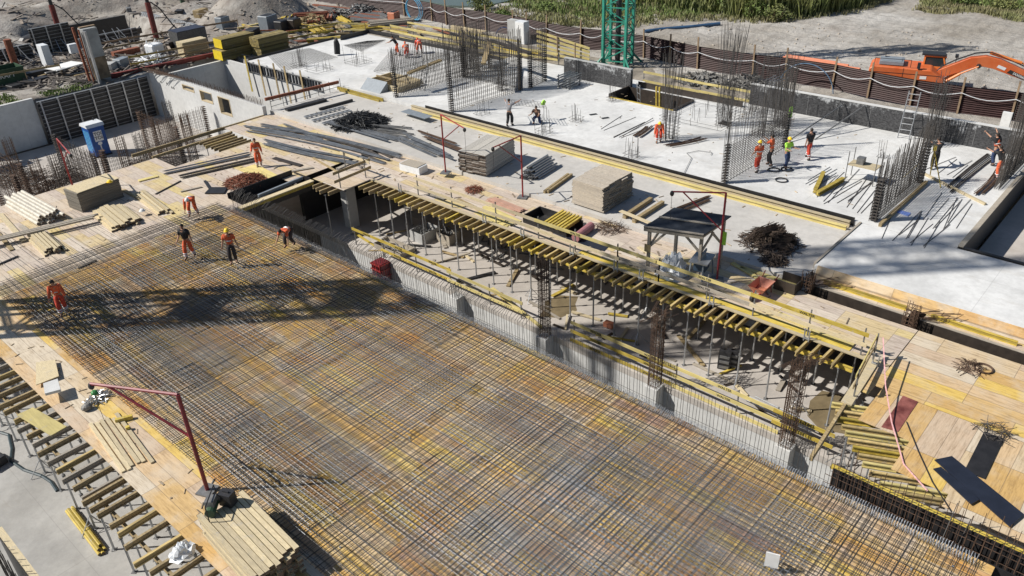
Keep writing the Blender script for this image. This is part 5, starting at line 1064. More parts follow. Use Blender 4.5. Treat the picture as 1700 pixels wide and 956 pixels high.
pts = [at(*q, .5) for q in ((1135, 288), (1148, 262), (1140, 254), (1160, 250), (1182, 253), (1180, 257))]; solo('cable', 'grey cable curling over the upper slab left of the dense rebar wall', 'cable', MB().path(pts, .014, 4), M_STEELD)
for a, b_ in (((1590, 835), (1555, 915)), ((1612, 862), (1590, 905))): solo('steel_bar', ('long' if a[0] < 1600 else 'short') + ' loose bar propped on the narrow black panel', 'bar', MB().path([at(*a, .9) if a[0] < 1600 else at(*a, .05), at(*b_, .05)], .014, 4), M_REBD)
solo('rebar_starter', 'bent black bars sticking out around the dark slot on the orange deck', 'rebar', tangle_mb(at(1650, 718), .45, .25, 45, .009, .8, 33), M_REBD)
solo('slot_form', 'dark rectangular slot cover on the orange deck above the black panels', 'panel', MB().beam(at(1650, 722, .03), at(1618, 788, .03), .55, .02), M_PLYB)
t = thing('white_card', 'small white card standing upright in the mat at the bottom edge', 'card', at(1278, 956)); p = at(1278, 950); MB().box((p.x, p.y, .45), (.03, .34, .5), .35).build('card', M_WHITE, t); MB().rod((p.x, p.y, 0), (p.x, p.y, .2), .01).build('pin', M_STEELD, t)

sheet('dark red faced plywood sheet on the orange deck near the pit corner', [(1463, 709), (1499, 657), (1524, 667), (1491, 717)], .004, mat('ply_red', (.20, .04, .035), .7, .5, 2, col2=(.34, .12, .10)), .012)
# formwork and bars at the bottom left corner
a, b_ = at(2, 878, -.6), at(62, 975, -.6); xx = (a.x + b_.x) / 2
t = thing('wall_formwork', 'dark wall formwork with a pale top rail at the bottom left corner', 'wall formwork', (xx, b_.y, -3.1))
MB().bx(xx - .08, xx, b_.y - 1, a.y, -3.1, -.7).build('form_face', M_PLYB, t); MB().bx(xx - .06, xx + .12, b_.y - 1, a.y + .1, -.695, -.6).build('top_rail', M_PLANK, t)
mb = MB(); y = b_.y - 1
while y < a.y: mb.rod((xx - .35, y, -3.1), (xx - .35 + jit(.05), y + jit(.05), -.2 + jit(.2)), .012); mb.rod((xx - .7, y, -3.1), (xx - .7, y + jit(.05), -.2 + jit(.2)), .012); y += .14
for z in (-2.6, -2.1, -1.6, -1.1, -.6): mb.rod((xx - .35, b_.y - 1, z), (xx - .35, a.y, z), .01); mb.rod((xx - .7, b_.y - 1, z), (xx - .7, a.y, z), .01)
solo('wall_rebar', 'upright bars behind the dark formwork at the bottom left corner', 'rebar', mb, M_REBD)
solo('formwork_table', 'dark tipped steel box on the lower left floor by the hose', 'box', MB().box((at(-12, 770, -3.1).x, at(-12, 770, -3.1).y, -2.9), (.7, 1.0, .35), .2), M_DARK, bevel=.03)
p = at(682, 290, .0); t = thing('site_crate', 'white crate with a timber lid on the deck by the brown railing', 'crate', p); MB().box((p.x + .5, p.y + .3, .22), (.7, 1.5, .42), .1).build('box', M_WCASE, t); MB().box((p.x + .5, p.y + .3, .45), (.75, 1.3, .03), .1).build('lid', M_PLANKG, t)
p = at(1430, 300, .45); t = thing('work_platform', 'small scaffold platform with a bucket at the near end of the thick rebar wall', 'platform', p)
MB().box((p.x, p.y, 1.3), (.8, 1.4, .05)).build('deck_board', M_PLANK, t); MB().box((p.x, p.y + .2, 1.5), (.35, .35, .35)).build('bucket', M_STEELD, t)
for sx in (-.4, .4):
    for sy in (-.7, .7): MB().rod((p.x + sx, p.y + sy, .45), (p.x + sx, p.y + sy, 2.0), .022, 6).build('frame_leg', M_STEELD, t)
# ---------------------------------------------------------------- people
def skin_mesh(pts, rad, edges, root, sub=1):
    me = bpy.data.meshes.new('body'); me.from_pydata([tuple(p) for p in pts], edges, []); o = bpy.data.objects.new('tmp', me); C.objects.link(o)
    o.modifiers.new('s', 'SKIN'); sv = me.skin_vertices[0].data
    for i, r in enumerate(rad):
        rr = (r, r) if isinstance(r, (int, float)) else r; sv[i].radius = rr; sv[i].use_root = (i == root)
    sm = o.modifiers.new('u', 'SUBSURF'); sm.levels = sub; sm.render_levels = sub
    bpy.context.view_layer.update(); out = bpy.data.meshes.new_from_object(o.evaluated_get(bpy.context.evaluated_depsgraph_get()))
    bpy.data.objects.remove(o); bpy.data.meshes.remove(me)
    for p in out.polygons: p.use_smooth = True
    return out
def ik(a, c, l1, l2, pole):
    a, c = Vector(a), Vector(c); d = c - a; L = min(d.length, l1 + l2 - .002); d.normalize(); x = (l1 * l1 - l2 * l2 + L * L) / (2 * L); h = math.sqrt(max(0, l1 * l1 - x * x))
    pl = Vector(pole); pl = (pl - d * pl.dot(d)).normalized(); return a + d * x + pl * h, a + d * L
def person(px, py, z, face, label, shirt, pants, hair=M_HAIR, helmet=None, lean=4, hip=.93, stride=.12, spread=.1, arms=((8, 8, 12), (8, 8, 12)), s=1.0, vest=None, bands=False, bare=True, side=0, head=None, boots=M_BOOT, group=None):
    "face: heading in degrees; arms: (forward, outward, elbow bend) for left and right"
    base = at(px, py, z); t = thing('person', label, 'person', base, R_(face - 90))
    hipc = Vector((0, 0, hip)); ln = R_(lean); sd_ = R_(side); up = Vector((math.sin(sd_), math.sin(ln), math.cos(ln))).normalized()
    if lean > 45: hipc.y -= .16
    sp = hipc + up * .2; ch = hipc + up * .42; nk = hipc + up * .55; hl = R_(lean * .75 if head is None else head); hu = Vector((math.sin(sd_), math.sin(hl), math.cos(hl))); hd = nk + hu * .14
    P = [hipc, sp, ch, nk, nk + hu * .07]; Rr = [(.135, .10), (.12, .09), (.155, .10), .055, .052]; E = [(0, 1), (1, 2), (2, 3), (3, 4)]
    legs = []; armsj = []
    for sg in (-1, 1):
        h = hipc + Vector((sg * .09, 0, -.02)); an = Vector((sg * spread, sg * stride, .09)); kn, an = ik(h, an, .43, .43, (sg * .1, 1, 0)); toe = an + Vector((sg * .03, .15, -.05)); toe.z = .035
        i = len(P); P += [h, h.lerp(kn, .5), kn, kn.lerp(an, .35), an, toe]; Rr += [.088, .078, .06, .058, .042, .038]; E += [(0, i), (i, i + 1), (i + 1, i + 2), (i + 2, i + 3), (i + 3, i + 4), (i + 4, i + 5)]; legs.append((h, kn, an, toe))
    side_v = Vector((1, 0, 0))
    hands = []
    for q, sg in enumerate((-1, 1)):
        fa, oa, eb = arms[q]; sh = ch + up * .06 + side_v * sg * .19
        def dirv(f): f = R_(f); return Vector((sg * math.sin(R_(oa)), math.sin(f) * math.cos(R_(oa)), -math.cos(f) * math.cos(R_(oa)))).normalized()
        el = sh + dirv(fa) * .29; fd = dirv(fa + eb); wr = el + fd * .25; hn = wr + fd * .07
        i = len(P); P += [sh, sh.lerp(el, .5), el, wr, hn]; Rr += [.062, .052, .043, .030, (.036, .018)]; E += [(2, i), (i, i + 1), (i + 1, i + 2), (i + 2, i + 3), (i + 3, i + 4)]; armsj.append((sh, el, wr)); hands.append((hn, fd, sg))
    me = skin_mesh(P, Rr, E, 0, 1); mb = MB()
    for hn, fd, sg in hands:
        sd2 = fd.cross(Vector((0, 1, .2))).normalized(); pn = sd2.cross(fd)
        for k in range(4):
            r0 = hn + sd2 * (.027 - .018 * k) + fd * .02; m1 = r0 + fd * (.04 - .004 * abs(k - 1)) + pn * .008; mb.rod(r0, m1, .0085, 5); mb.rod(m1, m1 + fd * .025 + pn * .02, .0085, 5, .006)
        tb = hn - fd * .01 + sd2 * .03; mb.rod(tb, tb + fd * .03 + sd2 * .03, .011, 5, .008)
    mb.ell(hd, (.076, .092, .112), 14, 10); fw = Vector((0, math.cos(hl), -math.sin(hl))); mb.rod(hd + fw * .07, hd + fw * .112 - hu * .012, .016, 5, .012)
    for sg in (-1, 1): mb.ell(hd + Vector((sg * .078, 0, 0)), (.012, .022, .032), 6, 4)
    bm = bmesh.new(); bm.from_mesh(me); tm = bpy.data.meshes.new('t'); tm.from_pydata(mb.v, [], mb.f); bm.from_mesh(tm); bmesh.ops.recalc_face_normals(bm, faces=bm.faces); bm.to_mesh(me); bm.free(); bpy.data.meshes.remove(tm)
    for p in me.polygons: p.use_smooth = True
    me.materials.clear(); me.materials.append(M_SKIN); me.name = 'body'; o = bpy.data.objects.new('body', me); C.objects.link(o); o.parent = t
    e = MB()
    for sg in (-1, 1): e.ell(hd + fw * .086 + Vector((sg * .03, 0, 0)) + hu * .01, (.010, .008, .007), 6, 4)
    e.rod(hd + fw * .088 - hu * .05 - side_v * .02, hd + fw * .088 - hu * .05 + side_v * .02, .005, 4); e.build('face_marks', M_HAIR, t, True)
    def part(name, pts, rad, ed, m, root=0):
        mm = skin_mesh(pts, rad, ed, root, 1); mm.materials.clear(); mm.materials.append(m); mm.name = name; ob = bpy.data.objects.new(name, mm); C.objects.link(ob); ob.parent = t
    pts = [hipc - up * .02, sp, ch, ch + up * .1]; rad = [(.175, .135), (.165, .13), (.19, .135), (.09, .08)]; ed = [(0, 1), (1, 2), (2, 3)]
    for (sh, el, wr) in armsj:
        i = len(pts); end = sh.lerp(el, .8) if bare else wr.lerp(el, .1); 
        if bare: pts += [sh, end]; rad += [.088, .078]; ed += [(2, i), (i, i + 1)]
        else: pts += [sh, el, end]; rad += [.088, .072, .056]; ed += [(2, i), (i, i + 1), (i + 1, i + 2)]
    part('shirt', pts, rad, ed, shirt)
    if vest: part('vest', [hipc + up * .05, sp, ch, ch + up * .08], [(.185, .145), (.178, .14), (.205, .148), (.13, .10)], [(0, 1), (1, 2), (2, 3)], vest)
    pts = [hipc + up * .03, hipc - up * .02]; rad = [(.165, .13), (.17, .135)]; ed = [(0, 1)]
    for (h, kn, an, toe) in legs: i = len(pts); pts += [h, kn, kn.lerp(an, .86)]; rad += [.118, .098, .085]; ed += [(1, i), (i, i + 1), (i + 1, i + 2)]
    part('trousers', pts, rad, ed, pants)
    for (h, kn, an, toe) in legs: part('boot', [an + Vector((0, -.03, .06)), an + Vector((0, -.02, -.02)), toe], [.062, .058, .048], [(0, 1), (1, 2)], boots)
    if shirt in (M_ORG, M_ORGR, M_LIME) or vest:
        c_ = MB(); c_.rod(sp + up * .02, sp + up * .07, .172, 12); ob = c_.build('chest_band', M_REFL, t, True, smooth=True); ob.scale = (1, .8, 1)
    if bands or pants in (M_ORG, M_ORGR):
        b_ = MB()
        for (h, kn, an, toe) in legs: a0 = kn.lerp(an, .45); b_.rod(a0, kn.lerp(an, .58), .099, 10); b_.rod(kn.lerp(an, .7), kn.lerp(an, .8), .096, 10)
        b_.build('reflective_band', M_REFL, t, True, smooth=True)
    hc = MB()
    if helmet:
        rot = Vector((0, -math.sin(0), 0)); ctr = hd + hu * .03; hc.ell(ctr, (.105, .128, .115), 14, 8, 0, .5); hc.ell(ctr + fw * .02, (.122, .158, .014), 14, 4); hc.build('helmet', helmet, t, True, smooth=True)
    else: hc.ell(hd + hu * .02 - fw * .012, (.084, .096, .108), 12, 8, 0, .62); hc.build('hair', hair, t, True, smooth=True)
    t.scale = (s, s, s); return t
Zm = .2
person(107, 520, Zm, 250, 'person in an orange suit leaning forward at the left edge of the mat, dark hair', M_ORG, M_ORGR, lean=22, arms=((15, 10, 25), (25, 10, 40)), stride=.15, bare=False)
person(317, 427, Zm, 215, 'person in a black t-shirt and orange trousers with grey shin bands walking on the mat', M_BLACK, M_ORG, lean=8, stride=.2, arms=((-5, 12, 10), (12, 10, 35)), bands=True)
person(389, 436, Zm, 235, 'person with a yellow helmet, orange shirt and dark bib overalls standing on the mat', M_ORG, M_DKOV, helmet=M_HELM, lean=6, stride=.08, arms=((-4, 14, 14), (-6, 16, 14)), vest=None)
person(322, 357, Zm, 230, 'person bending down at the rear edge of the mat, full orange, pale cap', M_ORG, M_ORG, helmet=M_HELMW, lean=78, hip=.88, arms=((-10, 8, 5), (5, 8, 5)), bare=False, spread=.18)
person(482, 408, Zm, 200, 'person in an orange top and dark trousers stooping by the pit edge of the mat', M_ORG, M_DKOV, lean=80, hip=.82, arms=((10, 8, 10), (25, 8, 10)), stride=.2)
person(431, 276, .03, 240, 'person in full orange standing on the rear deck beside the bar bundles', M_ORG, M_ORG, lean=4, arms=((5, 10, 15), (20, 12, 50)), bands=True, bare=False)
person(661, 92, .45, 120, 'person in dark top and orange trousers at the far slab edge, left of the trio', M_BLACK, M_ORG, lean=35, stride=.2, arms=((60, 10, 10), (50, 10, 10)))
person(676, 96, .45, 60, 'person crouching low in orange with pale shirt, middle of the far trio', M_ORG, M_ORGR, helmet=None, hair=M_ORG, lean=55, hip=.7, arms=((40, 8, 10), (40, 8, 10)))
person(697, 89, .45, 60, 'person in orange bent over with legs apart, right of the far trio', M_ORGR, M_ORG, lean=75, hip=.88, spread=.22, stride=.12, arms=((10, 8, 5), (10, 8, 5)), bare=False, hair=M_ORG)
person(846, 209, .45, 10, 'person in a grey shirt and black trousers with both arms raised on the upper slab', M_GREYC, M_BLACK, lean=3, arms=((95, 40, 10), (105, 35, 10)), stride=.14)
person(893, 204, .45, 200, 'person in plaid brown top and blue jeans crouching by the bar frame', mat('cloth_brown', (.10, .06, .045), .8, .5, 12), M_NAVY, lean=25, hip=.45, stride=.16, spread=.2, arms=((50, 10, 40), (50, 10, 40)))
person(1093, 236, .45, 215, 'person in orange with a yellow helmet stooping over bars on the upper slab', M_ORG, M_ORGR, helmet=M_HELM, lean=58, hip=.86, arms=((15, 8, 10), (20, 8, 10)), bare=False)
person(1257, 286, .45, 60, 'person with a yellow helmet, orange shirt and red-black trousers, leftmost of the group', M_ORG, M_ORGR, helmet=M_HELM, lean=4, arms=((10, 8, 30), (10, 8, 30)))
person(1278, 275, .45, 100, 'person in an orange vest and black trousers facing the rebar wall', M_ORG, M_BLACK, lean=5, arms=((70, 15, 60), (60, 15, 60)), vest=M_ORG)
person(1303, 279, .45, 250, 'person with a yellow helmet and lime green shirt standing in the group', M_LIME, M_NAVY, helmet=M_HELM, lean=5, arms=((25, 8, 70), (25, 8, 70)), vest=M_LIME)
person(1341, 264, .45, 60, 'person in a black t-shirt and red trousers walking away from the group', M_BLACK, M_ORGR, lean=4, stride=.26, arms=((-10, 12, 10), (12, 12, 15)), bands=True)
person(1549, 280, .45, 20, 'person in dark shorts bending behind the yellow tripod', M_BLACK, M_BLACK, lean=35, hip=.9, stride=.2, arms=((70, 8, 10), (65, 8, 10)))
person(1648, 274, .45, 60, 'person in an orange vest and navy trousers reaching up at the far right rebar wall', M_BLACK, M_NAVY, vest=M_ORG, lean=18, arms=((110, 10, 10), (120, 10, 10)))
person(1655, 297, .45, 55, 'person in a black t-shirt and orange trousers working at the far right rebar wall', M_BLACK, M_ORG, lean=25, arms=((80, 8, 20), (90, 8, 20)), stride=.18)
# yellow tripod with instrument
p = at(1562, 312, .45); a = at(1543, 240, .45); T = Vector((p.x + .2, p.y + .75, 2.2)); t = thing('survey_tripod', 'tall yellow tripod with a small instrument head at the slab corner', 'tripod', p)
for k, q in enumerate((p, p + Vector((1.2, .9, 0)), p + Vector((.2, 1.9, 0)))): MB().beam(q, T, .05, .03).build('tripod_leg', M_YEL, t)
MB().box(T + Vector((0, 0, .12)), (.18, .16, .24), .3).build('instrument', M_YEL, t)
t = thing('safety_vest', 'lime green vest hanging on the tall bars behind the workers', 'vest', at(1308, 222, .45)); p = at(1308, 222, .45); MB().prism([(-.2, 0), (.2, 0), (.22, .5), (.1, .62), (-.1, .62), (-.22, .5)], .05, 'y').build('cloth', M_LIME, t, True); t.location = p + Vector((0, 0, 1.0))
mb = MB(); p0, p1 = at(848, 205, .45), at(908, 210, .45)
for k in range(12): q = p0.lerp(p1, k / 11.0); mb.rod(q + Vector((0, 0, 1.2)), q + Vector((.8, .9, 1.15)), .011)
for k in range(5): o = Vector((.8, .9, 0)) * k / 4; mb.rod(p0 + o + Vector((0, 0, 1.22)), p1 + o + Vector((0, 0, 1.17)), .011)
for q in (p0, p1, p0 + Vector((.8, .9, 0)), p1 + Vector((.8, .9, 0))): mb.rod(q, q + Vector((0, 0, 1.2)), .014)
vp = p1 + Vector((.8, .9, 1.2)); solo('safety_vest', 'light green vest hanging on the corner of the light bar cage', 'vest', MB().prism([(vp.x - .22, vp.z - .15), (vp.x + .1, vp.z - .22), (vp.x + .24, vp.z - .02), (vp.x + .05, vp.z + .12), (vp.x - .1, vp.z + .03)], .08, 'y', vp.y), M_LIME)
solo('light_rebar_cage', 'light bar cage on stands between the man with raised arms and the crouching one', 'rebar cage', mb, M_REB)
p = at(562, 92, .45); solo('hanging_jacket', 'dark jacket hanging on a bar on the rear upper slab', 'jacket', MB().prism([(p.x - .25, .6), (p.x + .2, .5), (p.x + .3, 1.3), (p.x + .1, 1.9), (p.x - .15, 1.6)], .2, 'y', p.y), M_BLACK)
# ---------------------------------------------------------------- boundary fence
fp = [at(*q) for q in ((640, -22), (664, 28), (690, 42), (724, 46), (757, 51), (790, 56), (830, 66), (868, 66), (905, 73), (945, 88), (976, 94), (1073, 94), (1121, 101), (1170, 110), (1243, 133), (1305, 135), (1370, 155), (1435, 165), (1505, 180), (1581, 195), (1665, 212), (1760, 232))]
fp = [Vector((55.0 + .35 * math.sin(i * 1.3) + (.012 * (p.y - 30) if p.y > 50 else 0), p.y, 0)) for i, p in enumerate(fp)]
t = thing('corrugated_fence', 'long dark maroon corrugated site fence with timber posts', 'fence', fp[10])
for a, b_ in zip(fp[:-1], fp[1:]):
    mb = MB(); z = .02; k = 0; vs = []; zs = []
    d = (b_ - a).normalized(); n = Vector((-d.y, d.x, 0)); z = .05
    while z < 1.74: zs.append((z, .035 * (1 if k % 2 else -1))); z += .065; k += 1
    for e in (a, b_):
        for zz, o in zs: v = e + n * o; vs.append((v.x, v.y, zz))
    m_ = len(zs); mb.add(vs, [(i, m_ + i, m_ + i + 1, i + 1) for i in range(m_ - 1)]); mb.build('sheet_panel', M_FENCE, t)
for p in fp: MB().beam((p.x - .09, p.y, 0), (p.x - .09 + jit(.06), p.y + jit(.08), 2.35 + jit(.1)), .11, .08, (1, 0, 0)).build('post', M_WPOST, t)
mb = MB()
for a, b_ in zip(fp[:-1], fp[1:]):
    A = a + Vector((-.2, 0, 1.35)); B = b_ + Vector((-.2, 0, 1.35)); mb.path([A.lerp(B, k / 6) - Vector((0, 0, .28 * math.sin(math.pi * k / 6))) for k in range(7)], .022, 5)
solo('white_hose', 'pale hose sagging from post to post along the maroon fence', 'hose', mb, M_WCASE)
for (px, py, r, lab, m, zz) in ((690, 35, 1.0, 'light blue pipe coil leaning on the fence', M_BLUEL, .2), (826, 66, 1.2, 'dark blue pipe arch in front of the fence behind the crew', M_NAVY, -.3), (1352, 140, 2.0, 'blue-grey pipe arch springing from the tall bars to the fence', mat('hose_slate', (.10, .17, .26), .5, .1, 2), -.2)):
    p = at(px, py, 0); mb = MB()
    for l in range(3 if py < 50 else 1):
        n = 22; aa = math.pi * 2 if py < 50 else math.pi; mb.path([(54.3 + .15 * l, p.y + (r + .08 * l) * math.cos(k * aa / n), zz + (r if py < 50 else 0) + (r + .05 * l) * math.sin(k * aa / n)) for k in range(n + 1)], .035, 5)
    solo('pipe_coil', lab, 'pipe', mb, m)
# ---------------------------------------------------------------- yellow edge rails at the far side
def yr(label, pts, z, hs, m=M_YELP): return rail(label, pts, z, [(h, i, i + 1, m) for h in hs for i in range(len(pts) - 1)], pm=M_STEELD, over=.0, h=1.2, thick=.05)
yr('yellow edge rails in front of the bank right of the green mast', [(48.6, 31.5), (48.6, 29.2), (48.6, 26.9), (48.6, 24.5), (48.6, 22.0)], .1, (.95, .35))
yr('yellow edge rails behind the crew in orange', [(48.3, 58.8), (48.1, 55.5), (48.0, 52.2), (48.0, 49.0), (48.3, 46.0), (48.5, 43.0), (48.8, 39.5)], .1, (1.1, .65, .2))
yr('second yellow rail row farther behind the crew in orange', [(50.4, 58.8), (50.4, 54.2), (50.4, 49.6), (50.6, 45.0)], .1, (.95, .4))
rail('brown edge rails at the rear left yard by the concrete pier, upper run', [(29.5, 76.8), (32, 76.6), (35, 76.0), (38.5, 75.2), (42.0, 74.4)], 0, [(1.0, i, i + 1, M_WPOST) for i in range(4)] + [(.5, 0, 1, M_BRN), (.5, 1, 2, M_BRN)], pm=M_WPOST, over=0)
rail('yellow-brown edge rails along the rear pit behind the red beam', [(28.6, 69.4), (30.9, 69.0), (33.2, 68.7), (35.3, 68.3), (37.0, 67.6)], 0, [(h, i, i + 1, M_BRN if i else M_YEL) for h in (1.0, .45) for i in range(4)], pm=M_WPOST, over=0)
rail('long weathered rails left of the concrete pier', [(14, 73.5), (18, 73.2), (21.5, 72.6), (24.0, 72.0)], 0, [(1.0, i, i + 1, M_BRN) for i in range(3)], pm=M_WPOST, over=0)
rail('yellow rails behind the stacked panels at the rear', [(40.5, 65.5), (43.5, 65.0), (46.6, 64.5), (47.9, 62.0)], 0, [(h, i, i + 1, M_YEL if i < 2 else M_YELP) for h in (1.05, .5) for i in range(3)], pm=M_WPOST, over=0)
t = thing('timber_ramp', 'yellow timber stair barrier sloping down left of the green mast', 'ramp', (51.2, 41.5, 0))
for k in range(5): MB().beam((50.6, 43.2, 2.1 - k * .38), (51.2, 38.3, 1.25 - k * .28), .05, .18).build('board', M_YELP, t)
for y in (43.0, 41.2, 39.4): MB().beam((50.75, y, 0), (50.75, y, 2.2 - (43.2 - y) * .15), .08, .08, (1, 0, 0)).build('post', M_WPOST, t)
solo('red_beam', 'long red steel beam lying along the rear pit edge', 'beam', MB().ibeam((26.0, 68.0, .2), (37.0, 66.9, .2), .3, .35), M_REDC)
# ---------------------------------------------------------------- green tower crane mast (right) and the one whose shadow falls on the mat
def truss(t, c, s, z0, z1, rz, m, leg=.075, br=.04, bay=1.35):
    co, si = math.cos(rz), math.sin(rz); cs = [Vector((c[0] + (x * co - y * si) * s, c[1] + (x * si + y * co) * s, 0)) for x, y in ((-.5, -.5), (.5, -.5), (.5, .5), (-.5, .5))]
    for q in cs: MB().beam(q + Vector((0, 0, z0)), q + Vector((0, 0, z1)), leg * 2, leg * 2, (1, 0, 0)).build('mast_leg', m, t)
    mb = MB(); z = z0 + .3; k = 0
    while z < z1 - .1:
        zt = min(z + bay, z1)
        for i in range(4):
            a, b_ = cs[i], cs[(i + 1) % 4]; mb.rod(a + Vector((0, 0, z)), b_ + Vector((0, 0, z)), br, 5)
            if (k + i) % 2: a, b_ = b_, a
            mb.rod(a + Vector((0, 0, z)), b_ + Vector((0, 0, zt)), br, 5)
        z += bay; k += 1
    mb.build('lattice_bracing', m, t); return cs
t = thing('tower_crane', 'green lattice tower crane mast standing behind the black wall', 'tower crane', (52.3, 36.4, -.8))
cs = truss(t, (52.3, 36.4), 1.8, -.8, 26, .3, M_GREEN, .10, .05, 1.0)
for q in cs: MB().rod(Vector((52.3, 36.4, .9)) + (q - Vector((52.3, 36.4, 0))) * .95, Vector((52.3, 36.4, -.3)) + (q - Vector((52.3, 36.4, 0))) * 1.9, .09, 6).build('base_strut', M_GREEN, t)
mb = MB(); mb.rod((52.3, 36.4, -.8), (52.3, 36.4, 26), .22, 10); mb.build('ladder_tube', M_DARK, t)
D_ = Vector((math.cos(R_(SUN_AZ)), math.sin(R_(SUN_AZ)), 0)); S0 = Vector((6.3, 34.8, 0)); cb = S0 + D_ * 9.0
t = thing('tower_crane', 'lattice tower crane mast beyond the left edge that throws the long shadow over the mat', 'tower crane', (cb.x, cb.y, -3.1))
truss(t, (cb.x, cb.y), 2.3, -3.1, 62, .5, M_GREEN, .13, .07, 1.9)
MB().box((cb.x, cb.y, -2.8), (5, 5, .6), .5).build('foundation_block', M_CONC, t); MB().box((cb.x, cb.y, 30), (2.0, 2.0, .15), .5).box((cb.x, cb.y, 16), (2.0, 2.0, .15), .5).box((cb.x, cb.y, 22), (2.0, 2.0, .15), .5).build('rest_platform', M_STEELD, t)
MB().rod((cb.x + .4, cb.y, -3.1), (cb.x + .4, cb.y, 62), .12, 8).build('ladder_tube', M_GREEN, t)
# ---------------------------------------------------------------- excavator
p = at(1545, 150); t = thing('excavator', 'orange crawler excavator with a grey engine hood behind the fence', 'excavator', (58.4, 16.2, 0), R_(-74)); t.scale = (.8, .8, .8)
def xb(mb, name, m, par=None, **k): return mb.build(name, m, par or t, True, **k)
for s in (-1, 1):
    tr = xb(MB().prism([(-2.4, .35), (-2.1, .05), (2.1, .05), (2.4, .35), (2.4, .6), (2.1, .9), (-2.1, .9), (-2.4, .6)], .6, 'y', s * 1.3 - .3), 'track', M_DARK)
    mb = MB()
    for k in range(7): mb.rod((-1.9 + k * .63, s * 1.3 - .32, .4), (-1.9 + k * .63, s * 1.3 + .32, .4), .22, 10)
    xb(mb, 'track_roller', M_STEELD, tr)
xb(MB().rod((0, 0, .7), (0, 0, 1.15), .9, 20), 'slewing_ring', M_DARK)
xb(MB().prism([(-3.5, .85), (2.3, .85), (2.3, 1.35), (1.2, 2.05), (-3.2, 2.12), (-3.55, 1.85)], 2.86, 'y', -1.43), 'house', M_EXO, bevel=.06)
xb(MB().box((-1.9, -.1, 2.3), (1.9, 1.7, .32)).box((-1.9, -.1, 2.48), (1.6, 1.4, .05)), 'engine_hood', M_GREY, bevel=.04)
hd_ = MB(); hd_.bx(-2.5, -2.45, .2, .5, 2.5, 2.85); xb(hd_, 'exhaust_pipe', M_DARK)
xb(MB().bx(-3.35, 2.0, -1.445, -1.432, 1.62, 1.66).bx(-.9, -.87, -1.446, -1.432, 1.25, 2.1), 'body_seam', M_DARK)
xb(MB().bx(.45, .95, -1.446, -1.433, 1.3, 1.55), 'white_sticker', M_WHITE)
cabp = xb(MB().bx(.5, 2.3, .42, 1.42, 1.46, 1.95).bx(.5, .62, .42, 1.42, 1.95, 2.75).bx(.5, 2.2, .42, 1.42, 2.7, 2.82).beam((2.25, .47, 1.9), (1.95, .47, 2.75), .1, .1).beam((2.25, 1.37, 1.9), (1.95, 1.37, 2.75), .1, .1), 'cab', M_EXO2)
xb(MB().bx(.63, 2.15, .46, 1.38, 1.9, 2.69), 'cab_window', M_GLASS, cabp); xb(MB().bx(.3, 2.1, .35, 1.5, 2.825, 2.96), 'roof_guard', M_DARK, cabp)
bz = lambda z: 1.45 + (z - 1.5) * .60
boom = [(x, bz(z)) for x, z in ((1.6, 1.3), (1.75, 2.2), (3.9, 4.15), (5.0, 4.5), (6.1, 4.15), (9.8, 1.7), (9.4, .95), (5.7, 2.9), (4.9, 3.1), (4.2, 2.85), (2.3, 1.3))]
bo = xb(MB().prism(boom, .6, 'y', -.35), 'boom', M_EXO, bevel=.02)
xb(MB().prism([(x, bz(z)) for x, z in ((6.9, 2.95), (8.6, 1.85), (8.4, 1.45), (6.7, 2.55))], .012, 'y', -.365), 'name_plate', M_TEXT, bo)
lettering(bo, 'DOOSAN', .25, (7.65, -.372, bz(2.2)), (1.7, 0, -.66), (.66, 0, 1.7), M_WHITE, depth=.004)
xb(MB().prism([(x, bz(z)) for x, z in ((6.0, 3.5), (6.6, 3.15), (6.5, 2.8), (5.9, 3.15))], .012, 'y', -.365), 'sticker', M_WCASE, bo)
for y in (-.62, .32):
    xb(MB().rod((2.4, y, 1.0), (3.4, y, bz(2.05)), .12, 10).rod((3.4, y, bz(2.05)), (4.6, y, bz(3.2)), .06, 8), 'boom_cylinder', M_EXO2)
xb(MB().rod((5.2, 0, bz(4.9)), (7.6, 0, bz(3.8)), .13, 10).rod((7.6, 0, bz(3.8)), (9.6, 0, bz(2.6)), .06, 8), 'arm_cylinder', M_EXO2)
xb(MB().rod((4.6, -.64, bz(3.2)), (4.6, .3, bz(3.2)), .17, 10), 'boom_pin', M_DARK)
xb(MB().prism([(9.3, 1.6), (10.1, 1.8), (10.3, 1.3), (9.6, -.1), (9.2, .0)], .45, 'y', -.27), 'stick', M_EXO); xb(MB().prism([(9.2, .3), (10.0, .1), (10.1, -.0), (8.6, .02), (8.5, .7)], 1.1, 'y', -.6), 'bucket', M_STEELD)
hs = MB()
for k in range(3): hs.path([(1.6, -.3 + .12 * k, 1.7), (2.0, -.2 + .12 * k, bz(2.7)), (2.9, -.2 + .12 * k, bz(3.7)), (4.2, -.2 + .12 * k, bz(4.75)), (5.3, -.2 + .12 * k, bz(5.0)), (5.9, -.2 + .12 * k, bz(4.7)), (8.5, -.2 + .1 * k, bz(3.0))], .03, 5)
xb(hs, 'hydraulic_hose', M_DARK)
xb(MB().path([(-3.2, -1.3, 2.15), (-3.2, -1.3, 2.75), (-.4, -1.3, 2.75), (-.4, -1.3, 2.15)], .025, 5), 'handrail', M_DARK); xb(MB().box((2.9, .2, 3.0), (.25, .45, .22)).rod((2.9, .1, 2.4), (2.9, .1, 2.95), .03, 5), 'work_light', M_DARK, bo); xb(MB().bx(.1, .35, -1.5, -1.2, 2.15, 2.6), 'mirror', M_DARK)
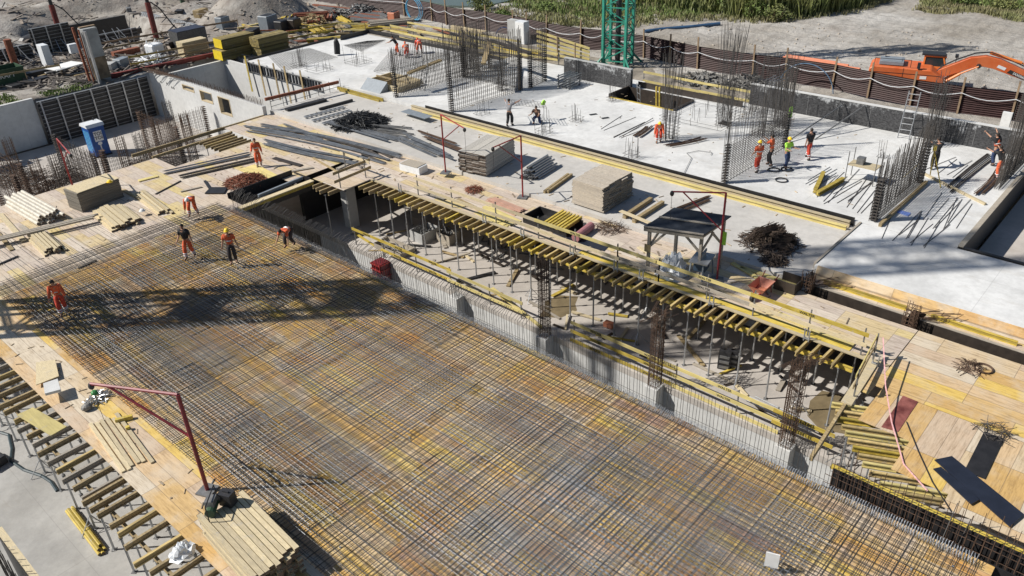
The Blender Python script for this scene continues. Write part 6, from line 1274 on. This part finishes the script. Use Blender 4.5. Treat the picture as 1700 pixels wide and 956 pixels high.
for (a, b_, lab) in (((1305, 95), (1388, 107), 'upper salmon pipe lying behind the fence'), ((1300, 98), (1408, 112), 'middle salmon pipe lying behind the fence'), ((1312, 101), (1427, 118), 'lower salmon pipe lying behind the fence')): solo('plastic_pipe', lab, 'pipe', MB().rod(at(*a, .3), at(*b_, .3), .24, 12), M_PIPE)
pts = [at(*q, .2) for q in ((1070, 52), (1100, 48), (1150, 44), (1195, 39))]; solo('blue_hose', 'blue hose lying on the sand before the grass', 'hose', MB().path(pts, .15, 8), mat('hose_blue', (.04, .10, .2), .5, .2, 2))
p = at(1665, 240, 1.6); solo('white_board', 'white louvred box on a post at the far right by the fence', 'box', MB().box((52.3, 9.0, .9), (.2, .5, .9)).rod((52.3, 9, 0), (52.3, 9, .5), .04, 6), M_WHITE)
t = thing('switch_cabinet', 'white electrical cabinets in front of the fence right of the crew', 'cabinet', (53.6, 47.5, 0)); MB().bx(53.2, 53.9, 46.9, 47.9, 0, 1.9).build('cabinet', M_WCASE, t); MB().bx(53.3, 53.9, 48.0, 48.9, 0, 1.9).build('grey_cabinet', M_CONC, t); MB().bx(53.19, 53.2, 46.95, 47.85, .2, 1.8).build('door', M_WHITE, t)
# long boards / sleeper stack behind black wall
for k, (x, z, y0, y1, lab) in enumerate(((49.0, .25, 7, 22, 'front row of weathered brown timbers along the fence foot'), (49.9, .3, 6, 20, 'middle row of weathered brown timbers along the fence foot'), (50.9, .35, 9, 23, 'rear row of weathered brown timbers along the fence foot'))): solo('sleeper', lab, 'timber', MB().beam((x, y0, z), (x + .2, y1, z), .35, .2), M_BRN if k == 1 else mat('timber_old', (.13, .09, .065), .9, .35, 4))
p = at(768, 45); fan('pale boards stacked against the fence behind the crew', Vector((53.6, 56.6, 0)), Vector((53.6, 52.3, 0)), 3, 1.0, M_PLANK, h=.08, layers=5, w1=.3)
for k in range(26):
    y = 41 + k * .75; x = 49.2 + 2.6 * random.random(); a = jit(.5) + 1.57
    solo('loose_timber', nth(k) + ' loose timber in the cluttered strip before the fence, counted from the mast', 'timber', MB().beam((x, y, .22 + .1 * random.random()), (x + 3 * math.cos(a), y + 3 * math.sin(a), .25 + .15 * random.random()), .16, .1), random.choice([M_YEL, M_BRN, M_PLANK, M_RUST, M_PLANKG, M_DARK]), 'loose timbers before the fence')
solo('dark_geotextile', 'dark crumpled sheet over the bank below the fence', 'sheet', tangle_mb((51.8, 28.8, .1), 1.7, .4, 90, .09, .9, 40), M_TARP)
# ---------------------------------------------------------------- rear left yard
def pier():
    p = Vector((25.3, 67.9, 0)); t = thing('concrete_pier', 'rust stained grey concrete pier standing at the rear left yard', 'pier', p)
    mpier = mat('pier_concrete', (.30, .31, .31), .85, .25, .9); MB().bx(24.9, 26.0, 67.4, 68.4, -.1, 4.2).build('pier', mpier, t, bevel=.03)
    MB().bx(24.86, 25.0, 67.05, 67.36, 0, 4.1).build('steel_pipe', M_STEEL, t); MB().beam((24.6, 68.2, 0), (24.5, 68.2, 4.35), .16, .16, (1, 0, 0)).beam((24.7, 67.7, .0), (24.7, 67.7, 4.2), .1, .1, (1, 0, 0)).build('timber_prop', M_RUST, t)
    MB().bx(24.9, 26.1, 67.9, 68.2, 4.21, 4.3).build('top_timber', M_WPOST, t); MB().bx(24.88, 26.015, 67.395, 67.9, .3, 2.0).build('rust_stain', mat('stain', (.20, .15, .10), .9, .5, 1.5), t); return t
pier()
for (b_, t_, lab) in (((100, 56), (82, 8), 'left red drill casing standing at the rear excavation'), ((260, 64), (245, 4), 'right red drill casing standing at the rear excavation')):
    p = at(*b_); h = htop(p, t_[1]); T = proj((p.x, p.y, h)); t = thing('drill_casing', lab, 'casing', p); e = at(t_[0], t_[1], h); MB().rod(p, p + Vector((0, 0, h)), .26, 12).build('casing', M_REDC, t); MB().rod(p + Vector((0, 0, h)), p + Vector((0, 0, h + .5)), .18, 10).build('casing_cap', M_DARK, t)
    MB().path([p + Vector((.3, 0, h)), p + Vector((.9, -.3, h * .8)), p + Vector((1.6, -.8, h * .3)), p + Vector((2.2, -1.2, .1))], .06, 6).build('hose', M_DARK, t)
p = at(22, 82); t = thing('drill_casing', 'short orange casing beside the white cabinet at the far left', 'casing', p); MB().rod((23.0, 79.5, 0), (23, 79.5, 2.3), .3, 12).build('casing', M_RUST, t)
wallform('dark formwork wall with braces along the rear yard, tall part', 25.5, 29.0, 81.4, -.6, 2.4)
wallform('low dark formwork wall at the far left of the rear yard', 14.0, 25.3, 81.4, -.6, 1.2)
wallform('low dark formwork wall behind the concrete pier', 29.2, 35.0, 81.3, -.6, .8)
mb = MB()
for k in range(22): x = 14.5 + k * .9; mb.beam((x, 79.6, 0), (x + jit(.4), 81.2, 1.2), .05, .05); mb.beam((x + .3, 79.9, 0), (x - .3, 81.2, .5), .05, .05)
solo('formwork_brace', 'row of pale raking braces before the dark rear formwork', 'braces', mb, M_STEEL)
# basin lining
mt = mat('membrane_grey', (.14, .15, .16), .35, .5, .8, col2=(.34, .35, .36), bump=.8)
solo('pit_lining', 'dark lined far wall of the rear excavation', 'lining', MB().bx(29.6, 38.6, 91.6, 91.8, -2.6, .25), M_PLYB)
mb = MB().prism([(38.4, -2.6), (40.6, .18), (40.9, .18), (38.6, -2.7)], 11.5, 'y', 80.5); solo('pit_lining', 'grey wrinkled membrane slope at the right side of the rear excavation', 'lining', mb, mt)
mb = MB()
for k in range(26): y = 81 + k * .42; mb.rod((38.45, y, -2.5), (40.5, y, .22), .03, 4)
solo('mesh_reinforcement', 'steel mesh lying on the membrane slope of the rear excavation', 'rebar mat', mb, M_STEELD)
solo('black_sheet', 'crumpled black sheet left of the left red casing', 'sheet', MB().ell((29.0, 89.5, .1), (2.2, 1.0, .5), 14, 6), M_DARK)
# cabinets, container, boards
for (c, d, lab) in (((24.6, 76.4, 1.0), (.6, 1.1, 1.9), 'tall white electrical cabinet at the far left yard'), ((27.3, 77.3, .95), (.7, .5, .8), 'small white distribution box on legs left of the pier')):
    t = thing('electrical_cabinet', lab, 'cabinet', (c[0], c[1], 0)); MB().box(c, d).build('cabinet', M_WCASE, t, bevel=.02); MB().box((c[0], c[1] - d[1] / 2 - .01, c[2]), (d[0] * .85, .01, d[2] * .85)).build('door', M_WHITE, t)
    for s in (-1, 1): MB().beam((c[0] + s * d[0] * .4, c[1], 0), (c[0] + s * d[0] * .4, c[1], c[2] - d[2] / 2), .05, .05, (1, 0, 0)).build('leg', M_STEELD, t)
t = thing('skip_container', 'dark green open skip with pale lettering at the left edge', 'container', (19.6, 74.2, 0)); mb = MB()
X0, X1, Y0, Y1 = 17.4, 21.7, 73.3, 75.2
mb.bx(X0, X1, Y0, Y0 + .06, 0, 1.25).bx(X0, X1, Y1 - .06, Y1, 0, 1.25).bx(X1 - .06, X1, Y0 + .06, Y1 - .06, 0, 1.25).bx(X0, X0 + .06, Y0 + .06, Y1 - .06, 0, 1.25).bx(X0 + .06, X1 - .06, Y0 + .06, Y1 - .06, 0, .9).build('tub', M_CONT, t)
MB().bx(X0 - .03, X1 + .03, Y0 - .03, Y0 - .002, 1.15, 1.28).build('rim', M_CONT, t); lettering(t, 'CRAFT', .5, Vector((20.2, Y0 - .006, .75)) - Vector((19.6, 74.2, 0)), (1, 0, 0), (0, 0, 1), M_WHITE)
solo('white_sheet', 'long white panel propped low left of the concrete pier', 'panel', MB().add([tuple(v) for v in [at(73, 113, .7), at(94, 117, .7), at(140, 104, .9), at(118, 101, .9)]] + [tuple(v - Vector((0, 0, .06))) for v in [at(73, 113, .7), at(94, 117, .7), at(140, 104, .9), at(118, 101, .9)]], [(0, 1, 2, 3), (4, 5, 6, 7), (0, 1, 5, 4), (1, 2, 6, 5), (2, 3, 7, 6), (3, 0, 4, 7)]), M_WHITE)
for k in range(9):
    p = at(20 + k * 15, 128 + jit(4)); solo('scrap_board', nth(k) + ' scrap board from the left in the littered strip by the skip', 'board', MB().beam((p.x, p.y, .1 + .05 * k % .2), (p.x + 2.2, p.y + jit(1), .2), .2, .05), random.choice([M_PLANKG, M_BRN, M_STEELD, M_PLANK]), 'scrap boards by the skip')
t = thing('timber_truss', 'yellow timber truss frame on the wall at the left edge', 'truss', (13.2, 66.0, -.3)); mb = MB(); A = at(0, 147, 1.0); B = at(24, 160, 1.0)
mb.beam((11, 66, 1.0), (14.6, 65.8, 1.0), .08, .12).beam((11, 66, -.3), (14.9, 65.8, -.3), .08, .12)
for k in range(4): mb.beam((11.2 + k, 65.9, -.3), (12.0 + k * .85, 65.9, 1.0), .06, .1)
mb.build('frame', M_PLANK, t); MB().bx(10, 15.0, 64.5, 65.8, -.45, -.38).build('platform', M_PLANK, t)
# stacks of beams, crates at the rear
def bstack(label, x0, x1, y0, y1, z0, h, m, layers, face=None, name='beam_stack'):
    t = thing(name, label, 'beam stack', ((x0 + x1) / 2, (y0 + y1) / 2, z0)); mb = MB(); e = MB(); lh = h / layers
    layers *= 2; lh = h / layers; nb = max(3, int((y1 - y0) / .2))
    for k in range(layers):
        for q in range(nb): ya = y0 + (y1 - y0) * q / nb; mb.bx(x0 + .02 + .02 * random.random(), x1 + jit(.08), ya + .006, ya + (y1 - y0) / nb - .006, z0 + k * lh + .008, z0 + (k + 1) * lh - .012)
    mb.build('beams', m, t)
    if face: e.bx(x0 - .02, x0 - .004, y0 + .05, y1 - .05, z0 + .05, z0 + h - .03).build('yellow_ends', face, t)
    return t
MBY = mat('beam_stack', (.27, .215, .08), .7, .3, 2.5, stretch=(1, 1, 14), island=.45); MYE = mat('end_yellow', (.72, .54, .03), .5, .1, 3)
bstack('lower pile of yellow formwork beams with bright ends at the rear', 34.6, 38.0, 64.9, 66.4, 0, .85, MBY, 5, MYE)
bstack('upper pile of yellow formwork beams with bright ends at the rear', 34.9, 38.1, 65.1, 66.5, .9, .85, MBY, 5, MYE)
bstack('right pile of yellow formwork beams behind the edge board, lower half', 37.3, 40.2, 63.2, 64.6, 0, .75, MBY, 5)
bstack('right pile of yellow formwork beams behind the edge board, upper half', 37.2, 40.3, 63.2, 64.6, .8, .8, MBY, 5)
bstack('pale plywood crate stack left of the yellow beam piles', 33.2, 35.6, 68.9, 70.0, 0, 1.3, M_PLANK, 4)
MB_ = thing('dark_container', 'dark blue-black sheet container behind the pale crate', 'container', (34.5, 73.2, 0)); MB().bx(34.6, 37.4, 72.2, 73.9, 0, 1.55).build('body', mat('container_navy', (.03, .035, .06), .5, .3, 2), MB_)
mb = MB()
for k in range(16): mb.bx(34.57, 34.599, 72.25 + k * .1, 72.3 + k * .1, .05, 1.5)
for k in range(26): mb.bx(34.65 + k * .105, 34.7 + k * .105, 72.17, 72.199, .05, 1.5)
mb.build('corrugation', M_STEELD, MB_)
t = thing('bulk_bag', 'white bulk bag standing before the dark container', 'bulk bag', (32.3, 72.4, 0)); MB().box((32.3, 72.4, .5), (1.2, 1.2, 1.0), .2).build('bag', M_WCASE, t, bevel=.1)
for a in (.5, 2.1, 3.6, 5.2): MB().path([(32.3 + .6 * math.cos(a), 72.4 + .6 * math.sin(a), 1.0), (32.3 + .55 * math.cos(a + .2), 72.4 + .55 * math.sin(a + .2), 1.3), (32.3 + .6 * math.cos(a + .5), 72.4 + .6 * math.sin(a + .5), 1.0)], .03, 5).build('lifting_loop', M_WHITE, t)
solo('cable_heap', 'white looping pipes heaped by the rear rails', 'heap', tangle_mb((30.8, 69.9, .1), 1.3, .8, 60, .05, 1.3, 50), M_WCASE)
solo('brown_trough', 'long rusty brown trough lying left of the bulk bag', 'trough', MB().bx(29.5, 31.9, 74.4, 75.0, 0, .5), M_RUST)
for k in range(46):
    p = at(395 + random.random() * 220, 42 + random.random() * 34); 
    if p.x > 34 and (p.y > 62.5 or p.x > 48.5) and p.y > 62.6:
        a = jit(1.2) - .6; L_ = 1.5 + 2 * random.random(); solo('loose_timber', nth(k) + ' scattered timber or beam in the rear storage yard', 'timber', MB().beam((p.x, p.y, .1 + .5 * random.random()), (p.x + L_ * math.cos(a), p.y + L_ * math.sin(a), .1 + .4 * random.random()), .18, .14), random.choice([M_YEL, M_BRN, M_DARK, M_PLANK, M_STEELD, M_YELP, M_RUST]), 'scattered timbers in the rear yard')
for (px, py, s, lab, m) in ((448, 52, 1.3, 'blue-black upright skip standing at the foot of the sand mound', M_GREY), (470, 55, 1.0, 'black bin with bars beside the upright skip', M_DARK), (490, 52, 1.0, 'dark rusty heap right of the bins', M_PLYD), (655, 38, .9, 'pink-brown drum near the rear end of the fence', M_PIPE), (372, 48, 1.0, 'open grey steel box at the rear yard', M_GREY)):
    p = at(px, py); t = thing('site_bin', lab, 'bin', p); MB().box((p.x, p.y, s * .6), (s * 1.2, s * .9, s * 1.2), .3).build('bin', m, t, bevel=.05); MB().box((p.x, p.y, s * 1.21), (s * .9, s * .6, .03), .3).build('opening', M_DARK, t)
for k, (px, py, m) in enumerate(((640, 12, M_RUST), (628, 8, M_RUST), (560, 28, M_TARP), (600, 20, M_STEELD), (660, 10, M_DARK), (455, 45, M_DARK), (520, 38, M_BRN), (1240, 145, M_TARP))): p = at(px, py); solo('debris_heap', nth(k) + ' debris heap of the rear yard', 'heap', tangle_mb((p.x, p.y, 0), 1.6, .9, 150, .06, 1.0, 60 + k), m, 'debris heaps in the rear yard')
for k in range(12):
    a, b_ = at(520 + k * 9, 8 + k * 3.2, .1), at(640 + k * 4, 22 + k * 2.5, .1); solo('steel_rail', nth(k) + ' long grey steel section from the left in the rear laydown area', 'steel section', MB().beam(a, b_, .35, .18), M_STEELD if k % 3 else M_RUST, 'steel sections in the laydown area')
# green lorry bits at the top
for (px, py, lab) in ((322, 12, 'green machine with a white cover at the top edge'), (392, 4, 'second green machine half outside the top edge')):
    p = at(px, py); t = thing('green_machine', lab, 'machine', p); MB().box((p.x, p.y, 1.1), (2.6, 1.6, 1.0), -.4).build('body', M_CONT, t, bevel=.05); MB().box((p.x, p.y, 1.75), (1.6, 1.5, .3), -.4).build('cover', M_WCASE, t, bevel=.05)
    for sx in (-1, 1): MB().rod((p.x + sx * .9, p.y - .85, .4), (p.x + sx * .9, p.y - .6, .4), .4, 14).build('wheel', M_DARK, t)
for k, (px, py, s) in enumerate(((312, 22, .7), (335, 28, .8), (302, 28, .8), (215, 20, .5))): p = at(px, py); solo('site_box', ('olive', 'brown', 'black', 'small grey')[k] + ' low box on the sand at the top left', 'box', MB().box((p.x, p.y, s / 2), (s * 2, s, s), .4 * k), (M_CONT, M_BRN, M_DARK, M_STEELD)[k], bevel=.03)
# ---------------------------------------------------------------- vegetation
def tufts(name, pts, m, hmin, hmax, blades, wd, seed, spread=.35):
    rnd = random.Random(seed); mb = MB(); V, F = mb.v, mb.f
    for (x, y, sc_) in pts:
        for k in range(blades):
            a = rnd.uniform(0, 6.28); r = spread * rnd.random(); bx_, by = x + r * math.cos(a), y + r * math.sin(a); h = rnd.uniform(hmin, hmax) * sc_; b2 = rnd.uniform(0, 6.28); l = h * rnd.uniform(.1, .45); w2 = wd * rnd.uniform(.6, 1.3); z0 = 0
            tx, ty = bx_ + l * math.cos(b2), by + l * math.sin(b2); c2, s2 = math.cos(b2 + 1.57) * w2, math.sin(b2 + 1.57) * w2
            i = len(V); V += [(bx_ - c2, by - s2, z0), (bx_ + c2, by + s2, z0), ((bx_ + tx) / 2 + c2 * .9, (by + ty) / 2 + s2 * .9, z0 + h * .6), (tx, ty, z0 + h), ((bx_ + tx) / 2 - c2 * .9, (by + ty) / 2 - s2 * .9, z0 + h * .6)]; F.append((i, i + 1, i + 2, i + 3, i + 4))
    o = mb.build(name, m, loc=(pts[0][0], pts[0][1], 0)); o['kind'] = 'stuff'; return o
def pxpoly(poly, n, seed, s0=1, s1=1):
    rnd = random.Random(seed); W = [at(*p) for p in poly]; out = []; xs_ = [p.x for p in W]; ys_ = [p.y for p in W]
    while len(out) < n:
        x, y = rnd.uniform(min(xs_), max(xs_)), rnd.uniform(min(ys_), max(ys_)); c_ = False
        for i in range(len(W)):
            a, b_ = W[i], W[i - 1]
            if (a.y > y) != (b_.y > y) and x < (b_.x - a.x) * (y - a.y) / (b_.y - a.y) + a.x: c_ = not c_
        if c_: out.append((x, y, rnd.uniform(s0, s1) * (.6 + .4 * math.sin(x * .8) * math.sin(y * .6) + .3)))
    return out
tufts('grass', pxpoly([(805, 24), (850, 34), (930, 44), (1010, 48), (1060, 46), (1130, 38), (1190, 34), (1250, 40), (1320, 38), (1420, 22), (1480, 2), (1520, -30), (900, -40), (860, 0)], 5600, 1), M_FOLB, .15, .6, 8, .04, 2, .5)
tufts('grass', pxpoly([(820, 14), (1010, 34), (1130, 30), (1180, 26), (1190, -20), (900, -30)], 1500, 3), M_FOL, .2, .8, 8, .05, 4, .6)
tufts('reeds', pxpoly([(1200, 24), (1250, 34), (1320, 32), (1400, 20), (1450, 4), (1480, -25), (1180, -30)], 2600, 5, .9, 1.25), M_FOLD, 1.4, 2.8, 9, .06, 6, .6)
tufts('reeds', pxpoly([(1010, 20), (1080, 10), (1140, 24), (1200, 22), (1200, -25), (1000, -25)], 700, 7, .6, 1.1), M_FOLD, .9, 2.0, 9, .07, 8, .7)
tufts('grass', pxpoly([(1520, 18), (1560, 26), (1620, 24), (1680, 38), (1760, 48), (1800, -20), (1560, -30)], 3000, 9), M_FOLB, .15, .6, 8, .04, 10, .5)
tufts('grass', pxpoly([(1560, 8), (1640, 14), (1720, 20), (1740, -20), (1580, -20)], 700, 11), M_FOL, .3, .9, 8, .05, 12, .6)
tufts('weeds', [(50.5 + jit(1.2), 22.9 + jit(.9), .7) for _ in range(60)], M_FOL, .3, .7, 7, .04, 13, .25)
tufts('weeds', [(52.0 + jit(1.0), 9.8 + jit(1.6), .6) for _ in range(60)], M_FOL, .3, .6, 7, .04, 14, .25)
tufts('weeds', [(16.6 + jit(2.6), 69.0 + jit(1.6), .7) for _ in range(160)] + [(22.5 + jit(1.8), 67.9 + jit(.9), .6) for _ in range(90)], M_FOL, .1, .35, 8, .04, 15, .4)
def shrub(px, py, h, r, label, m, seed):
    rnd = random.Random(seed); p = at(px, py); t = thing('shrub', label, 'shrub', p, 0, 'shrubs at the edge of the grass'); st_ = MB(); cr_ = MB()
    for k in range(9):
        a = rnd.uniform(0, 6.28); e = p + Vector((r * .7 * math.cos(a), r * .7 * math.sin(a), h * rnd.uniform(.5, .9))); st_.rod(p, e, .035, 5, .01)
    for k in range(900):
        a = rnd.uniform(0, 6.28); u = rnd.random() ** .5; zz = rnd.random(); rr = r * u * math.sin(math.pi * (.15 + .8 * zz)) * (1 + .25 * math.sin(3 * a + seed) + .2 * math.sin(7 * zz + a)); c_ = p + Vector((rr * math.cos(a), rr * math.sin(a), h * (.08 + .9 * zz)))
        d1 = Vector((rnd.uniform(-1, 1), rnd.uniform(-1, 1), rnd.uniform(-.6, 1))).normalized() * .14; d2 = d1.cross(Vector((rnd.uniform(-1, 1), rnd.uniform(-1, 1), rnd.uniform(-1, 1)))).normalized() * .06
        cr_.add([c_ - d1, c_ + d2, c_ + d1, c_ - d2], [(0, 1, 2, 3)])
    st_.build('stem', M_WPOST, t); cr_.build('foliage', m, t)
for k, (px, py, h, r, m, lab) in enumerate(((800, 18, 1.5, 1.3, M_FOLD, 'low dark shrub at the pond end of the grass'), (835, 30, .8, .8, M_FOL, 'small bright shrub near the fence before the pond'), (905, 20, 1.0, 1.0, M_FOL, 'green shrub in the grass left of the mast'), (1205, 18, 1.8, 1.3, M_FOL, 'round shrub left of the reed bed'), (1120, 12, 1.4, 1.1, M_FOLD, 'dark shrub right of the green mast in the grass'), (1290, 36, 1.6, 1.2, M_FOLD, 'dark shrub at the front of the reed bed'), (1255, 32, 1.9, 1.3, M_FOL, 'tall shrub at the left front of the reeds'), (1600, 10, 1.3, 1.2, M_FOL, 'green shrub in the right grass patch'), (1665, 18, 1.1, 1.1, M_FOLD, 'dark shrub near the right end of the right grass patch'))): shrub(px, py, h, r, lab, m, 70 + k)
# small sand and gravel heaps, stones
mb = MB()
for k in range(500):
    x, y = random.uniform(56, 75), random.uniform(5, 48); s = .05 + .12 * random.random(); mb.ell((x, y, gz(x, y)), (s, s * .8, s * .6), 5, 3)
for k in range(600):
    p = at(random.uniform(0, 520), random.uniform(0, 120)); s = .05 + .12 * random.random(); mb.ell((p.x, p.y, gz(p.x, p.y)), (s, s * .8, s * .6), 5, 3)
struct(mb.build('stones', M_SAND, loc=(60, 30, 0)), 'stuff')

# litter: offcuts, small boards, dust and clods on slabs, decks and yard
mb = MB(); rnd = random.Random(99)
def lit(x, y, z, s): a = rnd.uniform(0, 3.14); mb.box((x, y, z + .012), (s * rnd.uniform(.2, 1), s * rnd.uniform(.05, .18), .02), a)
for k in range(90): lit(rnd.uniform(36.3, 47), rnd.uniform(11, 43.5), .452, .3)
for k in range(110): lit(rnd.uniform(29, 34), rnd.uniform(11, 48.5), .202, .35)
for k in range(90): lit(rnd.uniform(19.5, 28.5), rnd.uniform(38.5, 44.8), .002, .25)
for k in range(80): lit(rnd.uniform(5.5, 17), rnd.uniform(38.5, 46.8), .002, .25)
for k in range(90): lit(rnd.uniform(25.8, 28.6), rnd.uniform(8, 36), .002, .5)
for k in range(40): lit(rnd.uniform(5.5, 6.8), rnd.uniform(15, 34), .002, .3)
struct(mb.build('timber_offcuts', mat('offcut', (.34, .27, .18), .85, .4, 3, island=.6), loc=(30, 30, 0)), 'stuff')
mb = MB()
for k in range(900):
    p = at(rnd.uniform(-10, 640), rnd.uniform(8, 125))
    if (p.x < 34 and p.y < 66.5) or p.y < 62.4 or (29 < p.x < 39 and 81 < p.y < 92): continue
    a = rnd.uniform(0, 3.14); L_ = rnd.uniform(.3, 2.2); z = gz(p.x, p.y); mb.beam((p.x, p.y, z + .05), (p.x + L_ * math.cos(a), p.y + L_ * math.sin(a), z + .05 + rnd.uniform(0, .25)), rnd.uniform(.06, .3), .06)
struct(mb.build('site_debris', mat('debris_mix', (.20, .17, .14), .85, .6, .5, island=.7), loc=(35, 75, 0)), 'stuff')

for k in range(34):      # rows of stacked timber, sheets and steel in the rear yard
    px, py = rnd.uniform(395, 650), rnd.uniform(30, 82); p = at(px, py)
    if p.y < 63.2 or p.x < 38 or (p.x < 41 and p.y < 67): continue
    a = rnd.choice((-.65, -.5, .9, 1.2)) + jit(.12); L_ = rnd.uniform(2, 5); n_ = rnd.randint(3, 7); mb = MB(); dx, dy = math.cos(a), math.sin(a)
    for l in range(rnd.randint(1, 4)):
        for q in range(n_): o = (q - n_ / 2) * .2; x0, y0 = p.x - dy * o + jit(.15), p.y + dx * o + jit(.1); mb.beam((x0, y0, .1 + .14 * l), (x0 + dx * L_, y0 + dy * L_, .1 + .14 * l), .16, .12)
    solo('beam_stack', nth(k) + ' low stack of beams in the crowded rear yard', 'beam stack', mb, rnd.choice([M_BRN, M_PLANKG, M_STEELD, M_DARK, M_YEL, MBY, M_RUST]), 'low beam stacks in the rear yard')
for k, (px, py, w_, d_, h_, m_) in enumerate(((60, 128, 3.0, .8, .5, M_DARK), (95, 122, 2.0, .7, .35, M_STEELD), (48, 140, 3.2, .9, .3, M_DARK), (215, 60, 3, .4, .5, M_PLYD), (205, 112, 1.2, .8, .8, M_GREY), (290, 78, 2, .4, .6, M_PLYD), (420, 62, 1.6, 1, .8, M_DARK), (185, 118, 1, .8, .7, M_CONC))):
    p = at(px, py); solo('site_box', nth(k) + ' low dark box or trough in the rear left yard', 'box', MB().box((p.x, p.y, h_ / 2), (w_, d_, h_), .1 * k), m_, 'low boxes in the rear left yard', bevel=.03)
mb = MB()
for k in range(420):
    p = at(rnd.uniform(-10, 300), rnd.uniform(86, 150)); 
    if p.y < 66.6 or (p.x > 27 and p.y < 67): continue
    a = rnd.uniform(0, 3.14); L_ = rnd.uniform(.4, 2.6); mb.beam((p.x, p.y, .08), (p.x + L_ * math.cos(a), p.y + L_ * math.sin(a), .08 + rnd.uniform(0, .35)), rnd.uniform(.05, .22), .06)
struct(mb.build('yard_debris', mat('debris_dark', (.12, .105, .09), .85, .6, .5, island=.8), loc=(25, 72, 0)), 'stuff')
